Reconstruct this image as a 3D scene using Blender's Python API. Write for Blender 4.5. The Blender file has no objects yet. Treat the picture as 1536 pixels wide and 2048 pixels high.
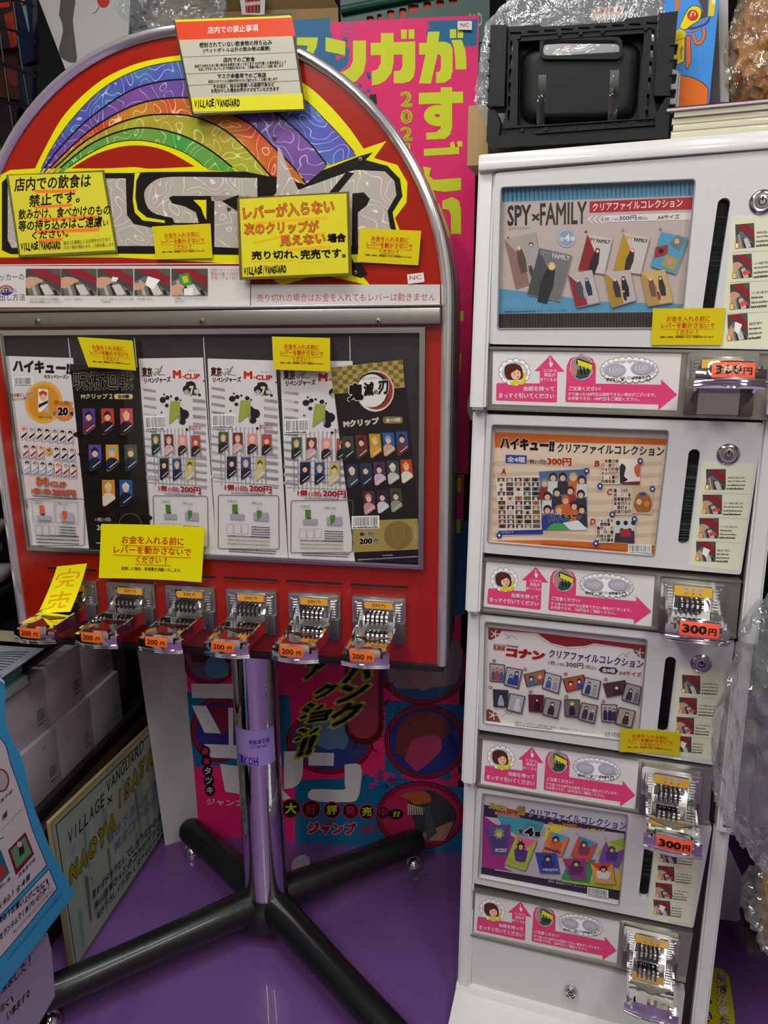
import bpy, bmesh, math, random
from mathutils import Vector, Matrix
from mathutils.geometry import tessellate_polygon
R = math.radians
random.seed(7)
SC = bpy.context.scene
COL = SC.collection

# ------------------------------------------------------------------ camera, world, lights, exposure
FPX, PIT, ROLL, EYE = 1430.8, R(13.93), R(-.363), 1.35
c_, s_ = math.cos(PIT), math.sin(PIT)
RT, DN, FW = Vector((1, 0, 0)), Vector((0, -s_, -c_)), Vector((0, c_, -s_))
RR = math.cos(ROLL)*RT - math.sin(ROLL)*DN
DR = math.sin(ROLL)*RT + math.cos(ROLL)*DN
EYEP = Vector((0, 0, EYE))
cam_d = bpy.data.cameras.new('camera')
cam = bpy.data.objects.new('camera', cam_d)
COL.objects.link(cam)
cam_d.sensor_fit = 'VERTICAL'
cam_d.sensor_height = 36
cam_d.lens = FPX/2048*36
cam_d.clip_start = .02
m = Matrix((RR, -DR, -FW)).transposed().to_4x4()
m.translation = EYEP
cam.matrix_world = m
SC.camera = cam

w = bpy.data.worlds.new('world')
SC.world = w
w.use_nodes = True
w.node_tree.nodes['Background'].inputs[0].default_value = (1, .99, .95, 1)
w.node_tree.nodes['Background'].inputs[1].default_value = .11

def lamp(name, loc, sx, sy, power, rot=(0, 0, 0), col=(1, .985, .95)):
    l = bpy.data.lights.new(name, 'AREA')
    l.shape = 'RECTANGLE'; l.size = sx; l.size_y = sy; l.energy = power; l.color = col
    o = bpy.data.objects.new(name, l)
    o.location = loc; o.rotation_euler = rot
    COL.objects.link(o)
    o['label'] = 'fluorescent ceiling light of the shop'
    o['category'] = 'light'
    return o
for i, (x, y, p) in enumerate([(-.35, .62, 23), (-.9, -.55, 35), (.75, -.45, 25), (0.1, -1.7, 26)]):
    lamp('ceiling_light', (x, y, 2.66), .16 if i else 1.15, 1.3 if i else .16, p)
SC.view_settings.view_transform = 'Standard'
SC.view_settings.look = 'None'
SC.view_settings.gamma = 1
SC.view_settings.use_curve_mapping = False
SC.view_settings.exposure = -0.4

# ------------------------------------------------------------------ helpers
def lin(h, k=1.0):
    h = h.lstrip('#')
    if len(h) == 3: h = ''.join(a*2 for a in h)
    o = []
    for i in (0, 2, 4):
        v = int(h[i:i+2], 16)/255
        v = v/12.92 if v <= .04045 else ((v+.055)/1.055)**2.4
        o.append(min(v*k, .92))
    return (*o, 1)

class Frame:
    """a vertical plane standing in the shop: x to the right along it, y away from the viewer, z up"""
    def __init__(s, o, deg):
        a = R(deg)
        s.o = Vector(o); s.x = Vector((math.cos(a), -math.sin(a), 0)); s.y = Vector((math.sin(a), math.cos(a), 0))
        s.m = Matrix.Translation(s.o) @ Matrix.Rotation(-a, 4, 'Z')
        s.k = (s.o-EYEP).dot(s.y)
    def px(s, x, y, d=0):
        r = FW + RR*((x-768)/FPX) + DR*((y-1024)/FPX)
        p = EYEP + r*((s.k+d)/r.dot(s.y)) - s.o
        return Vector((p.dot(s.x), d, p.z))
WORLD = Frame((0, 0, 0), 0)
FA = Frame((-.29625, 1.28653, 0), 9.96)      # red sticker machine
FB = Frame((.32103, 1.14297, 0), 18.46)      # white cabinet
FC = Frame((.198, 1.643, 0), 6)              # pink cardboard display
FL = Frame((-.68436, 1.2772, 0), -80.886)    # shelf on the left
FK = Frame((0, 1.9, 0), 4)                   # things on the back shelf

MATS = {}
def nodes(name):
    m = bpy.data.materials.new(name); m.use_nodes = True
    return m, m.node_tree, m.node_tree.nodes['Principled BSDF']
def mat(name, hexc='#888888', rough=.5, metal=0, bump=0, bscale=200, coat=0, var=0, spec=.5, vscale=8, bdist=.001):
    if name in MATS: return MATS[name]
    m, t, b = nodes(name)
    c = lin(hexc)
    b.inputs['Base Color'].default_value = c
    b.inputs['Roughness'].default_value = rough
    b.inputs['Metallic'].default_value = metal
    b.inputs['Coat Weight'].default_value = coat
    b.inputs['Specular IOR Level'].default_value = spec
    tc = t.nodes.new('ShaderNodeTexCoord')
    if var:
        n = t.nodes.new('ShaderNodeTexNoise'); n.inputs['Scale'].default_value = vscale; n.inputs['Detail'].default_value = 6
        t.links.new(tc.outputs['Object'], n.inputs['Vector'])
        mx = t.nodes.new('ShaderNodeMix'); mx.data_type = 'RGBA'
        mx.inputs[6].default_value = tuple(v*(1-var) for v in c[:3])+(1,)
        mx.inputs[7].default_value = tuple(min(v*(1+var), .95) for v in c[:3])+(1,)
        t.links.new(n.outputs['Fac'], mx.inputs[0]); t.links.new(mx.outputs[2], b.inputs['Base Color'])
    if bump:
        n = t.nodes.new('ShaderNodeTexNoise'); n.inputs['Scale'].default_value = bscale; n.inputs['Detail'].default_value = 3
        t.links.new(tc.outputs['Object'], n.inputs['Vector'])
        bp = t.nodes.new('ShaderNodeBump'); bp.inputs['Strength'].default_value = bump; bp.inputs['Distance'].default_value = bdist
        t.links.new(n.outputs['Fac'], bp.inputs['Height']); t.links.new(bp.outputs['Normal'], b.inputs['Normal'])
    MATS[name] = m
    return m
def colmat(name, rough=.5, coat=0, metal=0, bump=0, bscale=30, bdist=.002, spec=.2):
    if name in MATS: return MATS[name]
    m = mat(name, '#888888', rough, metal, bump, bscale, coat*.45, bdist=bdist, spec=spec)
    t = m.node_tree
    a = t.nodes.new('ShaderNodeAttribute'); a.attribute_name = 'Col'
    t.links.new(a.outputs['Color'], t.nodes['Principled BSDF'].inputs['Base Color'])
    return m
def clear(name, tint=(1, 1, 1), gloss=.06, haze=0, hazecol=(.8, .8, .8), bump=0, bscale=20, rough=.02, bdist=.01):
    if name in MATS: return MATS[name]
    m = bpy.data.materials.new(name); m.use_nodes = True
    t = m.node_tree; t.nodes.clear()
    out = t.nodes.new('ShaderNodeOutputMaterial')
    tr = t.nodes.new('ShaderNodeBsdfTransparent'); tr.inputs[0].default_value = (*tint, 1)
    gl = t.nodes.new('ShaderNodeBsdfGlossy'); gl.inputs['Roughness'].default_value = rough
    fr = t.nodes.new('ShaderNodeFresnel'); fr.inputs[0].default_value = 1.45
    mt = t.nodes.new('ShaderNodeMath'); mt.operation = 'MULTIPLY_ADD'; mt.inputs[1].default_value = 1.0; mt.inputs[2].default_value = gloss
    t.links.new(fr.outputs[0], mt.inputs[0])
    base = tr
    if haze:
        df = t.nodes.new('ShaderNodeBsdfDiffuse'); df.inputs[0].default_value = (*hazecol, 1)
        mm = t.nodes.new('ShaderNodeMixShader'); mm.inputs[0].default_value = haze
        t.links.new(tr.outputs[0], mm.inputs[1]); t.links.new(df.outputs[0], mm.inputs[2]); base = mm
    mx = t.nodes.new('ShaderNodeMixShader')
    ge = t.nodes.new('ShaderNodeNewGeometry'); bf = t.nodes.new('ShaderNodeMath'); bf.operation = 'SUBTRACT'; bf.inputs[0].default_value = 1
    t.links.new(ge.outputs['Backfacing'], bf.inputs[1])
    mk = t.nodes.new('ShaderNodeMath'); mk.operation = 'MULTIPLY'; t.links.new(mt.outputs[0], mk.inputs[0]); t.links.new(bf.outputs[0], mk.inputs[1])
    t.links.new(mk.outputs[0], mx.inputs[0]); t.links.new(base.outputs[0], mx.inputs[1]); t.links.new(gl.outputs[0], mx.inputs[2])
    t.links.new(mx.outputs[0], out.inputs[0])
    if bump:
        tc = t.nodes.new('ShaderNodeTexCoord')
        n = t.nodes.new('ShaderNodeTexNoise'); n.inputs['Scale'].default_value = bscale; n.inputs['Detail'].default_value = 4; n.inputs['Distortion'].default_value = 1.2
        t.links.new(tc.outputs['Object'], n.inputs['Vector'])
        bp = t.nodes.new('ShaderNodeBump'); bp.inputs['Strength'].default_value = bump; bp.inputs['Distance'].default_value = bdist
        t.links.new(n.outputs['Fac'], bp.inputs['Height'])
        t.links.new(bp.outputs['Normal'], gl.inputs['Normal']); t.links.new(bp.outputs['Normal'], fr.inputs['Normal'])
    MATS[name] = m
    return m

class MB:
    """collects coloured geometry and links it as one mesh object"""
    def __init__(s): s.v = []; s.f = []; s.c = []
    def add(s, vs, fs, col='#cccccc'):
        n = len(s.v); c = lin(col) if isinstance(col, str) else col
        s.v += [tuple(v) for v in vs]; s.c += [c]*len(vs)
        s.f += [tuple(i+n for i in f) for f in fs]
        return s
    def bm(s, bm, col='#cccccc', M=None):
        bm.verts.index_update()
        s.add([(M @ v.co) if M else v.co for v in bm.verts], [[v.index for v in f.verts] for f in bm.faces], col); bm.free()
        return s
    def box(s, x0, x1, y0, y1, z0, z1, col='#cccccc', bev=0, M=None, seg=2):
        bm = bmesh.new(); bmesh.ops.create_cube(bm, size=1)
        for v in bm.verts:
            v.co = Vector(((x0+x1)/2+v.co.x*(x1-x0), (y0+y1)/2+v.co.y*(y1-y0), (z0+z1)/2+v.co.z*(z1-z0)))
        if bev: bmesh.ops.bevel(bm, geom=bm.edges[:], offset=bev, segments=seg, profile=.6, affect='EDGES')
        return s.bm(bm, col, M)
    def cyl(s, a, b, r, r2=None, n=24, col='#cccccc', caps=True):
        a, b = Vector(a), Vector(b); r2 = r if r2 is None else r2
        q = (b-a).to_track_quat('Z', 'Y'); vs = []
        for p, rr in ((a, r), (b, r2)):
            vs += [p + q @ Vector((math.cos(2*math.pi*i/n)*rr, math.sin(2*math.pi*i/n)*rr, 0)) for i in range(n)]
        fs = [(i, (i+1) % n, n+(i+1) % n, n+i) for i in range(n)]
        if caps: fs += [tuple(range(n))[::-1], tuple(range(n, 2*n))]
        return s.add(vs, fs, col)
    def lathe(s, a, axis, prof, n=24, col='#cccccc'):
        a = Vector(a); q = Vector(axis).to_track_quat('Z', 'Y'); vs = []; fs = []
        for r, h in prof:
            vs += [a + q @ Vector((math.cos(2*math.pi*i/n)*r, math.sin(2*math.pi*i/n)*r, h)) for i in range(n)]
        for j in range(len(prof)-1):
            fs += [(j*n+i, j*n+(i+1) % n, (j+1)*n+(i+1) % n, (j+1)*n+i) for i in range(n)]
        fs += [tuple(range(n))[::-1], tuple(range((len(prof)-1)*n, len(prof)*n))]
        return s.add(vs, fs, col)
    def tube(s, pts, r, n=10, col='#cccccc', closed=False):
        pts = [Vector(p) for p in pts]; rs = r if isinstance(r, list) else [r]*len(pts)
        vs = []; m = len(pts); up = None
        for i, p in enumerate(pts):
            a = pts[i-1] if (i or closed) else p; b = pts[(i+1) % m] if (i < m-1 or closed) else p
            d = (b-a).normalized()
            if up is None: up = d.orthogonal().normalized()
            up = (up - d*up.dot(d)).normalized(); sd = d.cross(up)
            vs += [p + (up*math.cos(2*math.pi*k/n)+sd*math.sin(2*math.pi*k/n))*rs[i] for k in range(n)]
        fs = []
        for j in range(m if closed else m-1):
            jj = (j+1) % m
            fs += [(j*n+k, j*n+(k+1) % n, jj*n+(k+1) % n, jj*n+k) for k in range(n)]
        if not closed: fs += [tuple(range(n))[::-1], tuple(range((m-1)*n, m*n))]
        return s.add(vs, fs, col)
    def plate(s, outer, holes, y0, y1, col='#cccccc', M=None):
        """flat plate in the x-z plane (outline and holes as (x, z) lists) between y0 (front) and y1 (back)"""
        loops = [outer]+list(holes)
        pl = [[Vector((a, b, 0)) for a, b in l] for l in loops]
        tri = tessellate_polygon(pl); flat = [p for l in loops for p in l]; n = len(flat)
        vs = [(a, y0, b) for a, b in flat]+[(a, y1, b) for a, b in flat]
        fs = [t for t in tri]+[(c+n, b+n, a+n) for a, b, c in tri]
        i0 = 0
        for l in loops:
            k = len(l)
            fs += [(i0+i, i0+(i+1) % k, n+i0+(i+1) % k, n+i0+i) for i in range(k)]; i0 += k
        if M: vs = [M @ Vector(v) for v in vs]
        return s.add(vs, fs, col)
    def mesh(s, name, smooth=True):
        me = bpy.data.meshes.new(name); me.from_pydata(s.v, [], s.f)
        a = me.color_attributes.new('Col', 'FLOAT_COLOR', 'POINT')
        a.data.foreach_set('color', [x for c in s.c for x in c])
        if smooth:
            me.polygons.foreach_set('use_smooth', [True]*len(me.polygons)); me.set_sharp_from_angle(angle=R(32))
        me.update()
        return me
def fixn(me):
    b = bmesh.new(); b.from_mesh(me); bmesh.ops.recalc_face_normals(b, faces=b.faces); b.to_mesh(me); b.free()
def part(name, mb, material, parent, M=None, label=None, fix=True, smooth=True):
    me = mb.mesh(name, smooth); me.materials.append(material)
    if fix: fixn(me)
    o = bpy.data.objects.new(name, me); COL.objects.link(o); o.parent = parent
    if M is not None: o.matrix_local = M
    if label: o['label'] = label
    return o
def thing(name, fr, label, cat, group=None, at=(0, 0, 0), rot=0):
    o = bpy.data.objects.new(name, None); o.empty_display_size = .05; COL.objects.link(o)
    o.matrix_world = fr.m @ Matrix.Translation(at) @ Matrix.Rotation(rot, 4, 'Z')
    o['label'] = label; o['category'] = cat
    if group: o['group'] = group
    return o
def solo(name, mb, material, fr, label=None, cat=None, group=None, kind=None, fix=True, smooth=True):
    """a top-level thing that is one mesh; its origin goes to the middle of its foot"""
    xs, ys, zs = zip(*mb.v); c = Vector(((min(xs)+max(xs))/2, (min(ys)+max(ys))/2, min(zs)))
    mb.v = [tuple(Vector(v)-c) for v in mb.v]
    me = mb.mesh(name, smooth); me.materials.append(material)
    if fix: fixn(me)
    o = bpy.data.objects.new(name, me); COL.objects.link(o); o.matrix_world = fr.m @ Matrix.Translation(c)
    if label: o['label'] = label
    if cat: o['category'] = cat
    if group: o['group'] = group
    if kind: o['kind'] = kind
    return o

# ---- flat print: painter's-order coloured shapes lying on a sheet
_tc = {}
def glyphs(s, bold=0):
    """flat triangles of a string in em units; bold adds a stroke of that half width round every outline"""
    k = (s, bold)
    if k not in _tc:
        if bold == 0:
            c = bpy.data.curves.new('t', 'FONT'); c.body = s; c.resolution_u = 2
            o = bpy.data.objects.new('t', c); me = bpy.data.meshes.new_from_object(o)
            vs = [(v.co.x, v.co.y) for v in me.vertices]; fs = [tuple(p.vertices) for p in me.polygons]
            bpy.data.objects.remove(o); bpy.data.curves.remove(c); bpy.data.meshes.remove(me)
            x0 = min(v[0] for v in vs); y0 = min(v[1] for v in vs); w_ = max(v[0] for v in vs)-x0; h = max(max(v[1] for v in vs)-y0, 1e-6)
            _tc[k] = ([((x-x0)/w_, (y-y0)/h) for x, y in vs], fs, w_, h)
        else:
            vs, fs, w_, h = glyphs(s, 0); pts = [(x*w_, y*h) for x, y in vs]; cnt = {}
            # merge equal corners so that only true outline edges are left
            key = {}; idx = [key.setdefault((round(x, 4), round(y, 4)), i) for i, (x, y) in enumerate(pts)]
            for f in fs:
                for i in range(len(f)):
                    a_, b_ = idx[f[i]], idx[f[(i+1) % len(f)]]
                    if a_ != b_: e = (min(a_, b_), max(a_, b_)); cnt[e] = cnt.get(e, 0)+1
            nv = list(pts); nf = list(fs)
            for (a_, b_), n_ in cnt.items():
                if n_ != 1: continue
                (ax, ay), (bx, by) = pts[a_], pts[b_]; dx, dy = bx-ax, by-ay; L = math.hypot(dx, dy)
                if L < 1e-6: continue
                dx, dy = dx/L*bold, dy/L*bold; i0 = len(nv); q = .45
                nv += [(ax-dx*q-dy, ay-dy*q+dx), (bx+dx*q-dy, by+dy*q+dx), (bx+dx*q+dy, by+dy*q-dx), (ax-dx*q+dy, ay-dy*q-dx)]; nf.append((i0+3, i0+2, i0+1, i0))
            x0, y0 = -bold, -bold; W, H = w_+2*bold, h+2*bold
            _tc[k] = ([((x-x0)/W, (y-y0)/H) for x, y in nv], nf, W, H, len(vs))
    return _tc[k]
def Z(ox, oy, s): return lambda x, y: (ox+x/s, oy+y/s)
def homog(src, dst):
    import numpy as np
    A = []; b = []
    for (x, y), (u, v) in zip(src, dst):
        A += [[x, y, 1, 0, 0, 0, -u*x, -u*y], [0, 0, 0, x, y, 1, -v*x, -v*y]]; b += [u, v]
    h = [float(q) for q in np.linalg.solve(np.array(A, float), np.array(b, float))]
    def f(x, y):
        w_ = h[6]*x+h[7]*y+1
        return ((h[0]*x+h[1]*y+h[2])/w_, (h[3]*x+h[4]*y+h[5])/w_)
    return f
def smooth(pts, n=6):
    o = []; P = [pts[0]]+list(pts)+[pts[-1]]
    for i in range(1, len(P)-2):
        a, b, c, d = P[i-1:i+3]
        for k in range(n):
            t = k/n
            o.append(tuple(.5*(2*b[j]+(c[j]-a[j])*t+(2*a[j]-5*b[j]+4*c[j]-d[j])*t*t+(3*b[j]-a[j]-3*c[j]+d[j])*t**3) for j in (0, 1)))
    o.append(tuple(pts[-1]))
    return o
def rr(x0, y0, x1, y1, r, n=4):
    o = []
    for cx, cy, a in ((x1-r, y1-r, 0), (x0+r, y1-r, 90), (x0+r, y0+r, 180), (x1-r, y0+r, 270)):
        o += [(cx+r*math.cos(R(a+90*i/n)), cy+r*math.sin(R(a+90*i/n))) for i in range(n+1)]
    return o
class Sheet(MB):
    EPS = 2.2e-5
    def __init__(s, fr, d=0, tr=None, curl=None, loc=None):
        super().__init__(); s.fr = fr; s.d = d; s.tr = tr; s.lv = 0; s.hold = False; s.curl = curl; s.loc = loc; s.ys = -1 if loc else 1
    def P(s, x, y):
        if s.loc: p = Vector(s.loc(x, y))
        else:
            if s.tr: x, y = s.tr(x, y)
            p = s.fr.px(x, y, s.d)
        if s.curl: p.y -= s.curl(p.x, p.z)
        p.y -= s.lv*s.EPS
        return p
    def up(s):
        if not s.hold: s.lv += 1
    def poly(s, pts, col):
        s.up(); tri = tessellate_polygon([[Vector((a, b, 0)) for a, b in pts]])
        return s.add([s.P(*p) for p in pts], tri, col)
    def quad(s, p, col, n=1):
        s.up(); vs = []
        for j in range(n+1):
            for i in range(n+1):
                u, v = i/n, j/n
                x = (p[0][0]*(1-u)+p[1][0]*u)*(1-v)+(p[3][0]*(1-u)+p[2][0]*u)*v
                y = (p[0][1]*(1-u)+p[1][1]*u)*(1-v)+(p[3][1]*(1-u)+p[2][1]*u)*v
                vs.append(s.P(x, y))
        return s.add(vs, [(j*(n+1)+i, j*(n+1)+i+1, (j+1)*(n+1)+i+1, (j+1)*(n+1)+i) for j in range(n) for i in range(n)], col)
    def rect(s, x0, y0, x1, y1, col, n=1): return s.quad([(x0, y0), (x1, y0), (x1, y1), (x0, y1)], col, n)
    def rrect(s, x0, y0, x1, y1, r, col): return s.poly(rr(x0, y0, x1, y1, r), col)
    def circ(s, cx, cy, rx, ry=None, col='#fff', n=20):
        ry = ry or rx; return s.poly([(cx+rx*math.cos(2*math.pi*i/n), cy+ry*math.sin(2*math.pi*i/n)) for i in range(n)], col)
    def line(s, pts, w, col, closed=False):
        s.up(); m = len(pts); L = []
        for i, p in enumerate(pts):
            a = pts[i-1] if (i or closed) else p; b = pts[(i+1) % m] if (i < m-1 or closed) else p
            d1 = Vector((p[0]-a[0], p[1]-a[1])); d2 = Vector((b[0]-p[0], b[1]-p[1]))
            if d1.length < 1e-9: d1 = d2
            if d2.length < 1e-9: d2 = d1
            d1.normalize(); d2.normalize(); t = d1+d2
            if t.length < .2: t = d2
            t.normalize(); nn = Vector((-t.y, t.x)); k = w/2/max(.5, abs(nn.dot(Vector((-d2.y, d2.x)))))
            L.append((p[0]+nn.x*k, p[1]+nn.y*k)); L.append((p[0]-nn.x*k, p[1]-nn.y*k))
        fs = [(2*i, 2*i+1, 2*((i+1) % m)+1, 2*((i+1) % m)) for i in range(m if closed else m-1)]
        return s.add([s.P(*p) for p in L], fs, col)
    def ring(s, cx, cy, rx, ry, w, col, n=28):
        return s.line([(cx+rx*math.cos(2*math.pi*i/n), cy+ry*math.sin(2*math.pi*i/n)) for i in range(n)], w, col, True)
    def T(s, t, x0, y0, x1, y1, h, col='#111', b=0, oc=None, ow=.05, rot=False, lean=0):
        """text whose box runs from its bottom left (x0, y0) to its bottom right (x1, y1), h high"""
        for q in ([(oc, b+ow)] if oc else [])+[(col, b)]:
            vs, fs, gw, gh = glyphs(t, round(q[1], 3))[:4]; s.up()
            g0 = glyphs(t, round(b, 3)); e = (q[1]-b)
            ax, ay = x1-x0, y1-y0; L = math.hypot(ax, ay)
            ux, uy = (ay/L*h, -ax/L*h) if rot else (0, -h*s.ys)
            ux += lean*h
            eu = e/g0[2]; ev = e/g0[3]
            A, B_, C_ = s.P(x0-ax*eu-ux*ev, y0-ay*eu-uy*ev), s.P(x1+ax*eu-ux*ev, y1+ay*eu-uy*ev), s.P(x0-ax*eu+ux*(1+ev), y0-ay*eu+uy*(1+ev))
            if s.curl: A.y = B_.y = C_.y = s.d-s.lv*s.EPS
            U, V = B_-A, C_-A
            if s.loc:
                bx, by = x0-ax*eu-ux*ev, y0-ay*eu-uy*ev
                pts = [s.P(bx+ax*(1+2*eu)*u+ux*(1+2*ev)*v, by+ay*(1+2*eu)*u+uy*(1+2*ev)*v) for u, v in vs]
            else: pts = [A+U*u+V*v for u, v in vs]
            if s.curl:
                for p in pts: p.y -= s.curl(p.x, p.z)
            s.add(pts, fs, q[0]); s.up()
        return s
    def tiny(s, x0, y0, x1, y1, h, col='#333', seed=1):
        rn = random.Random(seed+int(x0*7+y0*13)); u = 0; L = math.hypot(x1-x0, y1-y0); s.up(); st = s.hold; s.hold = True
        while u < L-h*.4:
            w_ = h*rn.uniform(.5, .95); a = u/L; b = min(1, (u+w_)/L); k = rn.uniform(.7, 1)
            s.quad([(x0+(x1-x0)*a, y0+(y1-y0)*a-h*k), (x0+(x1-x0)*b, y0+(y1-y0)*b-h*k), (x0+(x1-x0)*b, y0+(y1-y0)*b-h*.12), (x0+(x1-x0)*a, y0+(y1-y0)*a-h*.12)], col)
            u += w_+h*rn.uniform(.12, .3)
        s.hold = st; return s
    def bars(s, x0, y0, x1, y1, col='#111', seed=3, sl=0, bg='#f2f2ee'):
        """bar code between two corners; sl shifts y along the width"""
        w_ = x1-x0; h = y1-y0
        if bg: s.quad([(x0-w_*.05, y0-h*.12), (x1+w_*.05, y0-h*.12+sl), (x1+w_*.05, y1+h*.3+sl), (x0-w_*.05, y1+h*.3)], bg)
        rn = random.Random(seed); u = 0; s.up(); st = s.hold; s.hold = True
        while u < 1:
            b = rn.choice((.012, .02, .03)); a0, a1 = u, min(1, u+b)
            s.quad([(x0+w_*a0, y0+sl*a0), (x0+w_*a1, y0+sl*a1), (x0+w_*a1, y1+sl*a1), (x0+w_*a0, y1+sl*a0)], col)
            u += b+rn.choice((.012, .02, .028))
        s.hold = st; s.tiny(x0, y1+h*.26+0, x1, y1+h*.26+sl, abs(h)*.2, col, seed); return s
    def back(s, pts, t=.0008, col='#dddddd', n=1):
        """the sheet itself: front and rear face plus edges"""
        i0 = len(s.v); s.quad(pts, col, n); k = (n+1)**2
        fr_ = s.v[i0:i0+k]; s.add([(a, b+t, c) for a, b, c in fr_], [tuple(i for i in f)[::-1] for f in [(j*(n+1)+i, j*(n+1)+i+1, (j+1)*(n+1)+i+1, (j+1)*(n+1)+i) for j in range(n) for i in range(n)]], col)
        rim = [i for i in range(n)]+[n+(n+1)*j for j in range(n)]+[(n+1)*n+n-i for i in range(n)]+[(n+1)*(n-j) for j in range(n)]
        m_ = len(rim); s.f += [(i0+rim[q], i0+rim[(q+1) % m_], i0+k+rim[(q+1) % m_], i0+k+rim[q]) for q in range(m_)]
        return s
PRINT = colmat('printed_paper', .45, coat=.15)
LAMI = colmat('laminated_print', .35, coat=.6, bump=.25, bscale=14, bdist=.003)
PAINTED = colmat('moulded_colour', .5)
CHROME = mat('chrome', '#e8e8ea', .06, 1, bump=.12, bscale=26, bdist=.004)
STEEL = mat('brushed_steel', '#aaa9a4', .34, 1, bump=.05, bscale=300)
GLASS = clear('clear_pane', gloss=.012)
WHITEP = mat('white_enamel', '#dcdcda', .22, 0, bump=.12, bscale=120, coat=.4, bdist=.0006)
REDP = mat('red_enamel', '#981b08', .22, 0, coat=.35, bump=.05, bscale=20)
BLACKP = mat('black_plastic', '#1b1c1d', .42)
# ------------------------------------------------------------------ the room
def struct(name, mb, material):
    o = solo(name, mb, material, WORLD, kind='structure'); return o
FLOORM = mat('purple_vinyl', '#694580', .38, var=.12, vscale=3, bump=.15, bscale=350, bdist=.0005, coat=.15)
struct('floor', MB().box(-2.2, 2.4, -2.4, 2.55, -.05, 0), FLOORM)
WALLM = mat('wall_paint', '#b5aea6', .8, var=.25, vscale=2)
DARKW = mat('dark_wall_paint', '#1c1a1b', .8, var=.1)
struct('wall_back', MB().box(-2.2, 2.4, 2.55, 2.62, 0, 2.75), DARKW)
struct('wall_left', MB().box(-2.27, -2.2, -2.4, 2.62, 0, 2.75), WALLM)
struct('wall_right', MB().box(2.4, 2.47, -2.4, 2.62, 0, 2.75), WALLM)
struct('wall_front', MB().box(-2.27, 2.47, -2.47, -2.4, 0, 2.75), WALLM)
struct('ceiling', MB().box(-2.27, 2.47, -2.47, 2.62, 2.75, 2.8), mat('ceiling_tile', '#b5b2ac', .9))

# ------------------------------------------------------------------ red sticker vending machine on a pole
mach = thing('sticker_machine', FA, 'tall red vending machine with arched rainbow sign and six coin levers, on a chrome pole', 'vending machine')
cx, cr, zs = -.02, .435, 1.395
def arch(r, n=48, z0=.757): return [(cx-r, z0)]+[(cx-r*math.cos(math.pi*i/n), zs+r*math.sin(math.pi*i/n)) for i in range(n+1)]+[(cx+r, z0)]
DEP = .2
part('case', MB().plate(arch(cr-.004), [], 0, DEP), REDP, mach)
def rimprof():
    mb = MB(); out = arch(cr-.008); n = len(out); prof = [(-.008, .004), (-.008, -.003), (-.004, -.009), (-.001, -.0105), (.002, -.009), (.005, -.0085), (.008, -.004), (.009, .012), (.0075, .016), (.009, .022), (.009, DEP-.005), (.006, DEP), (-.006, DEP)]
    vs = []; k = len(prof)
    for i, p in enumerate(out):
        a = out[max(i-1, 0)]; b = out[min(i+1, n-1)]
        t = Vector((b[0]-a[0], b[1]-a[1])).normalized(); nn = Vector((-t.y, t.x))
        vs += [(p[0]+nn.x*q, y, p[1]+nn.y*q) for q, y in prof]
    mb.add(vs, [(j*k+i, j*k+(i+1) % k, (j+1)*k+(i+1) % k, (j+1)*k+i) for j in range(n-1) for i in range(k)]+[tuple(range(k)), tuple(range((n-1)*k, n*k))])
    return mb
part('chrome_rim', rimprof(), mat('rim_aluminium', '#f0f0ee', .16, .8), mach)
part('bottom_rail', MB().box(cx-cr+.004, cx+cr-.004, -.004, DEP, .743, .7568, bev=.002), BLACKP, mach)
# --- sign
S = Sheet(FA, -.0015)
a0 = arch(cr-.018, z0=1.40)
S.add([(a, -.0012, b) for a, b in a0], tessellate_polygon([[Vector((a, b, 0)) for a, b in a0]]), '#981c0a')
YEL, BLK, SIL = '#d9d400', '#17140f', '#b2aa9f'
B0 = smooth([(78, 345), (105, 292), (143, 238), (200, 180), (262, 144), (330, 125), (400, 121), (470, 131), (540, 155), (603, 193), (655, 243), (692, 283), (714, 310)])
Yo = smooth([(68, 342), (88, 300), (130, 228), (195, 166), (260, 132), (325, 115.6), (400, 108), (480, 115), (550, 138), (612, 170), (655, 207), (697, 254), (727, 297)])
b1 = smooth([(84, 345), (114, 303), (163, 251), (212, 212), (260, 182), (309, 166), (368, 159), (430, 165), (500, 190), (553, 227), (591, 258), (628, 296), (655, 332)])
b2 = smooth([(92, 345), (130, 306), (179, 262), (228, 230), (277, 208), (325, 198), (378, 196), (420, 207), (462, 227), (503, 250), (545, 292), (585, 332), (612, 368)])
b3 = smooth([(100, 345), (125, 322), (163, 288), (212, 258), (260, 239), (309, 229.5), (374, 231), (423, 246), (460, 268), (499, 304), (541, 352)])
b4 = smooth([(112, 345), (137, 322), (179, 290), (228, 267), (277, 256), (325, 260), (374, 275), (423, 302), (472, 341)])
b5 = smooth([(126, 345), (153, 325), (189, 303), (228, 286.5), (277, 281.6), (325, 290), (374, 309), (417, 341)])
S.poly(Yo+B0[::-1], YEL)
S.poly([(70, 345)]+B0+[(714, 345)], BLK)
S.poly(b5+[(126, 348)], YEL)
lens = smooth([(140, 338), (195, 307), (260, 291), (325, 299), (390, 333)])
S.poly(smooth([(140, 338), (195, 307), (260, 291), (325, 299), (390, 333)])+[(375, 337)], '#981c0a')
# yellow outline round the lettering
S.poly([(-2, 352), (20, 340), (68, 337), (210, 337), (270, 334), (300, 338), (395, 333), (520, 337), (532, 350), (541, 250), (549, 246), (560, 268), (610, 350), (720, 300), (773, 282), (748, 316), (795, 330), (815, 365), (813, 405), (790, 436), (800, 462), (835, 500), (780, 527), (700, 525), (742, 572), (640, 548), (560, 572), (520, 530), (240, 515), (8, 515), (-2, 515)], YEL)
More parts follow.
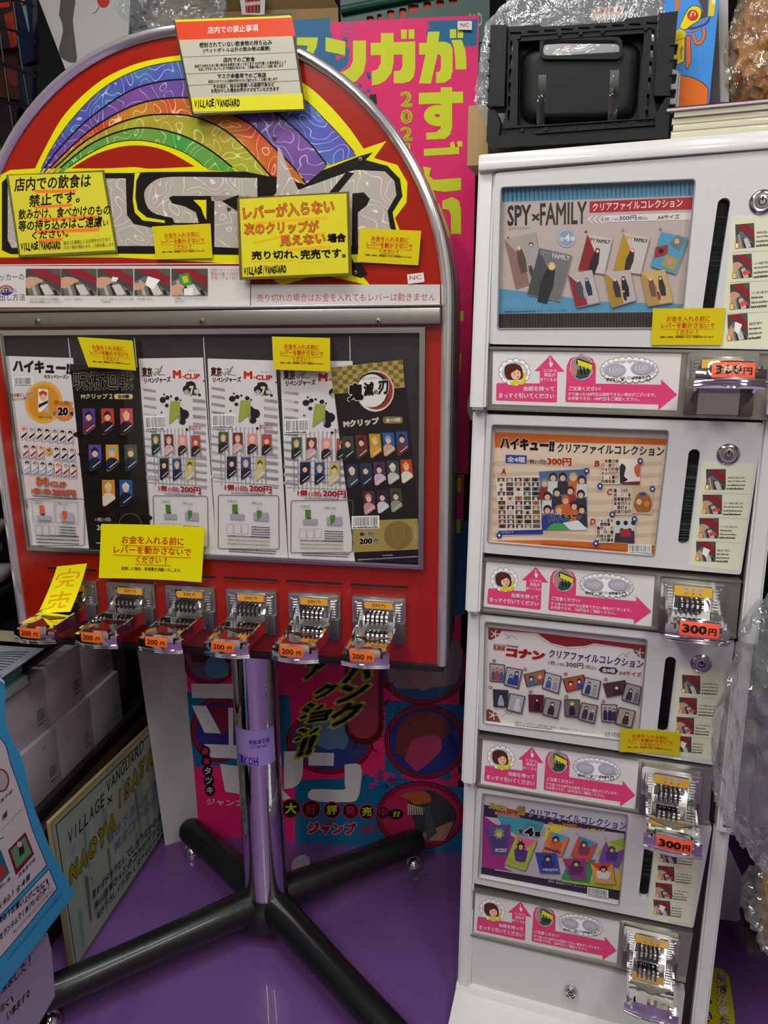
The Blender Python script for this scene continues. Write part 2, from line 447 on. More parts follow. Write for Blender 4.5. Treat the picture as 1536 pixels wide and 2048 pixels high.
# the rainbow and letters in patterned foil
HOLO, t, bs = nodes('patterned_foil')
at = t.nodes.new('ShaderNodeAttribute'); at.attribute_name = 'Col'
tc = t.nodes.new('ShaderNodeTexCoord')
mp = t.nodes.new('ShaderNodeMapping'); mp.inputs['Scale'].default_value = (1, 0, 1)
nz = t.nodes.new('ShaderNodeTexNoise'); nz.inputs['Scale'].default_value = 32; nz.inputs['Detail'].default_value = 0; nz.inputs['Distortion'].default_value = .5
mu = t.nodes.new('ShaderNodeMath'); mu.operation = 'MULTIPLY'; mu.inputs[1].default_value = 34
sn = t.nodes.new('ShaderNodeMath'); sn.operation = 'SINE'
rp = t.nodes.new('ShaderNodeValToRGB'); rp.color_ramp.elements[0].position = .93; rp.color_ramp.elements[1].position = 1
n2 = t.nodes.new('ShaderNodeTexNoise'); n2.inputs['Scale'].default_value = 14
hs = t.nodes.new('ShaderNodeHueSaturation')
mr = t.nodes.new('ShaderNodeMapRange'); mr.inputs[1].default_value = .3; mr.inputs[2].default_value = .7; mr.inputs[3].default_value = .46; mr.inputs[4].default_value = .54
mx = t.nodes.new('ShaderNodeMix'); mx.data_type = 'RGBA'; mx.blend_type = 'ADD'; mx.inputs[7].default_value = (.4, .4, .32, 1)
for a, b in ((tc.outputs['Object'], mp.inputs[0]), (mp.outputs[0], nz.inputs['Vector']), (nz.outputs['Fac'], mu.inputs[0]), (mu.outputs[0], sn.inputs[0]), (sn.outputs[0], rp.inputs[0]),
             (mp.outputs[0], n2.inputs['Vector']), (n2.outputs['Fac'], mr.inputs[0]), (mr.outputs[0], hs.inputs['Hue']), (at.outputs['Color'], hs.inputs['Color']), (hs.outputs[0], mx.inputs[6]), (rp.outputs[0], mx.inputs[0]), (mx.outputs[2], bs.inputs['Base Color'])):
    t.links.new(a, b)
bs.inputs['Metallic'].default_value = .15; bs.inputs['Roughness'].default_value = .3
H_ = Sheet(FA, -.0017); H_.lv = 20; H_.hold = True
def inset(P, Q, k=1.6):
    # shrink a band slightly so that the black below shows as its outline
    return P, Q
def band(P, Q, col, e=1.7):
    def off(L, s):
        o = []
        for i, p in enumerate(L):
            a = L[max(i-1, 0)]; b = L[min(i+1, len(L)-1)]; d = Vector((b[0]-a[0], b[1]-a[1])).normalized()
            o.append((p[0]-d.y*s, p[1]+d.x*s))
        return o
    H_.poly(off(P, e)+off(Q, -e)[::-1], col)
band(B0, b1, '#4a57a8'); band(b1, b2, '#6d4a94'); band(b2, b3, '#c06a1c'); band(b3, b4, '#a8a028'); band(b4, b5, '#5c9a3c')
S.lv = 26
# letters: silver foil over a black ground
S.poly([(4, 365), (20, 349), (215, 346), (262, 346), (300, 344), (513, 343), (530, 348), (541, 262), (549, 254), (556, 272), (603, 357), (720, 312), (745, 305), (731, 320), (775, 332), (800, 358), (805, 392), (785, 425), (792, 458), (820, 495), (775, 510), (700, 508), (722, 556), (640, 528), (570, 555), (535, 510), (250, 507), (22, 508), (4, 500)], BLK)
H_.lv = 30
for pts in ([(16, 370), (26, 358), (215, 357), (252, 357), (254, 430), (268, 448), (300, 455), (345, 455), (345, 450), (398, 450), (405, 455), (407, 492), (245, 492), (24, 496), (16, 480)],
            smooth([(500, 356), (400, 354), (330, 355), (303, 366), (289, 385), (294, 412), (310, 427), (345, 436)], 4)+[(350, 446), (398, 446), (392, 425), (370, 413), (345, 407), (338, 396), (345, 392), (422, 392), (424, 402), (500, 402)],
            [(422, 392), (500, 392), (500, 356), (515, 356), (515, 498), (429, 494), (429, 400)],
            [(556, 292), (562, 300), (578, 340), (597, 380), (694, 345), (712, 340), (770, 343), (789, 362), (793, 390), (775, 422), (780, 455), (800, 490), (716, 492), (716, 425), (735, 410), (735, 392), (705, 388), (705, 492), (545, 500), (545, 395), (553, 385)]):
    H_.poly(pts, SIL)
S.lv = 34
S.poly([(270, 346), (281, 346), (273, 362), (271, 395), (276, 420), (294, 435), (330, 441), (330, 446), (286, 441), (270, 425), (266, 400)], YEL)
S.poly([(386, 399), (413, 399), (413, 444), (402, 415)], YEL)
S.line([(338, 400), (375, 402), (400, 425), (412, 448)], 9, BLK); S.line([(340, 396), (420, 396), (420, 452)], 8, BLK)
S.line([(424, 398), (424, 500)], 9, BLK)
S.poly([(444, 402), (478, 390), (478, 425)], BLK)
S.poly([(655, 390), (693, 344), (709, 346), (672, 391)], BLK)
S.poly([(705, 387), (728, 385), (740, 398), (734, 410), (716, 412), (716, 500), (704, 500)], BLK)
S.poly([(704, 525), (722, 556), (735, 548), (722, 525)], BLK)
part('sign_lettering', S, colmat('sign_print', .3, coat=.35), mach, fix=False, smooth=False)
part('sign_foil', H_, HOLO, mach, fix=False, smooth=False)
# white instruction band under the lettering
I = Sheet(FA, -.0016, Z(0, 320, 3.072)); I.lv = 14
I.quad([(-60, 650), (1465, 660), (2706, 660), (2706, 915), (-60, 905)], '#cfcac6') if 0 else I.poly([(-60, 650), (1540, 655), (1540, 905), (-60, 905)], '#cdc9c6')
I.tr = None
I.poly([(501, 532), (501, 614), (-20, 614), (-20, 532)], '#cdc9c6')
I.line([(-20, 530), (480, 527)], 1.5, '#e8e4e0')
I.poly([(502, 569), (880, 569), (880, 611), (502, 611)], '#c3bfbd'); I.line([(501, 614), (501, 566), (560, 566)], 1.5, '#544')
I.T('売り切れの場合はお金を入れてもレバーは動きません', 514, 604, 871, 602, 16, '#a8324a')
I.tr = Z(0, 320, 3.072)
I.T('ッカーの', 0, 742, 150, 738, 40, '#3a3a3a'); I.T('出し方法', 0, 866, 155, 864, 44, '#3a3a3a')
I.circ(38, 800, 45, 32, '#30307a'); I.line([(0, 795), (20, 775), (45, 770), (75, 790)], 8, '#c0702c'); I.line([(5, 800), (24, 784), (45, 780), (66, 795)], 5, '#c8c030'); I.T('LST☆R', 0, 815, 105, 812, 26, '#d8d0d8', .03, '#8a2050', .03)
def photo(S, x0, y0, x1, y1, kind, seed=1):
    """small print of a hand working the coin lever"""
    lv0 = S.lv; w_, h = x1-x0, y1-y0; Q = lambda a: [(x0+u*w_, y0+v*h) for u, v in a]
    S.rect(x0, y0, x1, y1, '#4a4440')
    S.poly(Q([(.05, 0), (.55, 0), (1, .35), (1, .62), (.3, .2)]), '#8c2430')
    S.poly(Q([(0, .5), (.3, .28), (1, .9), (1, 1), (.1, 1)]), '#6c6a68')
    for k in range(4): S.poly(Q([(.12+.22*k, .45+.12*k), (.2+.22*k, .42+.12*k), (.34+.2*k, 1), (.24+.2*k, 1)]), ('#a8a4a0', '#2c2826')[k % 2])
    S.poly(Q([(.4, .62), (.62, .58), (.8, .95), (.55, 1)]), '#c4c0bc')
    S.poly(Q([(.6, 0), (1, 0), (1, .3), (.8, .22)]), '#5a5248')
    if kind in (0, 1, 2): S.poly(Q(smooth([(0, .35), (.18, .3), (.42, .38), (.5, .46), (.36, .55), (.22, .66), (.1, .75), (0, .7)], 3)), '#c79a7c')
    if kind == 2: S.poly(Q([(.42, .3), (.6, .34), (.52, .5), (.4, .45)]), '#e8e6e0')
    if kind == 3: S.poly(Q([(.38, .28), (.72, .42), (.52, .78), (.3, .6)]), '#ecebe6'); S.poly(Q([(0, .55), (.25, .5), (.35, .62), (.15, .8), (0, .8)]), '#c79a7c')
    if kind == 9: S.rect(x0, y0+h*.8, x0+w_*.18, y1, '#e0a030')
    if kind == 4: S.poly(Q([(.2, .22), (.48, .15), (.58, .6), (.28, .68)]), '#3f8a3a'); S.poly(Q([(.28, .3), (.44, .26), (.48, .5), (.34, .55)]), '#c8b838'); S.poly(Q([(0, .65), (.22, .55), (.36, .66), (.2, 1), (0, 1)]), '#c79a7c'); S.poly(Q([(.35, .75), (.6, .7), (.6, 1), (.35, 1)]), '#e4e2dc')
for k, (a, b) in enumerate([(160, 375), (378, 595), (600, 820), (828, 1047), (1056, 1278)]): photo(I, a, 668, b, 832, k)
for k, (s, a, b, y) in enumerate([('①ミゾに100円コインを垂直に', 188, 368, 860), ('合わせた枚数を入れてください。', 188, 384, 878), ('②トレーを押す。', 402, 508, 860), ('③トレーを引くとステッカーが出', 622, 822, 860), ('て来ます。', 628, 690, 877), ('④引出します。', 846, 944, 858), ('⑤厚紙にステッカーがはさんで', 1074, 1274, 856), ('あります。', 1078, 1140, 875)]): I.T(s, a, y, b, y, 12, '#3c3c3c')
I.T('100円コインが入らない', 1293, 682, 1530, 682, 18, '#b05068'); I.T('場合は違う100円コイン', 1296, 707, 1530, 707, 19, '#b05068'); I.T('を使ってみてね！', 1298, 732, 1455, 732, 19, '#b05068')
part('instruction_band', I, colmat('sign_print', .3), mach, fix=False, smooth=False, label='white instruction band with five small photographs')
N = Sheet(FA, -.003); N.back([(814, 549), (847, 545), (849, 564), (816, 568)], .0004, '#d8d4d0'); N.T('NC', 819, 561, 843, 558, 9, '#b8412c', .01)
part('price_tag', N, PRINT, mach, fix=False, smooth=False)
# --- steel strip, window
part('steel_strip', MB().box(-.452, .398, -.016, -.001, 1.366, 1.3925, bev=.003).box(-.452, .398, -.019, -.001, 1.3935, 1.399, bev=.002), STEEL, mach)
for x in (75, 404, 757):
    p = FA.px(x, 643, -.016)
    part('screw', MB().lathe((0, 0, 0), (0, -1, 0), [(.0055, 0), (.0055, .001), (.004, .003), (.0015, .0036)], 16, '#9a9080').box(-.0032, .0032, -.0042, -.003, -.0006, .0006, '#332f28').box(-.0006, .0006, -.0042, -.003, -.0032, .0032, '#332f28'), colmat('screw_metal', .3, metal=.8), mach, Matrix.Translation(p))
for x, y in ((549, 275), (721, 319), (458, 417), (711, 545)):
    p = FA.px(x, y, -.0028)
    part('screw', MB().lathe((0, 0, 0), (0, -1, 0), [(.0036, 0), (.0036, .0008), (.0026, .002), (.001, .0024)], 14, '#8c8478').box(-.0018, .0018, -.0028, -.0020, -.0004, .0004, '#332f28').box(-.0004, .0004, -.0028, -.0020, -.0018, .0018, '#332f28'), colmat('screw_metal'), mach, Matrix.Translation(p))
wx0, wx1, wz0, wz1 = -.409, .373, .9435, 1.3615
part('window_backing', MB().box(wx0, wx1, -.002, -.0004, wz0, wz1), mat('black_card', '#151414', .6), mach)
part('window_frame', MB().plate([(wx0, wz0), (wx1, wz0), (wx1, wz1), (wx0, wz1)], [[(wx0+.009, wz0+.009), (wx1-.009, wz0+.009), (wx1-.009, wz1-.009), (wx0+.009, wz1-.009)]], -.012, 0).plate([(wx0+.002, wz0+.002), (wx1-.002, wz0+.002), (wx1-.002, wz1-.002), (wx0+.002, wz1-.002)], [[(wx0+.006, wz0+.006), (wx1-.006, wz0+.006), (wx1-.006, wz1-.006), (wx0+.006, wz1-.006)]], -.0145, -.011), mat('bright_steel', '#c8c8c4', .2, 1), mach)
part('window_pane', MB().box(wx0+.008, wx1-.008, -.0112, -.0098, wz0+.008, wz1-.008), GLASS, mach)
for x in (138, 270, 408, 700):
    p = FA.px(x, 690, -.003)
    part('divider_strip', MB().box(p.x-.0006, p.x+.0006, -.004, -.002, wz0+.01, wz1-.014), mat('white_plastic', '#d8d8d8', .4), mach)
mcx = [-.322, -.2, -.077, .046, .169, .291]
for x in mcx:
    part('return_slot', MB().plate([(a, b) for a, b in rr(x-.056, .9000, x+.056, .9098, .0045)], [rr(x-.0535, .9020, x+.0535, .9078, .0027)], -.0022, .001), REDP, mach)
    part('return_slot', MB().plate(rr(x-.0535, .9020, x+.0535, .9078, .0027), [], -.0008, .001), mat('slot_dark', '#1a1816', .5), mach)

# --- coin levers
RIBM = mat('cast_metal', '#b9b8b4', .3, .95, bump=.1, bscale=120)
STK_O = '#e06a24'
def relief(S, w_):
    pass
def coin_lever(parent, at, price, sticker=True, w_=.1, h=.085, tilt=3, big=False, ylab='#dc9a34', red=True):
    """mounting plate with ribs, coin gate, slide tray with curved front lip, price stickers"""
    M0 = Matrix.Translation(at)
    mb = MB(); hw, hh = w_/2, h/2
    mb.plate(rr(-hw, -hh, hw, hh, .004), [], -.006, 0)
    mb.plate([(-hw+.004, hh-.004), (-hw+.004, hh-.012), (hw-.004, hh-.012), (hw-.004, hh-.004)], [], -.0075, -.005)
    for sx in (-1, 1):
        for k in range(9 if not big else 14):
            z = hh-.014-k*.0052
            mb.box(sx*(hw-.014 if sx < 0 else hw-.014)-.005, sx*(hw-.014)+.005, -.0085, -.005, z-.0016, z+.0016, bev=.0006, seg=1)
        mb.box(sx*(hw-.0075)-.0022, sx*(hw-.0075)+.0022, -.009, -.004, -hh+.02, hh-.01, bev=.001, seg=1)
    lever = part('coin_lever', mb, RIBM, parent, M0)
    # shrouds below left and right
    for sx in (-1, 1):
        sh = MB().box(sx*(hw-.010)-.009, sx*(hw-.010)+.009, -.013, -.004, -hh-.002, -.004, bev=.003)
        part('guide_block', sh, mat('dull_cast_metal', '#77736e', .45, .9, bump=.1, bscale=90), lever)
    # gate face
    gx = hw-.021
    part('gate_plate', MB().box(-gx, gx, -.0085, -.005, -.004, hh-.006, bev=.001), CHROME, lever)
    g = MB()
    n = 5
    for k in range(n+1):
        a = -gx+.008+(2*gx-.016)*k/n-.0; wdt = (2*gx-.016)/n
        if k < n: g.cyl((a+.0022, -.016, .0055), (a+wdt-.0022, -.016, .0055), .0085, n=20)
    part('coin_gate', g, CHROME, lever)
    b = MB()
    for k in range(n):
        a = -gx+.008+(2*gx-.016)*k/n
        b.box(a-.0013, a+.0013, -.0258, -.0078, -.0035, .0165)
    part('coin_slots', b, mat('slot_black', '#050505', .6), lever)
    # tray
    Rm = Matrix.Translation((0, 0, -.014)) @ Matrix.Rotation(R(tilt), 4, 'X').inverted()
    tw = .037 if not big else .040; tl = .127 if not big else .106
    tr = MB()
    tr.box(-tw+.003, tw-.003, -tl, -.004, -.002, .001, M=Rm)
    for sx in (-1, 1):
        x0, x1 = (sx*tw, sx*(tw-.0035))
        p = [(-.006, -.016), (-.006, .028), (-.014, .028), (-.036, .010), (-tl, .005), (-tl, -.014)]
        vs = [Rm @ Vector((x, y, z)) for x in (x0, x1) for y, z in p]; k = len(p)
        tr.add(vs, [tuple(range(k)), tuple(range(k, 2*k))[::-1]]+[(i, (i+1) % k, k+(i+1) % k, k+i) for i in range(k)])
    part('slide_tray', tr, CHROME, lever)
    d = MB(); zt = .0016
    d.add([Rm @ Vector(q) for q in ((-tw+.006, -.068, zt), (tw-.006, -.068, zt), (tw-.006, -.0705, zt), (0, -.088, zt), (-tw+.006, -.0705, zt))], [(0, 1, 2, 3, 4)], '#5a0d08' if red else '#8f8f88')
    d.add([Rm @ Vector(q) for q in ((-tw+.006, -.0655, zt+.0003), (tw-.006, -.0655, zt+.0003), (tw-.006, -.067, zt+.0003), (-tw+.006, -.067, zt+.0003))], [(0, 1, 2, 3)], '#d0c8c0')
    part('tray_badge', d, colmat('badge_metal', .25, metal=.7), lever, fix=False)
    # front lip: curved bumper with notched top corners, barrel shaped from top to bottom
    lip = MB(); yb = -tl+.004
    def lipc(x, z, y): return Rm @ Vector((x, y-.006*(1-(x/tw)**2)-.0045*(1-((z+.008)/.020)**2), z))
    W = tw+.0035; q = tw*.72; c0 = .0065
    xx = [(-W, -.003), (-q-.004, -.003), (-q-.0035, -.0085), (-q-.0005, -.0085), (-q, c0-.004), (-q+.003, c0)]+[(-q+.003+(2*q-.006)*i/8, c0+.001*math.sin(math.pi*i/8)) for i in range(1, 8)]+[(q-.003, c0), (q, c0-.004), (q+.0005, -.0085), (q+.0035, -.0085), (q+.004, -.003), (W, -.003)]
    zb = -.0265; k = len(xx); nr = 7; vs = []
    for yy in (yb-.009, yb):
        for r_ in range(nr): vs += [lipc(x, z+(zb-z)*r_/(nr-1), yy) if yy != yb else Rm @ Vector((x, yb-.002, z+(zb-z)*r_/(nr-1))) for x, z in xx]
    fs = []; o2 = k*nr
    for r_ in range(nr-1):
        for i in range(k-1):
            fs += [(r_*k+i, r_*k+i+1, (r_+1)*k+i+1, (r_+1)*k+i), (o2+r_*k+i, o2+(r_+1)*k+i, o2+(r_+1)*k+i+1, o2+r_*k+i+1)]
        fs += [(r_*k, (r_+1)*k, o2+(r_+1)*k, o2+r_*k), (r_*k+k-1, o2+r_*k+k-1, o2+(r_+1)*k+k-1, (r_+1)*k+k-1)]
    for i in range(k-1): fs += [(i, o2+i, o2+i+1, i+1), ((nr-1)*k+i, (nr-1)*k+i+1, o2+(nr-1)*k+i+1, o2+(nr-1)*k+i)]
    lip.add(vs, fs)
    for zz in (-.0255, -.0215): lip.tube([lipc(W*(2*i/12-1)*1.01, zz, yb-.0095) for i in range(13)], .0022, 8)
    part('tray_lip', lip, CHROME, lever)
    # stickers
    L = Sheet(WORLD, 0, loc=lambda x, y: lipc(x, y, yb-.0094)); L.EPS = 9e-5
    sw = .021 if not big else .0265
    y0, y1 = (-.0145, .0035) if not big else (-.0165, .0050)
    ox = -.004 if not big else .002
    nn = 10
    for i in range(nn):
        a, b = ox-sw+2*sw*i/nn, ox-sw+2*sw*(i+1)/nn
        L.hold = True; L.quad([(a, y1), (b, y1), (b, y0), (a, y0)], STK_O if not big else '#ea5a3c', 4)
    L.hold = False; L.lv = 3
    if not big:
        L.T('200', ox-.0165, -.0100, ox+.004, -.0100, .0088, '#1c1210', .02) ; L.T('円', ox+.009, -.0100, ox+.017, -.0100, .0065, '#1c1210', .02)
    else:
        L.T('300', ox-.023, -.0120, ox+.010, -.0120, .0125, '#1c1210', .045) ; L.T('円', ox+.012, -.0120, ox+.023, -.0120, .0098, '#1c1210', .03)
    L.v = [tuple(v) for v in L.v]
    if sticker == 'worn':
        L.lv += 3; rn = random.Random(4); L.hold = True
        for i in range(60): x, y = ox+rn.gauss(-.004, .007), rn.gauss(-.005, .0035); L.circ(max(-.02, min(.016, x)), max(-.0135, min(.003, y)), rn.uniform(.0006, .0016), None, rn.choice(('#c8bc9c', '#a89c80', '#d8d0b8')), 6)
        L.v = [tuple(v) for v in L.v]
    if sticker: part('price_sticker', L, PRINT, lever, fix=False, smooth=False, label='orange price sticker on the tray lip')
    G = Sheet(WORLD, 0, loc=lambda x, z: (x, -.0090, z))
    if not big:
        G.poly(rr(-gx+.003, .0205, gx-.003, .0335, .003), ylab); G.T('200', -.012, .0245, .003, .0245, .006, '#1c1210', .01); G.T('円', .006, .0243, .0125, .0243, .006, '#1c1210', .01)
        G.circ(-gx+.0, .031, .0018, None, '#555'); G.circ(gx-.0, .031, .0018, None, '#555')
    else:
        G.poly([(-gx-.001, .0185), (gx+.001, .0185), (gx+.001, .0355), (-gx-.001, .0355)], '#e2b040')
        for k in range(3):
            G.circ(-.006+k*.0105-.004, .030, .0042, .0034, '#b8b4ba'); G.circ(-.006+k*.0105-.004, .030, .003, .0024, '#a6a2aa')
            G.poly([(-.012+k*.0105, .0245), (-.008+k*.0105, .0245), (-.010+k*.0105, .0212)], '#c83c20')
    part('gate_sticker', G, PRINT, lever, fix=False, smooth=False)
    return lever
for x in mcx: coin_lever(mach, (x, -.0005, .8425), '200')

# --- pole and cross base (world points turned into the machine's own frame)
inv = FA.m.inverted()
pc = inv @ Vector((-.2772, 1.3949, 0))
part('pole', MB().cyl((pc.x, pc.y, .1), (pc.x, pc.y, .744), .0475, n=48), CHROME, mach)
part('base_hub', MB().lathe((pc.x, pc.y, .035), (0, 0, 1), [(.052, 0), (.07, .012), (.072, .035), (.062, .055), (.052, .07), (.0495, .078)], 32), mat('black_cast_iron', '#141414', .38, bump=.3, bscale=60, bdist=.0015, coat=.2), mach)
for ang, ln in ((211, .50), (134.6, .365), (29.2, .425), (-49, .50)):
    d = inv.to_3x3() @ Vector((math.cos(R(ang)), math.sin(R(ang)), 0))
    pts = [(pc.x+d.x*q*ln, pc.y+d.y*q*ln, .082-.006*q**1.5) for q in (.06, .15, .3, .45, .6, .75, .88, .95, .985, 1)]
    leg = part('base_leg', MB().tube(pts, [.038, .038, .036, .034, .033, .033, .033, .032, .025, .012], 20), mat('black_cast_iron'), mach)
    e = Vector((pc.x+d.x*ln*.94, pc.y+d.y*ln*.94, 0))
    part('levelling_foot', MB().lathe(e, (0, 0, 1), [(.021, 0), (.024, .005), (.0235, .012), (.019, .024), (.010, .031), (.006, .033), (.006, .06)], 24), CHROME, leg)
K = Sheet(FA, 0); z0, z1 = .478, .53
def polemap(a, z): return (pc.x+.0479*math.sin(a), pc.y-.0479*math.cos(a), z)
K.loc = polemap
for i in range(16):
    a = -1.15+2.3*i/16; K.hold = True; K.quad([(a, .545), (a+.144, .545), (a+.144, .46), (a, .46)], '#9c86c4')
K.hold = False
for i, ch in enumerate('AIKOH'): K.T(ch, -.85+.24*i, .482, -.65+.24*i, .482, .02, '#30208c', .03)
for i, ch in enumerate('㈱東海企画'): K.T(ch, -.05+.19*i, .523, .12+.19*i, .523, .011, '#40308c', .02)
for i, ch in enumerate('TEL.048'): K.T(ch, -.03+.11*i, .510, .05+.11*i, .510, .007, '#40308c')
for i, ch in enumerate('電話下さいです'): K.T(ch, -.75+.15*i, .467, -.63+.15*i, .467, .008, '#40308c')
part('pole_sticker', K, clear('sticker_film') if 0 else colmat('sticker_print', .35), mach, fix=False, smooth=False)
# ------------------------------------------------------------------ product cards standing behind the machine's pane
def pennant(S, x, y, w_, h, bg, body, skin='#e0b89a', hair=None, dx=0, sh=True, tilt=0):
    """small clip shape: a strip with a slanted foot; plain colour areas only"""
    lv0 = S.lv
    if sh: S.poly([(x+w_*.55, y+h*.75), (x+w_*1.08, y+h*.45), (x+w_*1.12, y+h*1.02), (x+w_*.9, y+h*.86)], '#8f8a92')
    S.poly([(x, y), (x+w_, y), (x+w_+dx, y+h*.72), (x+w_*.2+dx, y+h), (x+dx, y+h*.98)], bg)
    S.poly(smooth([(x+dx*.5, y+h*.62), (x+w_*.3, y+h*.5), (x+w_*.75, y+h*.5), (x+w_+dx*.6, y+h*.62)], 3)+[(x+w_+dx, y+h*.72), (x+w_*.2+dx, y+h*.98), (x+dx, y+h*.95)], body)
    S.circ(x+w_*.5+dx*.3, y+h*.32, w_*.24, h*.15, skin, 12)
    if hair: S.poly([(x+w_*.24, y+h*.33), (x+w_*.22, y+h*.2), (x+w_*.5, y+h*.08), (x+w_*.78, y+h*.2), (x+w_*.76, y+h*.33), (x+w_*.6, y+h*.22), (x+w_*.4, y+h*.24)], hair)
    S.line([(x+w_*.25+dx, y+h*.86), (x+w_*.9+dx*.8, y+h*.62)], h*.025, '#e8e8e8'); S.lv = lv0
def card(name, quad, d, draw, tr, label, cat='card', group=None, col='#d4d0ce', fr=FA, hs=None, material=None, t=.0006, curl=None, nn=1):
    S = Sheet(fr, d, None, curl); S.back(quad, t, col, 20 if curl else nn); S.lv += 8 if curl else 0
    if hs:
        h = homog(hs, quad); S.tr = h
    else: S.tr = tr
    draw(S)
    return solo(name, S, material or PRINT, fr, label, cat, group, fix=False, smooth=False)
ZG, ZH = Z(0, 640, 3.491), Z(400, 640, 2.954)
def steps(S, x0, y0, x1, y1, col, c2='#c8442c', sl=12):
    S.line([(x0, y0), (x1, y0+sl), (x1+15, y1+sl), (x0+12, y1)], 5, col, True)
def mclip(S):
    # drawn in the zoomed frame of the fourth card
    for k in range(12):
        S.hold = True; S.poly([(70, 400+k*48), (150, 412+k*48), (152, 430+k*48), (70, 416+k*48)], '#b4b2b6'); S.poly([(385, 470+k*46), (465, 480+k*46), (466, 500+k*46), (386, 492+k*46)], '#bab8bc')
        S.poly([(120+k*24, 640), (127+k*24, 640), (135+k*24, 990), (128+k*24, 990)], '#c6c4c8')
    for k in range(5): S.poly([(85, 800+k*40), (470, 822+k*40), (470, 830+k*40), (85, 808+k*40)], '#c6c4c8')
    S.hold = False
    S.T('東京', 66, 335, 130, 338, 56, '#141010', .025, '#a02020', .03); S.line([(120, 300), (150, 330), (200, 275), (170, 325), (215, 330)], 5, '#666')
    S.T('リベンジャーズ', 78, 375, 248, 372, 34, '#141010', .05); S.T('卍', 150, 330, 190, 330, 40, '#777')
    S.T('M', 262, 352, 318, 354, 50, '#d4452c', .08, '#f4f0ee', .05); S.T('·CLIP', 322, 358, 437, 360, 32, '#d4452c', .06, '#f4f0ee', .05); S.T('Mクリップ', 365, 314, 410, 314, 10, '#3060a0')
    for x, y, r in ((195, 472, 20), (225, 460, 14), (285, 468, 14), (220, 505, 12), (308, 478, 6), (185, 545, 6), (330, 560, 32), (318, 600, 22), (375, 400, 34), (400, 430, 24), (350, 415, 26), (430, 450, 9), (345, 648, 9), (300, 540, 28), (458, 372, 5), (355, 380, 8), (205, 440, 6), (250, 452, 7)):
        S.circ(x, y, r, r*.9, '#17151a', 12)
    S.T('全', 334, 442, 366, 442, 26, '#efe9d8', .01, '#5c4c20', .03); S.T('7', 368, 450, 394, 450, 52, '#efe6c8', .04, '#5c4c20', .05); S.T('種', 396, 444, 426, 444, 26, '#efe9d8', .01, '#5c4c20', .03)
    S.poly([(242, 500), (250, 478), (305, 486), (306, 560), (240, 612), (232, 610)], '#92a23c'); S.poly([(306, 560), (306, 605), (290, 580)], '#8a8a90')
    S.T('ミニクリップ', 266, 575, 274, 500, 9, '#d0d8a0', rot=True)
    S.bars(82, 572, 206, 632, seed=5)
    S.line([(355, 645), (438, 645)], 3, '#b06a78'); S.T('色々とび〜ん', 358, 640, 436, 640, 16, '#b03c50', .03)
    bg = ['#3f5a3c', '#6a2c30', '#d88a92', '#a84a3a']; bd = ['#1e2a22', '#c8a4a4', '#26201f', '#241c1c']; hr = ['#c8a85c', '#d8a890', '#e0c488', '#b04838']
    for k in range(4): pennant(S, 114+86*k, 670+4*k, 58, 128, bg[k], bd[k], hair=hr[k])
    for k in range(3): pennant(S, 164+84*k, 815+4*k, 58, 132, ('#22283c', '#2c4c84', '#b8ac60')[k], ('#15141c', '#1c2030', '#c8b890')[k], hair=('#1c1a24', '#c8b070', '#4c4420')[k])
    S.T('1個', 150, 1012, 208, 1014, 34, '#b83040', .06, '#f0ecec', .04); S.T('(1回)', 214, 1020, 290, 1024, 34, '#b83040', .05, '#f0ecec', .04); S.T('200円', 296, 1022, 430, 1032, 44, '#b83040', .06, '#f0ecec', .05)
    S.tiny(190, 1032, 385, 1040, 8, '#7a7478')
    S.line(rr(114, 1042, 470, 1352, 12), 4, '#55683c', True)
    S.T('①はさむ', 168, 1083, 225, 1085, 16, '#444'); S.T('②押し込む', 306, 1094, 376, 1097, 16, '#444')
    S.poly([(196, 1096), (228, 1096), (228, 1135), (210, 1152), (198, 1150)], '#4c7c2c'); S.poly([(184, 1152), (268, 1152), (268, 1186), (184, 1184)], '#a29cac'); S.poly([(212, 1150), (228, 1138), (232, 1150)], '#302c34')
    S.T('⇩', 344, 1125, 358, 1125, 18, '#555'); S.poly([(322, 1140), (410, 1142), (410, 1192), (322, 1188)], '#a29cac'); S.poly([(340, 1130), (370, 1130), (368, 1165), (345, 1190)], '#4c7c2c')
    for k in range(3): S.line(rr(164+44*k, 1210, 202+44*k, 1264, 3), 1.6, '#9a9468', True)
    for k in range(5): S.tiny(310, 1228+14*k, 418, 1232+14*k, 8, '#3c3a3c', k)
    for k, c in enumerate(('#54524c', '#9a9a68', '#9a9a68')): S.tiny(168, 1282+22*k, 415, 1290+22*k, 9, c, k)
    S.tiny(175, 1358, 455, 1368, 9, '#444'); S.tiny(180, 1370, 450, 1382, 8, '#444')
MQ = [(45, 228), (455, 240), (520, 1405), (100, 1385)]
card('product_card', [(277, 717), (406, 715), (433, 1112), (306, 1101)], -.0046, mclip, None, 'white product card with ink splashes, third from the left behind the machine window', hs=MQ)
card('product_card', [(415, 717), (551, 721), (576, 1117), (432, 1108)], -.0046, mclip, None, 'white product card with ink splashes, fourth from the left, fully uncovered in the machine window', hs=MQ)
card('product_card', [(560, 722), (705, 722), (722, 1122), (577, 1116)], -.0046, mclip, None, 'white product card with ink splashes, half covered by the black and gold card', hs=MQ)
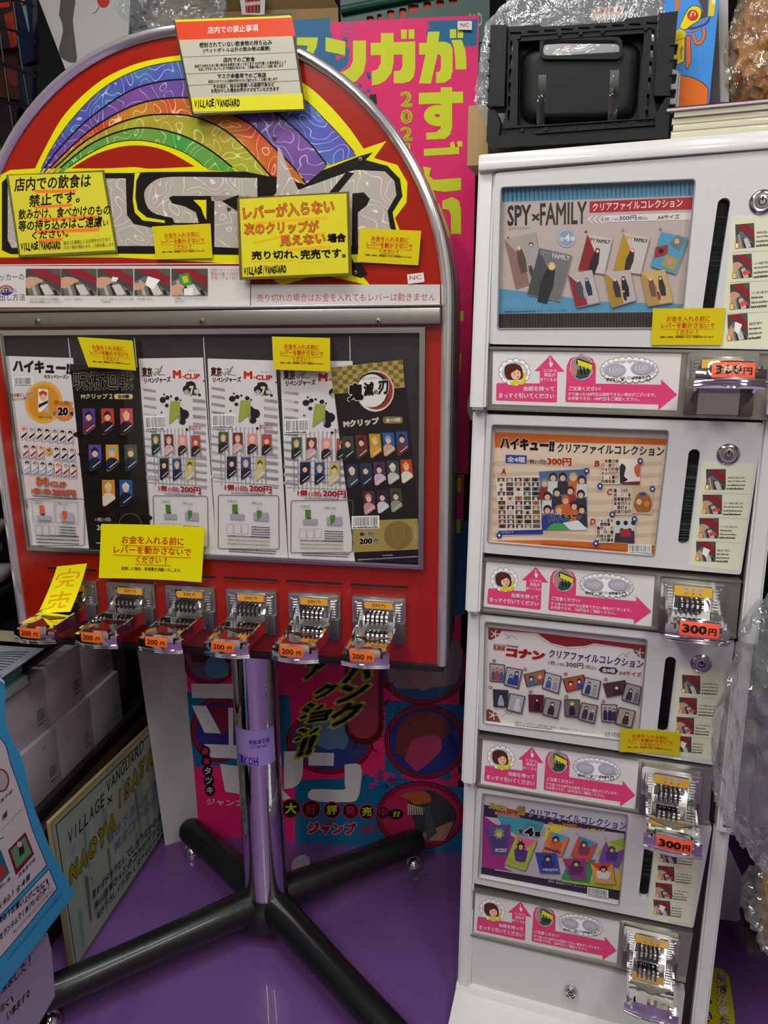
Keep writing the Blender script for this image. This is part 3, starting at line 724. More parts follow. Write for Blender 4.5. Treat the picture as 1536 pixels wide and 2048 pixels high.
def haikyu(S):
    S.poly([(110, 720), (560, 760), (600, 1250), (200, 1230)], '#dccac8')
    S.T('ハイキュー!!', 88, 362, 500, 385, 88, '#141214', .07, rot=True); S.T('セカンドシーズン', 308, 408, 480, 412, 28, '#141214', .05)
    S.bars(100, 402, 222, 448, seed=9)
    S.circ(305, 575, 132, 148, '#dc9c30'); S.ring(305, 575, 122, 138, 3, '#f0d090'); S.circ(305, 575, 105, 118, '#d08e28')
    S.poly([(270, 482), (338, 490), (340, 655), (300, 625), (266, 645)], '#b0aeb4'); S.poly([(268, 480), (334, 486), (334, 590), (290, 640), (268, 640)], '#ece8e4')
    S.circ(302, 540, 24, 26, '#e0b090'); S.poly([(276, 532), (272, 505), (300, 490), (330, 505), (328, 532), (300, 515)], '#b84c20'); S.poly([(270, 590), (334, 560), (334, 580), (270, 615)], '#2a2622'); 
    S.T('手軽にしっかり!', 98, 540, 240, 524, 26, '#b8442c', .04, '#f0ecea', .05, rot=True); S.T('ステンレス製クリップ', 100, 566, 240, 550, 22, '#b8442c', .03, '#f0ecea', .05, rot=True)
    S.poly([(448+(66 if k % 2 else 72)*math.cos(math.pi*k/16), 640+(62 if k % 2 else 68)*math.sin(math.pi*k/16)) for k in range(32)], '#e07c28')
    S.T('全', 366, 664, 398, 664, 28, '#111', .03, '#e8e4e0', .04); S.T('20', 404, 668, 478, 668, 60, '#141214', .06, '#ece8e4', .05); S.T('種', 484, 668, 514, 668, 28, '#111', .03, '#e8e4e0', .04); S.T('早3弾!!', 376, 590, 508, 596, 30, '#c4702c', .03)
    S.T('商品サンプル1種', 272, 680, 360, 686, 12, '#222')
    sk = ['#d8702c', '#24222c', '#2c2420', '#9a9aa0', '#241c24', '#8c7454', '#2c2420']
    for r, (y, n, xs) in enumerate(((738, 7, 146), (862, 7, 160), (972, 7, 172))):
        for k in range(n):
            if r == 1 and k == 3: S.circ(xs+54*k+22, y+50, 24, 26, '#d8a83c'); S.poly([(xs+54*k+8, y+40), (xs+54*k+36, y+34), (xs+54*k+30, y+60)], '#5c5448'); continue
            x = xs+54*k; yy = y+4*k
            S.poly([(x, yy), (x+42, yy+4), (x+46, yy+112), (x+28, yy+90), (x, yy+100)], '#a8a4b4'); S.poly([(x+2, yy+3), (x+40, yy+6), (x+42, yy+70), (x+16, yy+96), (x+3, yy+96)], '#e4dcd6')
            S.circ(x+22, yy+32, 12, 15, '#dcb090', 10); S.poly([(x+8, yy+32), (x+10, yy+14), (x+24, yy+8), (x+38, yy+18), (x+36, yy+34), (x+24, yy+22)], sk[(k*3+r) % 7])
            S.poly([(x+4, yy+74), (x+42, yy+44), (x+42, yy+60), (x+8, yy+92)], ('#2c2624', '#a83028', '#8cb0c8')[(r+(k > 3)*2) % 3 if r else 0])
    S.T('M', 262, 1150, 340, 1156, 56, '#e07030', .08, '#8a8488', .04); S.T('·CLIP', 344, 1158, 468, 1166, 36, '#e07030', .06, '#8a8488', .04)
    S.T('1個(1回)', 228, 1212, 362, 1220, 42, '#d86c50', .04, '#7c5450', .03); S.T('200円', 370, 1222, 534, 1232, 46, '#d86c50', .06, '#7c5450', .03)
    S.tiny(236, 1228, 550, 1250, 10, '#3c3430')
    S.line(rr(196, 1246, 596, 1572, 14), 4, '#3c3830', True)
    S.line([(228, 1258), (382, 1264), (386, 1412), (240, 1404)], 2, '#6c6864', True); S.line([(392, 1264), (546, 1272), (552, 1420), (400, 1412)], 2, '#6c6864', True)
    S.T('①はさむ', 246, 1280, 306, 1282, 18, '#444'); S.T('②押し込む', 402, 1288, 484, 1292, 18, '#444')
    S.poly([(280, 1290), (312, 1290), (318, 1350), (288, 1358)], '#dc5c3c'); S.poly([(264, 1362), (364, 1364), (364, 1398), (268, 1392)], '#b0a8b8'); S.poly([(288, 1356), (318, 1345), (316, 1362)], '#28242c')
    S.T('⇩', 448, 1325, 466, 1325, 22, '#555'); S.poly([(424, 1340), (520, 1344), (524, 1408), (430, 1400)], '#b0a8b8'); S.poly([(440, 1330), (476, 1330), (478, 1376), (452, 1402)], '#dc5c3c')
    for k in range(3): S.line(rr(254+49*k, 1428+3*k, 298+49*k, 1490+3*k, 4), 2, '#6c6864', True)
    for k in range(4): S.circ(420, 1440+20*k, 4, None, '#222'); S.tiny(430, 1446+20*k, 540, 1452+20*k, 10, '#333', k)
    for k in range(3): S.tiny(262, 1506+23*k, 560, 1514+26*k, 11, '#333', k)
card('product_card', [(17, 712), (146, 716), (180, 1099), (62, 1092)], -.0046, haikyu, ZG, 'white product card with orange disc and twenty small clips, leftmost behind the machine window')
def jujutsu(S):
    for k in range(14): S.hold = True; S.circ(560+k*35, 800+(k*137) % 600, 50, 22, '#26221f')
    S.hold = False
    S.T('呪術廻戦', 515, 490, 930, 488, 128, '#141210', .014, '#b8b49c', .02)
    S.T('Mクリップ', 566, 552, 752, 552, 38, '#d8cc90', .04, '#3c3418', .04); S.T('2', 762, 550, 786, 550, 34, '#d8cc90', .02)
    S.poly(rr(798, 516, 928, 552, 14), '#cfc183'); S.T('全8種', 820, 548, 902, 548, 28, '#16120c', .04)
    C = [(575, 617, '#5a3c84', '#6a2a44', '#22202c'), (706, 617, '#b8442c', '#1c1c28', '#22202c'), (838, 617, '#c4485c', '#242430', '#d8c04c'),
         (618, 870, '#584a94', '#22283c', '#22202c'), (738, 870, '#d89a28', '#1f2a44', '#6ab0d8'), (868, 870, '#3c5a3c', '#22303c', '#7a5c3c'), (712, 1116, '#c8882c', '#d8ccb4', '#e0cc84'), (834, 1116, '#2c5a94', '#1c202c', '#c8d0d8')]
    for x, y, a, b, h in C: pennant(S, x, y, 88, 186, a, b, hair=h, dx=6, sh=False)
    S.T('1個(1回)', 668, 1408, 775, 1408, 28, '#d8d2c8'); S.T('200円', 676, 1470, 790, 1474, 44, '#d8d2c8', .03)
    S.ring(910, 1425, 78, 74, 2.5, '#8c8880'); S.tiny(672, 1562, 720, 1564, 12, '#aaa')
card('product_card', [(140, 728), (275, 735), (304, 1100), (178, 1097)], -.0049, jujutsu, ZG, 'black product card with eight coloured clips, second from the left behind the machine window', col='#17140f')
def demon(S):
    S.quad([(775, 280), (1198, 235), (1210, 398), (786, 438)], '#a8924c'); S.hold = True
    for j in range(6):
        for i in range(14):
            if (i+j) % 2:
                a = 778+j*2+i*30; b = 281+j*26-i*3.2; S.poly([(a, b), (a+30, b-3), (a+32, b+23), (a+2, b+26)], '#94803e')
    S.hold = False
    S.circ(1035, 420, 112, 122, '#d8d4d0'); S.circ(1040, 418, 100, 112, '#9c2a1c'); S.circ(1020, 412, 96, 106, '#17130f'); S.circ(1015, 418, 90, 98, '#dedad4')
    S.T('きめつのやいば', 938, 358, 1082, 350, 20, '#222')
    S.T('鬼', 872, 480, 968, 474, 105, '#111', .06, '#e8e4dc', .04); S.T('滅', 966, 452, 1028, 448, 84, '#111', .05, '#e8e4dc', .04); S.T('の', 1026, 440, 1052, 438, 26, '#111', .05, '#e8e4dc', .04); S.T('刃', 1052, 442, 1114, 436, 82, '#111', .05, '#e8e4dc', .04)
    S.line(smooth([(890, 460), (888, 490), (868, 512)]), 9, '#111')
    S.T('Mクリップ', 850, 636, 1060, 616, 42, '#ece4d8', .05, '#8c7440', .05, rot=True); S.poly(rr(1080, 570, 1200, 612, 18), '#7c6a34'); S.T('全13種', 1096, 604, 1186, 600, 24, '#ece4d8', .05)
    P = ['#2c4a38', '#6a2430', '#b88c28', '#2c5a94', '#2c4884', '#2c3040', '#24384c', '#4c2c5c', '#30443c', '#b83c20', '#4c2c3c', '#30243c', '#3c4430']; B = ['#1c2c28', '#5a3428', '#c89c3c', '#c8a07c', '#6c2c34', '#384450', '#1f2c40', '#c8a8c0', '#b8bcb0', '#d8d0bc', '#c88c94', '#c8c4c8', '#8c9080']; H = ['#5c1c24', '#201c20', '#e0b840', '#8c94a0', '#1c1c28', '#c8ccd4', '#22303c', '#241c2c', '#d8d8d4', '#e0a030', '#d87c8c', '#1c1c24', '#241c1c']
    i = 0
    for x, y, n in ((838, 686, 5), (864, 852, 5), (962, 1010, 3)):
        for k in range(n): pennant(S, x+80*k, y-7*k, 66, 142, P[i], B[i], hair=H[i], dx=10, sh=False); i += 1
    S.quad([(900, 1188), (1286, 1172), (1300, 1354), (908, 1372)], '#a08a48')
    S.bars(904, 1165, 1052, 1218, seed=4, sl=-4)
    S.T('1個(1回)', 932, 1280, 1030, 1274, 26, '#1c1408', .04, '#e8e0c8', .05); S.T('200', 940, 1326, 1020, 1322, 36, '#1c1408', .06, '#e8e0c8', .05); S.T('円', 1028, 1318, 1052, 1317, 26, '#1c1408', .05, '#e8e0c8', .05)
    S.circ(1172, 1270, 84, 84, '#7c6a34'); S.line([(1140, 1218), (1204, 1212), (1206, 1278), (1156, 1336)], 2, '#a08c50', True)
    S.T('この面を引く', 1284, 1322, 1278, 1215, 10, '#d8d0b8', rot=True)
    S.tiny(1080, 1394, 1140, 1392, 9, '#999'); S.tiny(935, 1420, 1295, 1400, 9, '#999')
card('product_card', [(662, 735), (805.5, 719), (843, 1124), (710, 1121)], -.0060, demon, ZH, 'black and gold product card leaning at the right end of the machine window', col='#191512')

# ------------------------------------------------------------------ notices taped to the machine
CAU = ('お金を入れる前に', 'レバーを動かさないで', 'ください！', '故障した場合、修理費をいただく可能性がございます。')
CSRC = [(0, 0), (400, 0), (400, 220), (0, 220)]
def caution(S, small=True):
    r = '#c42c08'
    S.T(CAU[0], 80, 78, 322, 78, 33, r, .02); S.line([(78, 84), (324, 84)], 2.2, r)
    S.T(CAU[1], 52, 118, 352, 118, 31, r, .02); S.line([(50, 124), (354, 124)], 2.2, r)
    S.T(CAU[2][:-1], 140, 156, 236, 156, 29, r, .02); S.T('!', 252, 156, 258, 156, 28, r, .01); S.line([(136, 161), (276, 161)], 2.2, r)
    S.T(CAU[3] if small else '故障した場合、修理費を頂戴いたします。', 50 if small else 84, 176 if small else 186, 354 if small else 318, 176 if small else 186, 11 if small else 15, '#2a2408', .03 if small else .012)
def note(quad, d, draw, label, col='#cfbd0a', hs=CSRC, fr=FA, material=LAMI, curl=None, t=.0007, group='yellow notices'):
    return card('notice', quad, d, draw, None, label, 'notice', group, col, fr, hs, material, t, curl, 6)
def curlx(fr, quad, d, a, k=2, axis=0):
    P = [fr.px(*q, d) for q in quad]; lo = min(p[axis] for p in P) if axis else min(p.x for p in P)
    x0, x1 = min(p.x for p in P), max(p.x for p in P); z0, z1 = min(p.z for p in P), max(p.z for p in P)
    return lambda x, z: a*(((x-x0)/(x1-x0)-.5)*2)**2 if k == 2 else a*((z1-z)/(z1-z0))**2
q = [(304, 453), (421, 447), (425, 516), (312, 519)]
note(q, -.006, caution, 'small yellow caution notice in front of the big sign lettering, left of the lever notice')
q = [(720, 456), (843, 462), (837, 531), (716, 524)]
note(q, -.005, caution, 'small shiny yellow caution notice on the right side of the arched sign', curl=curlx(FA, q, -.005, .004))
q = [(158, 674), (268, 681), (275, 741), (178, 734)]
note(q, -.0225, caution, 'small curled yellow caution notice above the black card in the machine window', curl=curlx(FA, q, -.02, .005))
q = [(545, 673), (661, 676), (661, 743), (548, 739)]
note(q, -.0225, caution, 'small flat yellow caution notice at the top of the window, above the half covered card', curl=curlx(FA, q, -.02, .003))
q = [(205, 1047), (412, 1053), (405, 1163), (201, 1154)]
note(q, -.0175, lambda S: caution(S, False), 'large bright yellow paper notice under the machine window, above the second and third levers', col='#e6da04', material=PRINT, curl=curlx(FA, q, -.0175, .006))
def sold(S):
    S.line(smooth([(70, 25), (72, 52)]), 9, '#e8a000'); S.line(smooth([(22, 95), (26, 62), (70, 52), (118, 58), (116, 92)]), 9, '#e8a000'); S.line([(48, 80), (95, 80)], 8, '#e8a000'); S.line([(36, 106), (106, 104)], 8, '#e8a000'); S.line(smooth([(62, 108), (50, 132), (28, 142)]), 8, '#e8a000'); S.line(smooth([(84, 106), (84, 136), (112, 134)]), 8, '#e8a000')
    S.line([(20, 195), (118, 190)], 9, '#e8a000'); S.line([(72, 168), (74, 215)], 9, '#e8a000'); S.line([(30, 222), (112, 214), (112, 236)], 8, '#e8a000'); S.line([(30, 222), (30, 240)], 8, '#e8a000'); S.line(smooth([(60, 236), (54, 256), (32, 268)]), 8, '#e8a000'); S.line(smooth([(84, 234), (86, 262), (114, 256)]), 8, '#e8a000')
q = [(114, 1133), (174, 1127), (152, 1216), (90, 1218)]
note(q, -.03, sold, 'yellow sticky note with orange handwriting hanging over the leftmost coin lever', col='#f0e612', material=PRINT, hs=[(0, 0), (145, 0), (145, 290), (0, 290)], curl=curlx(FA, q, -.03, .022, 1))
ZA_, ZB_ = Z(0, 0, 3.072), Z(320, 0, 2.4)
def village(S, x0, y0, x1, y1, h, col='#111'):
    n = len('VILLAGE/VANGUARD'); w_ = (x1-x0)/n
    for i, c in enumerate('VILLAGE/VANGUARD'):
        k = (0, .18, -.05, .15, -.1, .05, -.12, .1, -.08, .14, 0, .12, -.1, .16, -.04, .06)[i]; f = (i+.5)/n; y = y0+(y1-y0)*f
        S.T(c, x0+w_*i+w_*(.36 if c == 'I' else .3 if c == '/' else .04), y+h*k*.6+(h*.1 if c == '/' else 0), x0+w_*(i+1)-w_*(.36 if c == 'I' else .2 if c == '/' else .04), y+h*k*.6-(0), h*(1.1 if c == '/' else .85+abs(k)*.6), col, 0 if c == '/' else .035)
def rules(S):
    S.poly([(72, 95), (630, 75), (634, 85), (74, 106)], '#d8d020'); S.poly([(74, 106), (634, 84), (650, 172), (88, 192)], '#d8431c')
    S.T('店内での禁止事項', 230, 162, 472, 150, 34, '#f4ece4', .015, rot=True)
    for a, b in ((105, 275), (118, 356), (132, 411)): S.line([(a, b), (a+540, b-24)], 2, '#333')
    S.T('密封されていない飲食物の持ち込み', 190, 230, 538, 216, 26, '#1c1a16', .03, rot=True)
    S.T('(ペットボトル以外の飲み物は厳禁)', 208, 258, 530, 246, 26, '#1c1a16', .03, rot=True)
    S.T('店内でのご飲食', 304, 300, 456, 296, 24, '#1c1a16', .03, rot=True)
    S.T('当店では本など水に弱い商品を多数取り扱っております 水が付着した場合商品として', 168, 326, 606, 306, 16, '#1c1a16', .02, rot=True); S.T('お出しできなくなってしまう可能性があるため、ご理解の程よろしくお願い致します', 186, 341, 592, 323, 15, '#1c1a16', .02, rot=True)
    S.T('マスク未着用でのご来店', 276, 378, 510, 372, 24, '#1c1a16', .03, rot=True); S.T('新型コロナウイルス感染予防のためご協力よろしくお願い致します', 233, 400, 564, 386, 15, '#1c1a16', .02, rot=True)
    S.T('そのほか、他のお客様への迷惑行為など', 256, 426, 550, 414, 20, '#1c1a16', .025, rot=True); S.T('お見かけした場合お声かけさせていただきます', 246, 446, 572, 436, 20, '#1c1a16', .025, rot=True)
    S.poly([(150, 470), (684, 448), (690, 524), (160, 538)], '#d9d322'); village(S, 165, 517, 384, 510, 40)
S = Sheet(FA, -.020); q = [(345, 45), (584, 27), (611, 219), (386, 229)]
S.back([(347+(0), 42), (583, 25), (612, 221), (384, 232)], .0009, '#43401f', 3)
S.quad([(351, 47), (579, 30), (607, 217), (388, 227)], '#b9b7a4', 3); S.tr = ZB_; rules(S)
solo('notice', S, LAMI, FA, 'laminated white, red and yellow rules sheet hanging over the top of the arch', 'notice', 'yellow notices', fix=False, smooth=False)
def eat(S):
    hand = [('店内での飲食は', 88, 195, 556, 168, 86), ('禁止です。', 178, 290, 490, 262, 76), ('飲みかけ、食べかけのもの', 112, 368, 676, 338, 66), ('等の持ち込みはご遠慮', 112, 440, 626, 412, 68), ('い', 632, 404, 664, 404, 34), ('ください。', 196, 490, 420, 472, 50)]
    for a, b, c, d_, e in ((210, 184, 472, 180, 20), (205, 282, 448, 268, 18), (225, 358, 600, 340, 20), (220, 432, 615, 416, 22), (235, 490, 390, 476, 22)):
        S.poly([(a, b), (c, d_), (c-8, d_+e), (a+6, b+e)], '#ef7a28')
    for s, a, b, c, d_, h in hand: S.T(s, a, b, c, d_, h, '#16120e', .022, rot=True, lean=.1)
    village(S, 128, 556, 374, 545, 52)
    S.T('誠ほうお客様にしるお声をかけさせて', 392, 522, 680, 498, 24, '#33301c', rot=True); S.T('いただく場合が御座います。ご注意お願いします。', 388, 550, 706, 528, 22, '#33301c', rot=True)
S = Sheet(FA, -.005); S.back([(12, 350), (208, 340), (236, 505), (38, 515)], .0009, '#6a6620', 3); S.quad([(17, 351), (204, 344), (231, 500), (41, 510)], '#d4cb34', 3); S.tr = Z(0, 320, 3.072); eat(S)
solo('notice', S, LAMI, FA, 'large yellow laminated notice with black handwriting and orange underlines, left on the sign', 'notice', 'yellow notices', fix=False, smooth=False)
def lever_n(S):
    o = '#f07a30'; y = '#e4b020'
    for a, b, c, d_, e in ((290, 340, 665, 312, 16), (290, 450, 480, 408, 14), (610, 400, 690, 396, 16), (478, 486, 690, 470, 16), (672, 312, 700, 310, 18), (694, 470, 720, 468, 14)): S.poly([(a, b), (c, d_), (c, d_+e), (a, b+e)], y)
    S.line(smooth([(276, 560), (360, 552), (440, 556), (512, 550)]), 5, '#ddb42c'); S.line(smooth([(540, 556), (620, 560), (684, 556)]), 5, '#ddb42c')
    S.T('レバーが入らない', 240, 330, 738, 290, 74, o, .03, '#2a1206', .028, rot=True)
    S.T('次のクリップが', 244, 412, 652, 398, 66, o, .03, '#2a1206', .028, rot=True)
    S.T('見えない', 440, 474, 690, 458, 58, o, .03, '#2a1206', .028, rot=True); S.T('場合', 700, 454, 802, 450, 50, '#15120e', .06, rot=True)
    S.T('売り切れ、', 284, 548, 540, 540, 48, '#15120e', .03, rot=True); S.T('完売です。', 552, 546, 800, 536, 54, '#15120e', .03, rot=True)
    village(S, 240, 630, 474, 616, 46)
S = Sheet(FA, -.018); S.back([(474, 396), (698, 383), (704, 551), (479, 560)], .0009, '#6a5c20', 3); S.quad([(479, 398), (693, 387), (697, 546), (485, 554)], '#d6cc28', 3); S.tr = Z(400, 320, 2.743); lever_n(S)
solo('notice', S, LAMI, FA, 'yellow laminated notice with big orange and black handwriting in the middle of the sign', 'notice', 'yellow notices', fix=False, smooth=False)
# ------------------------------------------------------------------ white file vending cabinet, four tiers
cab = thing('file_cabinet_machine', FB, 'tall white four-tier vending cabinet with clear file windows and coin levers', 'vending machine')
PN = FB.px
def loc(*pts): return [(PN(x, y).x, PN(x, y).z) for x, y in pts]
# body: a stepped side profile, each tier leaning out towards its foot
steps_z = [1.612, 1.228, .872, .530, .03]
xl, xr = -.178, .272
body = MB()
body.box(xl, xr, .014, .36, .03, 1.612, bev=.006)
part('case', body, WHITEP, cab)
for k in range(4):
    zt, zb = steps_z[k], steps_z[k+1]
    for sx, x0, x1, nm in ((-1, xl-.004, xl+.022, 'side_rail'), (1, xr-.016, xr+.010, 'side_rail')):
        mb = MB(); y1 = -.024 if k < 3 else -.016
        bm = bmesh.new()
        vs = [bm.verts.new(v) for v in ((x0, .003, zt-.002), (x1, .003, zt-.002), (x1, y1, zb+.002), (x0, y1, zb+.002), (x0, .06, zt-.002), (x1, .06, zt-.002), (x1, .06, zb+.002), (x0, .06, zb+.002))]
        for f in ((0, 1, 2, 3), (5, 4, 7, 6), (4, 0, 3, 7), (1, 5, 6, 2), (4, 5, 1, 0), (3, 2, 6, 7)): bm.faces.new([vs[i] for i in f])
        bmesh.ops.bevel(bm, geom=bm.edges[:], offset=.004, segments=3, affect='EDGES')
        mb.bm(bm); part(nm, mb, WHITEP, cab)
part('top_fascia', MB().box(xl-.004, xr+.010, -.004, .37, 1.592, 1.618, bev=.006), WHITEP, cab)
part('top_fascia', MB().box(xl-.002, xr+.008, -.010, .0, 1.593, 1.606, bev=.004), WHITEP, cab)
# foot that flares towards the viewer
f = MB(); bm = bmesh.new()
pr = [(-.014, .062), (-.022, .052), (-.16, .012), (-.17, 0), (.37, 0), (.37, .05), (.05, .062)]
vs = [[bm.verts.new((x+(sx*.0), y, z)) for y, z in pr] for sx, x in ((-1, xl-.006), (1, xr+.012))]
n = len(pr); bm.faces.new(vs[0]); bm.faces.new(vs[1][::-1])
for i in range(n): bm.faces.new((vs[0][i], vs[1][i], vs[1][(i+1) % n], vs[0][(i+1) % n]))
f.bm(bm); part('foot', f, WHITEP, cab)
# tiers measured on the photograph: panel, window, slot ends, lock, sticker, label strip, label, lever plate centre
TR = [dict(pan=[(991, 347), (1600, 296), (1572, 700), (979, 688)], win=[(1003, 375), (1390, 359), (1362, 657), (996, 658)], s0=(1447, 409), s1=(1413, 640), sw=25, lock=(1523, 405), st=[(1463, 432), (1562, 430), (1545, 697), (1440, 697)], strip=[(981, 693), (1560, 702), (1553, 840), (974, 819)], lab=[(986, 703), (1363, 706), (1354, 821), (984, 808)], mech=(.191, 1.276), tilt=22),
      dict(pan=[(974, 828), (1527, 845), (1481, 1148), (965, 1104)], win=[(985, 848), (1337, 860), (1308, 1111), (976, 1083)], s0=(1388, 908), s1=(1367, 1079), sw=23, lock=(1456, 908), st=[(1405, 923), (1510, 928), (1478, 1142), (1377, 1131)], strip=[(967, 1114), (1482, 1158), (1471, 1274), (961, 1221)], lab=[(973, 1121), (1310, 1147), (1303, 1253), (967, 1213)], mech=(.183, .923), tilt=13),
      dict(pan=[(961, 1228), (1470, 1280), (1429, 1528), (957, 1457)], win=[(971, 1241), (1294, 1276), (1276, 1482), (967, 1444)], s0=(1341, 1321), s1=(1325, 1456), sw=22, lock=(1402, 1325), st=[(1357, 1335), (1455, 1346), (1423, 1521), (1336, 1509)], strip=[(955, 1468), (1425, 1532), (1417, 1645), (953, 1567)], lab=[(966, 1474), (1278, 1521), (1270, 1618), (961, 1567)], mech=(.180, .580), tilt=3),
      dict(pan=[(955, 1574), (1424, 1650), (1386, 1853), (946, 1763)], win=[(966, 1583), (1256, 1626), (1238, 1807), (957, 1752)], s0=(1301, 1671), s1=(1287, 1787), sw=20, lock=(1356, 1680), st=[(1313, 1681), (1401, 1696), (1381, 1849), (1295, 1834)], strip=[(947, 1775), (1386, 1861), (1371, 1959), (943, 1866)], lab=[(951, 1781), (1240, 1838), (1233, 1926), (947, 1865)], mech=(.174, .247), tilt=2)]
ZF, ZK, ZL, ZM = Z(960, 300, 2.667), Z(950, 820, 2.621), Z(940, 1220, 2.577), Z(910, 1600, 2.454)
PANELM = mat('panel_enamel', '#cfcfcd', .3, bump=.12, bscale=160, bdist=.0005, coat=.3)
HOLE = mat('slot_black', '#050505')
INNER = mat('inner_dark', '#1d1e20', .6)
def rnd(q, r=.004):
    # round the corners of a quadrilateral
    o = []; n = len(q)
    for i in range(n):
        p = Vector(q[i]); a = (Vector(q[i-1])-p).normalized()*r; b = (Vector(q[(i+1) % n])-p).normalized()*r
        for t in (0, .25, .5, .75, 1): o.append(tuple(p+a*(1-t)**2+b*t*t))
    return o
LS = [(70, 1075), (1075, 1082), (1050, 1390), (65, 1355)]
def strip_label(S):
    pk = '#de4478'; wt = '#f4eef0'
    def cloud(cx, cy, rx, ry, n):
        k = [(cx+rx*math.cos(2*math.pi*i/n), cy+ry*math.sin(2*math.pi*i/n)) for i in range(n)]; r = math.pi*rx/n*1.02
        S.hold = True; S.up(); S.lv += 1
        for a, b in k: S.circ(a, b, r+2.5, (r+2.5)*1.05, '#4a3c34', 12)
        S.lv += 1
        for a, b in k: S.circ(a, b, r, r*1.05, '#ffffff', 12)
        S.circ(cx, cy, rx+1, ry+1, '#ffffff', 20); S.hold = False; S.lv += 1
    S.poly([(88, 1250), (94, 1243), (318, 1245), (318, 1180), (290, 1180), (375, 1093), (452, 1184), (412, 1184), (410, 1342), (402, 1348), (90, 1337), (86, 1330)], pk)
    S.poly([(458, 1250), (462, 1150), (480, 1112), (540, 1088), (600, 1112), (618, 1150), (616, 1246), (965, 1252), (965, 1222), (1052, 1306), (950, 1388), (950, 1358), (460, 1346), (454, 1338)], pk)
    cloud(185, 1185, 68, 56, 13)
    S.poly(smooth([(158, 1255), (168, 1235), (195, 1228), (222, 1238), (228, 1192), (238, 1192), (245, 1215), (232, 1250)], 3), '#dccf1c')
    S.poly(smooth([(132, 1200), (132, 1160), (160, 1140), (200, 1142), (226, 1168), (228, 1215), (200, 1226), (150, 1224), (132, 1200)], 4), '#542a1c')
    S.circ(192, 1198, 26, 28, '#f2bfa0'); S.poly([(166, 1190), (164, 1160), (215, 1162), (220, 1182), (196, 1172)], '#542a1c')
    S.circ(184, 1196, 2.6, 4, '#222'); S.circ(204, 1192, 2.6, 4, '#222'); S.poly(smooth([(194, 1210), (208, 1207), (202, 1216)], 3), '#c03c3c'); S.line([(178, 1186), (188, 1186)], 1.6, '#331a10'); S.line([(200, 1183), (210, 1182)], 1.6, '#331a10')
    S.circ(236, 1183, 9, 9, '#f6d2b8'); S.line([(235, 1178), (236, 1150)], 7, '#f6d2b8')
    S.line([(374, 1108), (375, 1132)], 4, wt); S.circ(376, 1140, 8, 9, wt); S.poly([(368, 1138), (388, 1132), (386, 1150), (376, 1160)], wt)
    S.T('ココから', 336, 1184, 408, 1185, 16, wt, .01); S.T('商品が', 342, 1209, 402, 1210, 20, wt, .01); S.T('出てくるよ!', 320, 1233, 410, 1234, 18, wt, .01)
    S.T('台紙を持って', 232, 1286, 396, 1287, 26, wt, .03); S.T('まっすぐ引いてください', 102, 1324, 396, 1327, 28, wt, .03)
    S.circ(541, 1161, 62, 66, '#f8f4f4', 28); S.circ(541, 1161, 60, 64, '#8c9088', 28)
    S.poly([(515, 1112), (530, 1112), (603, 1140), (603, 1175), (512, 1140)], '#262422'); S.poly([(520, 1118), (600, 1146), (598, 1176), (522, 1146)], '#e0d828')
    S.poly([(500, 1170), (590, 1170), (575, 1210), (530, 1224), (500, 1205)], '#3a4c44'); S.poly([(482, 1150), (500, 1136), (520, 1160), (515, 1200), (498, 1210), (484, 1185)], '#b88470')
    for k in range(3): S.poly([(530+20*k, 1150+6*k), (536+20*k, 1150+6*k), (546+18*k, 1195), (538+18*k, 1198)], '#1a1818')
    cloud(795, 1172, 135, 52, 24)
    for x, y in ((722, 1172), (860, 1162)):
        S.circ(x, y+3, 57, 36, '#86868e', 24); S.circ(x, y, 56, 34, '#b4b4bc', 24); S.ring(x, y, 47, 27, 2, '#94949c'); S.T('100', x-34, y+17, x+34, y+15, 30, '#e4e4ea', .03, '#84848c', .03)
    S.T('ギザなし', 672, 1234, 738, 1230, 18, '#1c1414', .03); S.line([(750, 1214), (768, 1234)], 4, '#1c1414'); S.line([(768, 1214), (750, 1234)], 4, '#1c1414')
    S.T('ギザあり', 808, 1226, 876, 1222, 18, '#1c1414', .03); S.ring(897, 1215, 10, 11, 4, '#1c1414')
    S.T('ご注意ください!', 474, 1283, 642, 1285, 22, wt, .03)
    S.T('すり減った100円玉は使用できない場合がございます。', 470, 1312, 936, 1317, 20, wt, .008); S.T('お手数ですが、100円玉をご確認ください。', 470, 1335, 846, 1340, 20, wt, .008)
SS = [(1195, 270), (1465, 285), (1385, 840), (1120, 820)]
def how_to(S):
    rows = [(1218, 310, 1316, 418, 1328, 1420), (1200, 443, 1297, 545, 1308, 1408), (1182, 566, 1280, 672, 1290, 1378), (1165, 690, 1264, 796, 1272, 1340)]
    for k, (a, b, c, d, e, g) in enumerate(rows):
        lv = S.lv; dx = -14
        photo(S, a-4, b, c, d, (7, 0, 1, 3)[k]); S.rect(a-10, d-26, a+14, d-2, '#dfa03c'); S.T(str(k+1), a-4, d-6, a+6, d-6, 16, '#fff')
        if k in (1, 2): S.poly([(a+40, d-22), (a+62, d-36), (a+62, d-28), (a+84, d-30), (a+86, d-16), (a+62, d-14), (a+62, d-6)], '#e04c34')
        t = [('100円玉を3枚入れます。', 'Insert 3 of 100-yen coins.'), ('レバーを奥まで押します。', 'Push the lever all the way.'), ('レバーを引っ張ります。', 'Pull the lever.'), ('商品が出て来ます。', 'Item comes out.')][k]
        S.T(t[0], e, b+50, g, b+50, 11, '#3c3c30', .01); S.T(t[1], e-2, b+68, g-2 if k < 2 else e+60, b+68, 9, '#22221a', .03)
        S.tiny(e-4, b+88, g-6, b+88, 9, '#66665a', k); S.tiny(e-6, b+107, g-10, b+107, 10, '#3c3c30', k+5)
        if k < 3: S.line([(a-22, d+12), (g+20, d+22)], 1.2, '#a8ac98')
        S.lv = lv
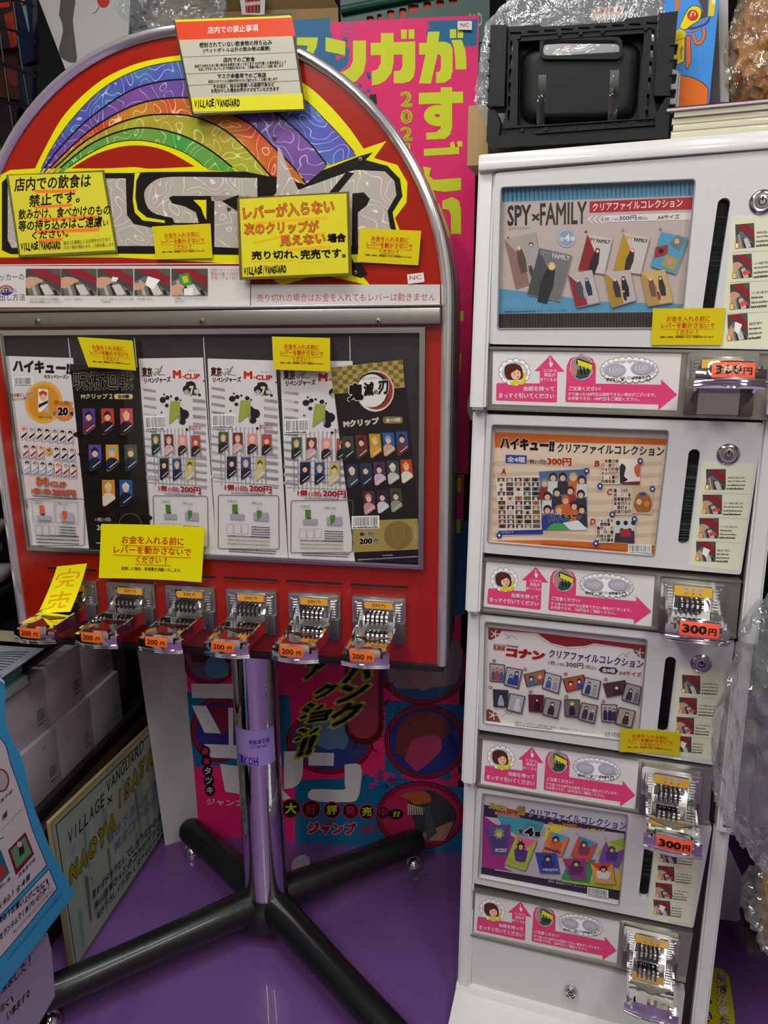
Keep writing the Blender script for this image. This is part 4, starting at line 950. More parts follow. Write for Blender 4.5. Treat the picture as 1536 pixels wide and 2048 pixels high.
for k, T_ in enumerate(TR):
    pan = loc(*T_['pan']); win = loc(*T_['win'])
    a, b = PN(*T_['s0']), PN(*T_['s1']); hw = .5*(PN(T_['s0'][0]+T_['sw'], T_['s0'][1]).x-a.x)
    slot = [(a.x+hw*math.cos(R(t)), a.z+hw*math.sin(R(t))) for t in range(0, 181, 20)]+[(b.x+hw*math.cos(R(t)), b.z+hw*math.sin(R(t))) for t in range(180, 361, 20)]
    pm = MB().plate(rnd(pan, .005), [rnd(win, .005), slot], -.004, .012)
    dp = part('door_panel', pm, PANELM, cab)
    # raised bead round the window opening
    ci = [(x, -.0045, z) for x, z in rnd(win, .005)]
    part('window_bead', MB().tube(ci, .0011, 6, closed=True), mat('bead_grey', '#8a8a8e', .3), dp)
    c = Vector((sum(p[0] for p in win)/4, sum(p[1] for p in win)/4))
    part('window_pane', MB().plate([(c.x+(x-c.x)*.985, c.y+(z-c.y)*.985) for x, z in win], [], .0005, .0016), GLASS, dp)
    part('window_backing', MB().plate([(c.x+(x-c.x)*1.02, c.y+(z-c.y)*1.02) for x, z in win], [], .0095, .0118), mat('inner_light', '#a9a8a6', .6) if k else mat('inner_ribbed', '#26241f', .6), dp)
    st = Sheet(FB, .008); n = 44
    st.poly([(T_['s0'][0]-20, T_['s0'][1]-20), (T_['s0'][0]+20, T_['s0'][1]-20), (T_['s1'][0]+20, T_['s1'][1]+20), (T_['s1'][0]-20, T_['s1'][1]+20)], '#0c0d0f'); st.hold = True; rn = random.Random(k)
    y0 = T_['s0'][1]+(14, 20, 70, 4)[k]; y1 = T_['s1'][1]+8
    for i in range(n):
        y = y0+(y1-y0)*i/n; xm = T_['s0'][0]+(T_['s1'][0]-T_['s0'][0])*(y-T_['s0'][1])/(T_['s1'][1]-T_['s0'][1])
        st.lv = 1; st.line([(xm-16, y-1+rn.uniform(-1, 1)), (xm+16, y+1+rn.uniform(-1, 1))], rn.uniform(1, 2.2), rn.choice(['#3c4644', '#4c5854', '#28302e', '#5c6862'] if k != 2 else ['#10120f', '#1c2018', '#1a1c2a']))
    part('file_stack', st, PRINT, dp, fix=False, smooth=False)
    l = PN(*T_['lock'])
    lk = part('lock', MB().lathe((l.x, -.004, l.z), (0, -1, 0), [(.0165, 0), (.0165, .0012), (.0145, .0035), (.0125, .0042), (.0118, .0028), (.0092, .0026), (.0088, .0045), (.006, .0050)], 32), mat('lock_steel', '#c8c8c6', .16, 1), dp)
    kk = MB().box(l.x-.0012, l.x+.0012, -.0098, -.0088, l.z+.001, l.z+.007, '#111'); kk.tube([(l.x+.0045*math.cos(R(t)), -.0092, l.z+.0045*math.sin(R(t))) for t in range(110, 431, 20)], .0008, 6, '#111')
    part('keyhole', kk, HOLE, lk)
    Q = Sheet(FB, -.0042); Q.back(T_['st'], .0003, '#d9dcc0'); h = homog(SS, T_['st']); Q.tr = h; how_to(Q)
    part('instruction_sticker', Q, PRINT, dp, fix=False, smooth=False, label='pale green how-to sticker with four small photographs')
    # rail with the pink label and the coin lever
    sp = loc(*T_['strip'])
    rl = part('label_rail', MB().plate(rnd(sp, .003), [], -.004, .012).plate([(sp[0][0], sp[0][1]), (sp[1][0], sp[1][1]), (sp[1][0], sp[1][1]-.004), (sp[0][0], sp[0][1]-.004)], [], -.008, -.003).plate([(sp[3][0], sp[3][1]+.004), (sp[2][0], sp[2][1]+.004), (sp[2][0], sp[2][1]), (sp[3][0], sp[3][1])], [], -.008, -.003), mat('rail_metal', '#9d9b90', .35, .75, bump=.08, bscale=50), cab)
    Q = Sheet(FB, -.0043); Q.back(T_['lab'], .0003, '#dcdad6'); Q.tr = homog(LS, T_['lab']); strip_label(Q)
    part('label', Q, PRINT, rl, fix=False, smooth=False, label='white label with pink arrows, a girl with bobbed hair and two coins')
    mx_, mz_ = T_['mech']
    coin_lever(cab, (mx_, -.004, mz_), '300', ('worn', True, True, False)[k], .096, .09, T_['tilt'], True, red=False)
# dark gap lines between tiers
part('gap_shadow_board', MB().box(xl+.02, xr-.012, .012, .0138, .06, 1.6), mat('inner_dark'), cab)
# lowest panel and its lock
pan = loc((943, 1870), (1372, 1962)); zb = .062
part('lower_panel', MB().plate(rnd([(pan[0][0], pan[0][1]), (pan[1][0], pan[0][1]), (pan[1][0], zb), (pan[0][0], zb)], .004), [], -.005, .012), PANELM, cab)
l = PN(1142, 1981, -.006)
lk = part('lock', MB().lathe((l.x, -.005, l.z), (0, -1, 0), [(.0125, 0), (.0125, .008), (.011, .011), (.009, .0115), (.0088, .009), (.006, .0088)], 32), mat('lock_steel'), cab)
kk = MB().box(l.x-.001, l.x+.001, -.0152, -.0142, l.z+.001, l.z+.006, '#111'); kk.tube([(l.x+.004*math.cos(R(t)), -.0146, l.z+.004*math.sin(R(t))) for t in range(110, 431, 20)], .0007, 6, '#111')
part('keyhole', kk, HOLE, lk)
# grey bracket plate behind the foot, and the bump of the rear shelf on the left
W0 = FB.px
def atd(d, *pts): return [(FB.px(x, y, d).x, FB.px(x, y, d).z) for x, y in pts]
part('rear_bracket', MB().plate(rnd(atd(.22, (1425, 1640), (1440, 1655), (1490, 1765), (1484, 1835), (1474, 1843), (1380, 1830), (1380, 1640)), .006), [], .22, .2215), mat('bracket_grey', '#77787a', .5), cab)
part('rear_bracket', MB().plate(rnd(atd(.1, (951, 560), (975, 560), (975, 850), (949, 850), (938, 835), (933, 810), (941, 780), (948, 740)), .01), [], .1, .102), mat('bracket_grey'), cab)

# ------------------------------------------------------------------ cards in the cabinet windows
CH = '#e0e0e0'
def spy(S):
    S.quad([(115, 205), (1146, 165), (1138, 245), (118, 278)], '#5c9ab8'); S.hold = True
    for k in range(44): S.poly([(122+k*23, 206-k*.9), (130+k*23, 205-k*.9), (132+k*23, 275-k*.75), (124+k*23, 276-k*.75)], '#4f89a8')
    S.hold = False
    S.poly([(104, 740), (330, 765), (620, 808), (1085, 822), (1078, 838), (1078, 860), (100, 872)], '#5593b4'); S.quad([(100, 874), (1078, 862), (1074, 945), (96, 950)], '#38342e'); S.hold = True
    for k in range(60): S.poly([(102+k*16, 876), (107+k*16, 876), (105+k*16, 948), (100+k*16, 948)], '#2a261f')
    for k in range(12): S.line([(108+k*19, 792), (122+k*19, 815), (106+k*19, 838)], 4, '#74a8c4')
    S.hold = False
    S.T('SPY', 146, 408, 272, 402, 112, '#3c3a3c', .03); S.T('×', 276, 380, 318, 378, 40, '#3c3a3c', .03); S.T('FAMILY', 320, 402, 568, 394, 118, '#3c3a3c', .02)
    S.T('スパイファミリー', 152, 428, 268, 424, 16, '#3c3a3c')
    S.poly([(586, 275), (1134, 252), (1130, 316), (584, 334)], '#a8242a'); S.T('クリアファイルコレクション', 600, 328, 1080, 304, 44, '#f4e8e8', .015)
    S.poly([(660, 350), (1130, 332), (1124, 372), (655, 386)], '#d8d4d2')
    for k in range(3): S.line([(600+k*28, 350), (578+k*28, 372), (600+k*28, 392)], 8, '#d8d0cc')
    S.T('1枚', 655, 382, 692, 380, 22, '#333'); S.T('(1回)', 700, 378, 738, 377, 14, '#333'); S.T('300円', 742, 378, 834, 374, 26, '#333', .01); S.T('(税込)', 838, 376, 894, 373, 20, '#333'); S.T('A4サイズ', 946, 372, 1064, 368, 26, '#333', .01)
    S.circ(463, 470, 49, 50, '#8a9cae'); S.ring(463, 470, 44, 45, 2, '#dfe4e8'); S.T('全', 424, 484, 448, 484, 22, '#f0f0f0', .02); S.T('4', 450, 488, 480, 488, 38, '#f0f0f0', .03); S.T('種', 482, 484, 504, 484, 22, '#f0f0f0', .02)
    for c, x, y in (('A', 146, 472), ('B', 560, 442), ('C', 756, 436), ('D', 956, 430)): S.T(c, x, y, x+12, y, 13, '#3a3430', .02)
    def sheet(q, c1, c2, figs, lbl=True):
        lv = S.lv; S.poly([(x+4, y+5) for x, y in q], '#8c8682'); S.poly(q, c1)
        if c2: S.poly([q[0], q[3], ((q[2][0]+q[3][0])/2, (q[2][1]+q[3][1])/2), ((q[0][0]+q[2][0])/2, (q[0][1]+q[2][1])/2)], c2)
        A = Vector(q[0]); U = Vector(q[1])-A; V = Vector(q[3])-A
        f = lambda u, v: tuple(A+U*u+V*v)
        for u, v, s, hc, bc in figs:
            S.poly([f(u-.1*s, v), f(u+.1*s, v), f(u+.17*s, v+.3*s), f(u+.12*s, v+.62*s), f(u-.12*s, v+.62*s), f(u-.17*s, v+.3*s)], bc)
            p = f(u, v-.03*s); r = U.length*.085*s; S.circ(p[0], p[1], r*1.15, r*1.25, hc, 12); S.circ(p[0], p[1]+r*.25, r*.75, r*.8, '#e4c0a4', 10)
        S.lv = lv+10
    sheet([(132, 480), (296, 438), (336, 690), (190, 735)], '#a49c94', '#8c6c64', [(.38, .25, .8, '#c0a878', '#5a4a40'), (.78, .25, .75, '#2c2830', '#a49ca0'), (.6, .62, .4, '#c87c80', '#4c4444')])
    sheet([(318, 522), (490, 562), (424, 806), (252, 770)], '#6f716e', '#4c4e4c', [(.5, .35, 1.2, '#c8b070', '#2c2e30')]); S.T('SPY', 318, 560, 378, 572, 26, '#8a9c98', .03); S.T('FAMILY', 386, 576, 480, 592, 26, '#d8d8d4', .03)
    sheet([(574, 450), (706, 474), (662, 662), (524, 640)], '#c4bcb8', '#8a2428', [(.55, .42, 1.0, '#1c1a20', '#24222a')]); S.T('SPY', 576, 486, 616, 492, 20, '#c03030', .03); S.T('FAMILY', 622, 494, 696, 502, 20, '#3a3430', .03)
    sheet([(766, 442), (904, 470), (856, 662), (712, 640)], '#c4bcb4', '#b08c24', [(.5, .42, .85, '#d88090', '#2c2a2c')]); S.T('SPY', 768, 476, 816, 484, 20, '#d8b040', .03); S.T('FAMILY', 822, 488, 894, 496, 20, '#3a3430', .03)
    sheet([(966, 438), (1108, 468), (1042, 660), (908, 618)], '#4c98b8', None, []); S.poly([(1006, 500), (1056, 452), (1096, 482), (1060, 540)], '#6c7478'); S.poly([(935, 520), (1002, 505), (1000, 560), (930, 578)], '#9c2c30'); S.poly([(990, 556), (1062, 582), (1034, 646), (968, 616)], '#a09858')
    S.circ(1050, 488, 14, 15, '#c8b070', 12); S.circ(1014, 594, 15, 15, '#d88090', 12); S.circ(966, 540, 14, 14, '#1c1a20', 12)
    sheet([(470, 665), (596, 640), (638, 812), (512, 838)], '#b8b0b0', '#8c2c30', [(.35, .25, .8, '#c0a878', '#40505c'), (.7, .28, .75, '#2c2830', '#28344c'), (.5, .55, .4, '#c87c80', '#b89ca0')])
    sheet([(662, 652), (800, 640), (832, 800), (700, 838)], '#b8b0ac', '#a8842c', [(.35, .25, .8, '#c0a878', '#30343c'), (.68, .25, .8, '#201c24', '#202024'), (.6, .6, .4, '#c87c80', '#302c34')])
    sheet([(856, 650), (985, 640), (1028, 810), (892, 832)], '#c8a868', '#b08c50', [(.35, .25, .8, '#c0a878', '#70503c'), (.75, .25, .8, '#2c2830', '#2c2c38'), (.55, .6, .4, '#d88090', '#8c3c34')])
    S.tiny(130, 868, 300, 864, 9, '#2c4458'); S.T('発売元：ショウワノート株式会社', 310, 864, 464, 860, 10, '#2c4458')
card('display_card', TR[0]['win'], .006, spy, ZF, 'beige and blue poster card in the top window of the white cabinet', col='#b9aaa2', fr=FB)
def hq2(S):
    S.poly([(92, 72), (1010, 102), (1008, 152), (92, 115)], '#b0aca4')
    for k in range(7): S.hold = True; S.poly(smooth([(92, 270+k*62), (300, 262+k*62), (640, 285+k*62), (980, 268+k*62)])+[(980, 290+k*62), (640, 312+k*62), (300, 290+k*62), (92, 296+k*62)], '#ccb49a')
    S.hold = False
    S.poly([(104, 115), (1008, 152), (1004, 184), (700, 176), (400, 170), (104, 198)], '#c8641c'); S.poly([(76, 684), (400, 682), (950, 710), (945, 756), (74, 690)], '#c8641c'); 
    S.T('ハイキュー!!', 130, 205, 414, 222, 66, '#16120f', .07, '#e8dcc8', .04, rot=True); S.T('クリアファイルコレクション', 430, 224, 990, 244, 50, '#16120f', .03, '#e8dcc8', .05, rot=True)
    S.poly([(162, 234), (272, 238), (270, 282), (160, 278)], '#24409c'); S.T('全4種', 168, 272, 262, 276, 30, '#f0e8e0', .03)
    S.T('1枚(1回)', 276, 284, 375, 288, 28, '#1c1410', .03, '#ece0d0', .04); S.T('300円', 378, 290, 506, 294, 42, '#cc3420', .05, '#ece0d0', .05)
    for c, x, y, h in (('A', 134, 340, 36), ('B', 624, 298, 34), ('C', 688, 446, 34), ('D', 602, 602, 34)): S.T(c, x, y, x+28, y, h, '#cc3420', .05, '#ece0d0', .05, lean=.15)
    def mos(x0, y0, x1, y1, nx, ny, dx, sd):
        rn = random.Random(sd); S.poly([(x0-3, y0-3), (x1+3, y0-3-dx*.3), (x1+3+dx, y1+3), (x0-3+dx, y1+3)], '#dcd4c4'); S.up(); S.hold = True
        for j in range(ny):
            for i in range(nx):
                u, v = i/nx, j/ny; a = x0+(x1-x0)*u+dx*v; b = y0+(y1-y0)*v; w_, h = (x1-x0)/nx*.84, (y1-y0)/ny*.84
                S.lv += 0; S.rect(a, b, a+w_, b+h, rn.choice(['#5c4c40', '#8c7c6c', '#3c3c44', '#c8b8a0', '#a06c40', '#4c5c54', '#e0d8cc', '#28303c']))
                S.lv += 1; S.rect(a+w_*.3, b+h*.25, a+w_*.7, b+h, rn.choice(['#d8b090', '#2c2420', '#c8c0b8', '#905030'])); S.lv -= 1
        S.hold = False; S.lv += 1
    S.poly([(110, 352), (345, 340), (356, 650), (126, 660)], '#e0d8cc'); mos(118, 354, 342, 622, 5, 11, 8, 2); S.poly([(124, 632), (356, 626), (356, 650), (126, 656)], '#2c3c8c'); S.T('ハイキュー!!', 134, 648, 200, 646, 14, '#e8e0d8')
    S.poly([(336, 322), (585, 308), (590, 628), (352, 628)], '#4c6c94'); rn = random.Random(6)
    for k, (x, y, h) in enumerate([(365, 380, '#8c8070'), (410, 350, '#2c2824'), (460, 350, '#24201c'), (515, 350, '#c8a850'), (560, 365, '#2c2420'), (380, 450, '#24201c'), (430, 430, '#2c2420'), (500, 420, '#3c2c20'), (555, 440, '#1c1a18'), (475, 470, '#c8602c'), (380, 520, '#24201c'), (440, 520, '#b8782c'), (520, 500, '#2c2420'), (560, 520, '#24201c')]):
        lv = S.lv; c = rn.choice(['#c8d0cc', '#2c303c', '#c8642c', '#30303c', '#8c3430']); S.poly([(x-26, y+22), (x+26, y+22), (x+30, y+90), (x-30, y+90)], c); S.circ(x, y, 22, 24, h, 12); S.circ(x, y+7, 15, 16, '#dcb090', 10); S.lv = lv+2 if k < 13 else lv+4
    S.poly(smooth([(352, 628), (352, 560), (400, 545), (480, 560), (520, 628)]), '#28408c'); S.poly(smooth([(375, 628), (400, 600), (450, 592), (510, 628)]), '#4c9c50'); S.poly([(500, 628), (460, 590), (540, 576), (588, 620), (590, 628)], '#dce0dc'); S.T('ハイキュー!!', 386, 585, 556, 568, 36, '#141210', .07, '#e8e8e8', .03)
    mos(662, 258, 755, 385, 5, 6, 0, 4); S.poly([(755, 256), (868, 258), (864, 390), (757, 386)], '#e4dcd8'); S.poly(smooth([(757, 300), (770, 280), (790, 300), (782, 345), (800, 365), (760, 386)]), '#2c2830'); S.poly(smooth([(868, 270), (835, 300), (845, 345), (864, 350)]), '#c8602c'); S.poly([(770, 378), (864, 372), (864, 390), (770, 388)], '#6c2430')
    mos(728, 412, 820, 545, 5, 6, 0, 7); S.poly([(822, 406), (936, 408), (930, 546), (820, 540)], '#c8b490'); S.poly(smooth([(830, 500), (850, 440), (890, 430), (925, 470), (915, 530), (850, 535)]), '#9c6430'); S.circ(880, 440, 18, 8, '#3c3c9c'); S.circ(860, 480, 14, 15, '#e0c090'); S.circ(900, 490, 14, 15, '#d87c38')
    mos(640, 568, 728, 692, 5, 6, 0, 8); S.poly([(732, 566), (840, 570), (836, 696), (730, 690)], '#c8d0d4')
    for k in range(5): S.circ(750+k*20, 590+(k % 2)*40, 12, 13, '#2c2824', 10)
    S.poly([(735, 645), (835, 630), (836, 696), (730, 690)], '#3c3440'); S.poly([(760, 625), (810, 620), (820, 660), (765, 665)], '#a82c34')
    for x, y in ((586, 318), (866, 266), (930, 412), (836, 570), (128, 655), (656, 397), (720, 545), (634, 697)): S.circ(x, y, 16, 18, '#2c3c78', 6); S.circ(x, y, 8, 8, '#d8dce8', 4)
    S.tiny(350, 704, 790, 738, 8, '#6c3c1c'); S.bars(808, 705, 920, 738, seed=8, sl=4)
card('display_card', TR[1]['win'], .006, hq2, ZK, 'orange bordered poster card with photo mosaics in the second window of the white cabinet', col='#dcc8ae', fr=FB)
def conan(S):
    S.poly([(68, 55), (912, 145), (910, 182), (68, 88)], '#b8b4b0')
    S.poly([(94, 88), (908, 182), (904, 210), (880, 205), (640, 172), (590, 186), (500, 190), (420, 172), (370, 138), (350, 122), (94, 100)], '#8c1e1c'); S.line(smooth([(165, 110), (340, 130), (380, 158), (430, 182), (510, 198), (600, 192), (640, 180), (840, 200)], 4), 2.5, '#8c7c74')
    for x, y, sx, sy in ((94, 90, 1, 1), (906, 186, -1, 1), (84, 575, 1, -1)):
        S.poly([(x, y), (x+sx*76, y+8*sx), (x+sx*52, y+sy*44), (x+sx*14, y+sy*(66)), (x, y+sy*60)], '#7c3a24')
        for k in range(5): S.line([(x+sx*34, y+sy*34), (x+sx*34+24*math.cos(k*1.256), y+sy*34+24*math.sin(k*1.256))], 5, '#e4dcd0')
        S.line(smooth([(x+sx*80, y+sy*30), (x+sx*110, y+sy*50), (x+sx*95, y+sy*56), (x+sx*120, y+sy*40), (x+sx*150, y+sy*62)]), 2, '#8c7c74')
    S.T('DETECTIVE', 120, 182, 182, 188, 10, '#3a3838', rot=True); S.T('CONAN', 184, 188, 248, 196, 12, '#3a3838', .03, rot=True)
    S.T('名探偵', 118, 206, 180, 212, 28, '#c06028', .05, rot=True); S.T('コナン', 182, 240, 384, 262, 50, '#c02c1c', .10, rot=True)
    S.T('クリアファイルコレクション', 404, 244, 890, 302, 44, '#3a3c7c', .035, '#f0ece8', .04, rot=True)
    S.T('1枚', 404, 280, 440, 284, 22, '#24202c'); S.T('(1回)', 446, 286, 488, 290, 16, '#24202c'); S.T('300円', 494, 292, 584, 302, 28, '#24202c', .01); S.T('(税込)', 592, 302, 652, 310, 22, '#24202c')
    S.poly([(662, 306), (680, 290), (750, 296), (764, 314), (748, 330), (680, 322)], '#1c2444'); S.T('全8種', 680, 318, 748, 324, 22, '#e8e8e8', .03); S.T('A4サイズ', 768, 332, 884, 344, 24, '#a82430', .03, '#f0e8e4', .04)
    rn = random.Random(11)
    def pic(q, bg, figs):
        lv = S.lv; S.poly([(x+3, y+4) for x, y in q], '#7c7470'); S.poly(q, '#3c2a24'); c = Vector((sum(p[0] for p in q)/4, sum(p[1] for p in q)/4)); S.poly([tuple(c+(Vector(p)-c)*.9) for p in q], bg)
        A = Vector(q[0]); U = Vector(q[1])-A; V = Vector(q[3])-A; f = lambda u, v: tuple(A+U*u+V*v)
        for u, v, s, hc, bc in figs:
            S.poly([f(u-.1*s, v), f(u+.1*s, v), f(u+.2*s, v+.3*s), f(u+.2*s, .92), f(u-.2*s, .92), f(u-.2*s, v+.3*s)], bc); p = f(u, v-.05*s); r = U.length*.12*s; S.circ(p[0], p[1], r*1.1, r*1.2, hc, 10); S.circ(p[0], p[1]+r*.3, r*.7, r*.7, '#e4c0a4', 8)
        S.lv = lv+9
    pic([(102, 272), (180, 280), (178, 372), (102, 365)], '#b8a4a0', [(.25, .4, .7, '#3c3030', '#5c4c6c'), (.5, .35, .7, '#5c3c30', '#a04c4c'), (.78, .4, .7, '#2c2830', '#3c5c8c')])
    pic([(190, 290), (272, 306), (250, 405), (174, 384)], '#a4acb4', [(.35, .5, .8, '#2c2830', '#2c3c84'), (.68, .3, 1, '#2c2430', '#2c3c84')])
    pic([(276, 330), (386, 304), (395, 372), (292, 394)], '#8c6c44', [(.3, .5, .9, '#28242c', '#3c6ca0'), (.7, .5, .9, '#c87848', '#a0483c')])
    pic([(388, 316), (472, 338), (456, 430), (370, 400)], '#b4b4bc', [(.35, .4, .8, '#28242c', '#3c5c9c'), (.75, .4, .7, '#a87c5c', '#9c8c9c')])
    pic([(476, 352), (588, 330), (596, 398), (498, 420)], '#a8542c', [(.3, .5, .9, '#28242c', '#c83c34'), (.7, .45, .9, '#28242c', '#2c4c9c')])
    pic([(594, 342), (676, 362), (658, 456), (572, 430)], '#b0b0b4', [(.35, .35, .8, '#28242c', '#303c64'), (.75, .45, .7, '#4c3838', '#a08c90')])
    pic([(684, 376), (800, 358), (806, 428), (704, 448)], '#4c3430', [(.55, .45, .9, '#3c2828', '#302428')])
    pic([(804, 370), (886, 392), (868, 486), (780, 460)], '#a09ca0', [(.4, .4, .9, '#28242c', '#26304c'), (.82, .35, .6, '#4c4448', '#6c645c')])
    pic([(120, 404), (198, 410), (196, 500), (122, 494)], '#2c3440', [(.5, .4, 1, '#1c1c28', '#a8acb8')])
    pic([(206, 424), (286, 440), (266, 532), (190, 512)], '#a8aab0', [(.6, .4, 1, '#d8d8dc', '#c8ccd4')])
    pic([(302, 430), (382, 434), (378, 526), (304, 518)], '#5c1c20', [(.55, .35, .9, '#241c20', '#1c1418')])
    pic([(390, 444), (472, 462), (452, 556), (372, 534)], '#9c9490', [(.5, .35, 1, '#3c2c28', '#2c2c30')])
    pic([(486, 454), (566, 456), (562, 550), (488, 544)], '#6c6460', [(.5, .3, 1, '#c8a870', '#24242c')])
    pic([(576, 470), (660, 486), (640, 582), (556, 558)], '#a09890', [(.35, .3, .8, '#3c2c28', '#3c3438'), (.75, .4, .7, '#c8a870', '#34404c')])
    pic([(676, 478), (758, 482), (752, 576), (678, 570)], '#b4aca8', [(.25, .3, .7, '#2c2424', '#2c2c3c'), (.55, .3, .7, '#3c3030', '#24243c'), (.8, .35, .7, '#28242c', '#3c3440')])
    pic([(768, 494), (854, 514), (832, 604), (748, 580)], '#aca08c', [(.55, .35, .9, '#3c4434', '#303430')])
    for k, (x, y) in enumerate(((126, 257), (286, 300), (494, 324), (700, 352), (108, 393), (314, 414), (498, 440), (688, 464))): S.circ(x, y, 9, None, '#7c3a24', 8); S.T('ABCDEFGH'[k], x-4, y+4, x+4, y+4, 9, '#f0e8e0', .03)
    S.T('販売元：ショウワノート株式会社　販売元：株式会社アリアケ・ネットワーク', 232, 578, 640, 632, 13, '#3c3838', rot=True); S.tiny(232, 590, 425, 612, 8, '#6c6460')
    S.bars(696, 618, 775, 640, seed=12, sl=6)
card('display_card', [(971, 1241), (1294, 1276), (1276, 1482), (967, 1444)], .006, conan, ZL, 'white and dark red poster card in the third window of the white cabinet', col='#d8d2ce', fr=FB)
def drg(S):
    S.poly([(142, 22), (838, 155), (830, 230), (140, 82)], '#2a1e34'); S.poly([(130, 328), (812, 445), (808, 492), (128, 362)], '#241a30')
    S.poly([(140, 80), (832, 165), (812, 445), (132, 328)], '#b8b0b4')
    for q, c in (([(138, 76), (300, 190), (240, 335), (132, 320)], '#a02c78'), ([(200, 60), (440, 112), (405, 190), (300, 170), (230, 130)], '#3c94a0'), ([(460, 112), (560, 130), (430, 200)], '#d8c838'), ([(830, 185), (830, 260), (690, 270), (740, 210)], '#8cb43c'), ([(600, 380), (812, 400), (810, 444), (520, 400)], '#9cb820'), ([(640, 300), (690, 290), (660, 410), (520, 390), (540, 340)], '#3c8c4c'), ([(812, 320), (820, 440), (770, 436)], '#c8b428'), ([(132, 290), (240, 330), (300, 360), (132, 328)], '#9c3484')): S.poly(q, c)
    S.hold = True; S.up(); S.lv += 1
    for k in range(14):
        for j in range(5): S.circ(545+k*7+j*3, 285+j*7-k*3, 2.2-.15*abs(k-7), None, '#3c3440', 5)
        for j in range(6): S.circ(350+k*7, 110+j*8+k*2, 2, None, '#20282c', 5)
    S.hold = False; S.lv += 2
    S.T('DRAGON', 165, 40, 250, 60, 28, '#c8b830', .06, '#8c2c1c', .04, rot=True); S.T('BALL', 252, 62, 300, 70, 24, '#b42c24', .05, '#e0c040', .03, rot=True); S.T('超', 304, 74, 345, 76, 46, '#c89c2c', .06, '#6c3c18', .04); S.T('SUPER HERO', 196, 68, 316, 90, 14, '#c83c2c', .05, '#e8e0dc', .04, rot=True); S.tiny(205, 22, 270, 30, 6, '#c8c0c4')
    S.T('クリアファイルコレクション', 360, 80, 838, 150, 42, '#4a4c9c', .035, '#e8e4ec', .035, rot=True)
    S.T('1枚', 460, 120, 482, 124, 18, '#e08c38', .02); S.T('(1枚)', 486, 126, 522, 130, 12, '#e08c38'); S.T('300円', 526, 130, 596, 142, 22, '#e08c38', .03); S.T('(税込)', 600, 143, 640, 150, 14, '#e08c38'); S.T('A4サイズ', 644, 152, 736, 164, 22, '#d8c838', .04)
    S.T('全', 308, 160, 338, 164, 26, '#17141a', .06, '#e8e8e8', .05); S.T('4', 340, 176, 388, 180, 46, '#17141a', .07, '#e8e8e8', .05); S.T('種', 390, 176, 420, 180, 26, '#17141a', .06, '#e8e8e8', .05)
    for c, x, y in (('A', 166, 112), ('B', 457, 144), ('C', 595, 166), ('D', 736, 190)): S.T(c, x, y, x+7, y, 8, '#2c2430', .02)
    def sh(q, c1, c2, hc, bc, t, tc='#e0d040'):
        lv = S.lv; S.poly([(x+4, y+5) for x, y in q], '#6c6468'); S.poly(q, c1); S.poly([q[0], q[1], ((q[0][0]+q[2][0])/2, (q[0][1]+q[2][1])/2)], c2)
        c = Vector((sum(p[0] for p in q)/4, sum(p[1] for p in q)/4)); w_ = (Vector(q[1])-Vector(q[0])).length; h = (Vector(q[3])-Vector(q[0])).length
        S.poly([(c.x-w_*.32, c.y-h*.1), (c.x, c.y-h*.18), (c.x+w_*.34, c.y-h*.05), (c.x+w_*.22, c.y+h*.3), (c.x-w_*.25, c.y+h*.3)], bc); S.poly([(c.x+w_*.16*math.cos(a)*(1.5 if i % 2 else .9), c.y-h*.22+h*.14*math.sin(a)*(1.5 if i % 2 else .9)) for i, a in enumerate([R(22.5*j) for j in range(16)])], hc); S.circ(c.x, c.y-h*.18, w_*.1, h*.09, '#dca880', 10)
        if t: S.T(t, q[3][0]+w_*.12, q[3][1]-h*.1, q[2][0]-w_*.06, q[2][1]-h*.12, h*.12, tc, .05, '#2c2028', .04, rot=True)
        S.lv = lv+8
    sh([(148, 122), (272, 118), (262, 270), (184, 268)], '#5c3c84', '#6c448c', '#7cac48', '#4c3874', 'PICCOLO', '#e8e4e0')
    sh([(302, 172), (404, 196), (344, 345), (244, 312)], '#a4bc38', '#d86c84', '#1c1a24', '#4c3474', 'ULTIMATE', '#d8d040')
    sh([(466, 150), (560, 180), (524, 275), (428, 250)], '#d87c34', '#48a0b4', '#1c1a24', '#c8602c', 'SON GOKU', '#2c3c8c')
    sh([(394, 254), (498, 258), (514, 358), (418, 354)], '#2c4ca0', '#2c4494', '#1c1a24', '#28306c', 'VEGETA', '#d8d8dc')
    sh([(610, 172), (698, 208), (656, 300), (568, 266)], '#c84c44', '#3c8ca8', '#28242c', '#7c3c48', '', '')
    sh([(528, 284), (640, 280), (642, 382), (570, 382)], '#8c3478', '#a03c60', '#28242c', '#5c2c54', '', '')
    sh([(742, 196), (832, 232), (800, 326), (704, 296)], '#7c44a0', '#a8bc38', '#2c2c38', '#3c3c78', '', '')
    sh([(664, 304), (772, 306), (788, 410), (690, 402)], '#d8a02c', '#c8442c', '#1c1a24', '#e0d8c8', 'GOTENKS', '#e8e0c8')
    S.tiny(196, 340, 455, 384, 8, '#c8c0c8'); S.T('販売元：株式会社アリアケ・ネットワーク', 458, 398, 640, 430, 11, '#d8d0d8', rot=True); S.T('発売元：ショウワノート株式会社', 458, 384, 606, 410, 10, '#d8d0d8', rot=True)
    S.bars(654, 424, 748, 452, seed=15, sl=16)
card('display_card', TR[3]['win'], .006, drg, ZM, 'dark purple poster card with bright tilted pictures in the lowest window of the white cabinet', col='#c8c4c4', fr=FB)
q = [(1306, 617), (1451, 616), (1443, 690), (1302, 690)]
note(q, -.007, caution, 'flat yellow caution notice at the foot of the top cabinet window', fr=FB, col='#d0bd05')
q = [(1241, 1456), (1361, 1464), (1358, 1510), (1239, 1502)]
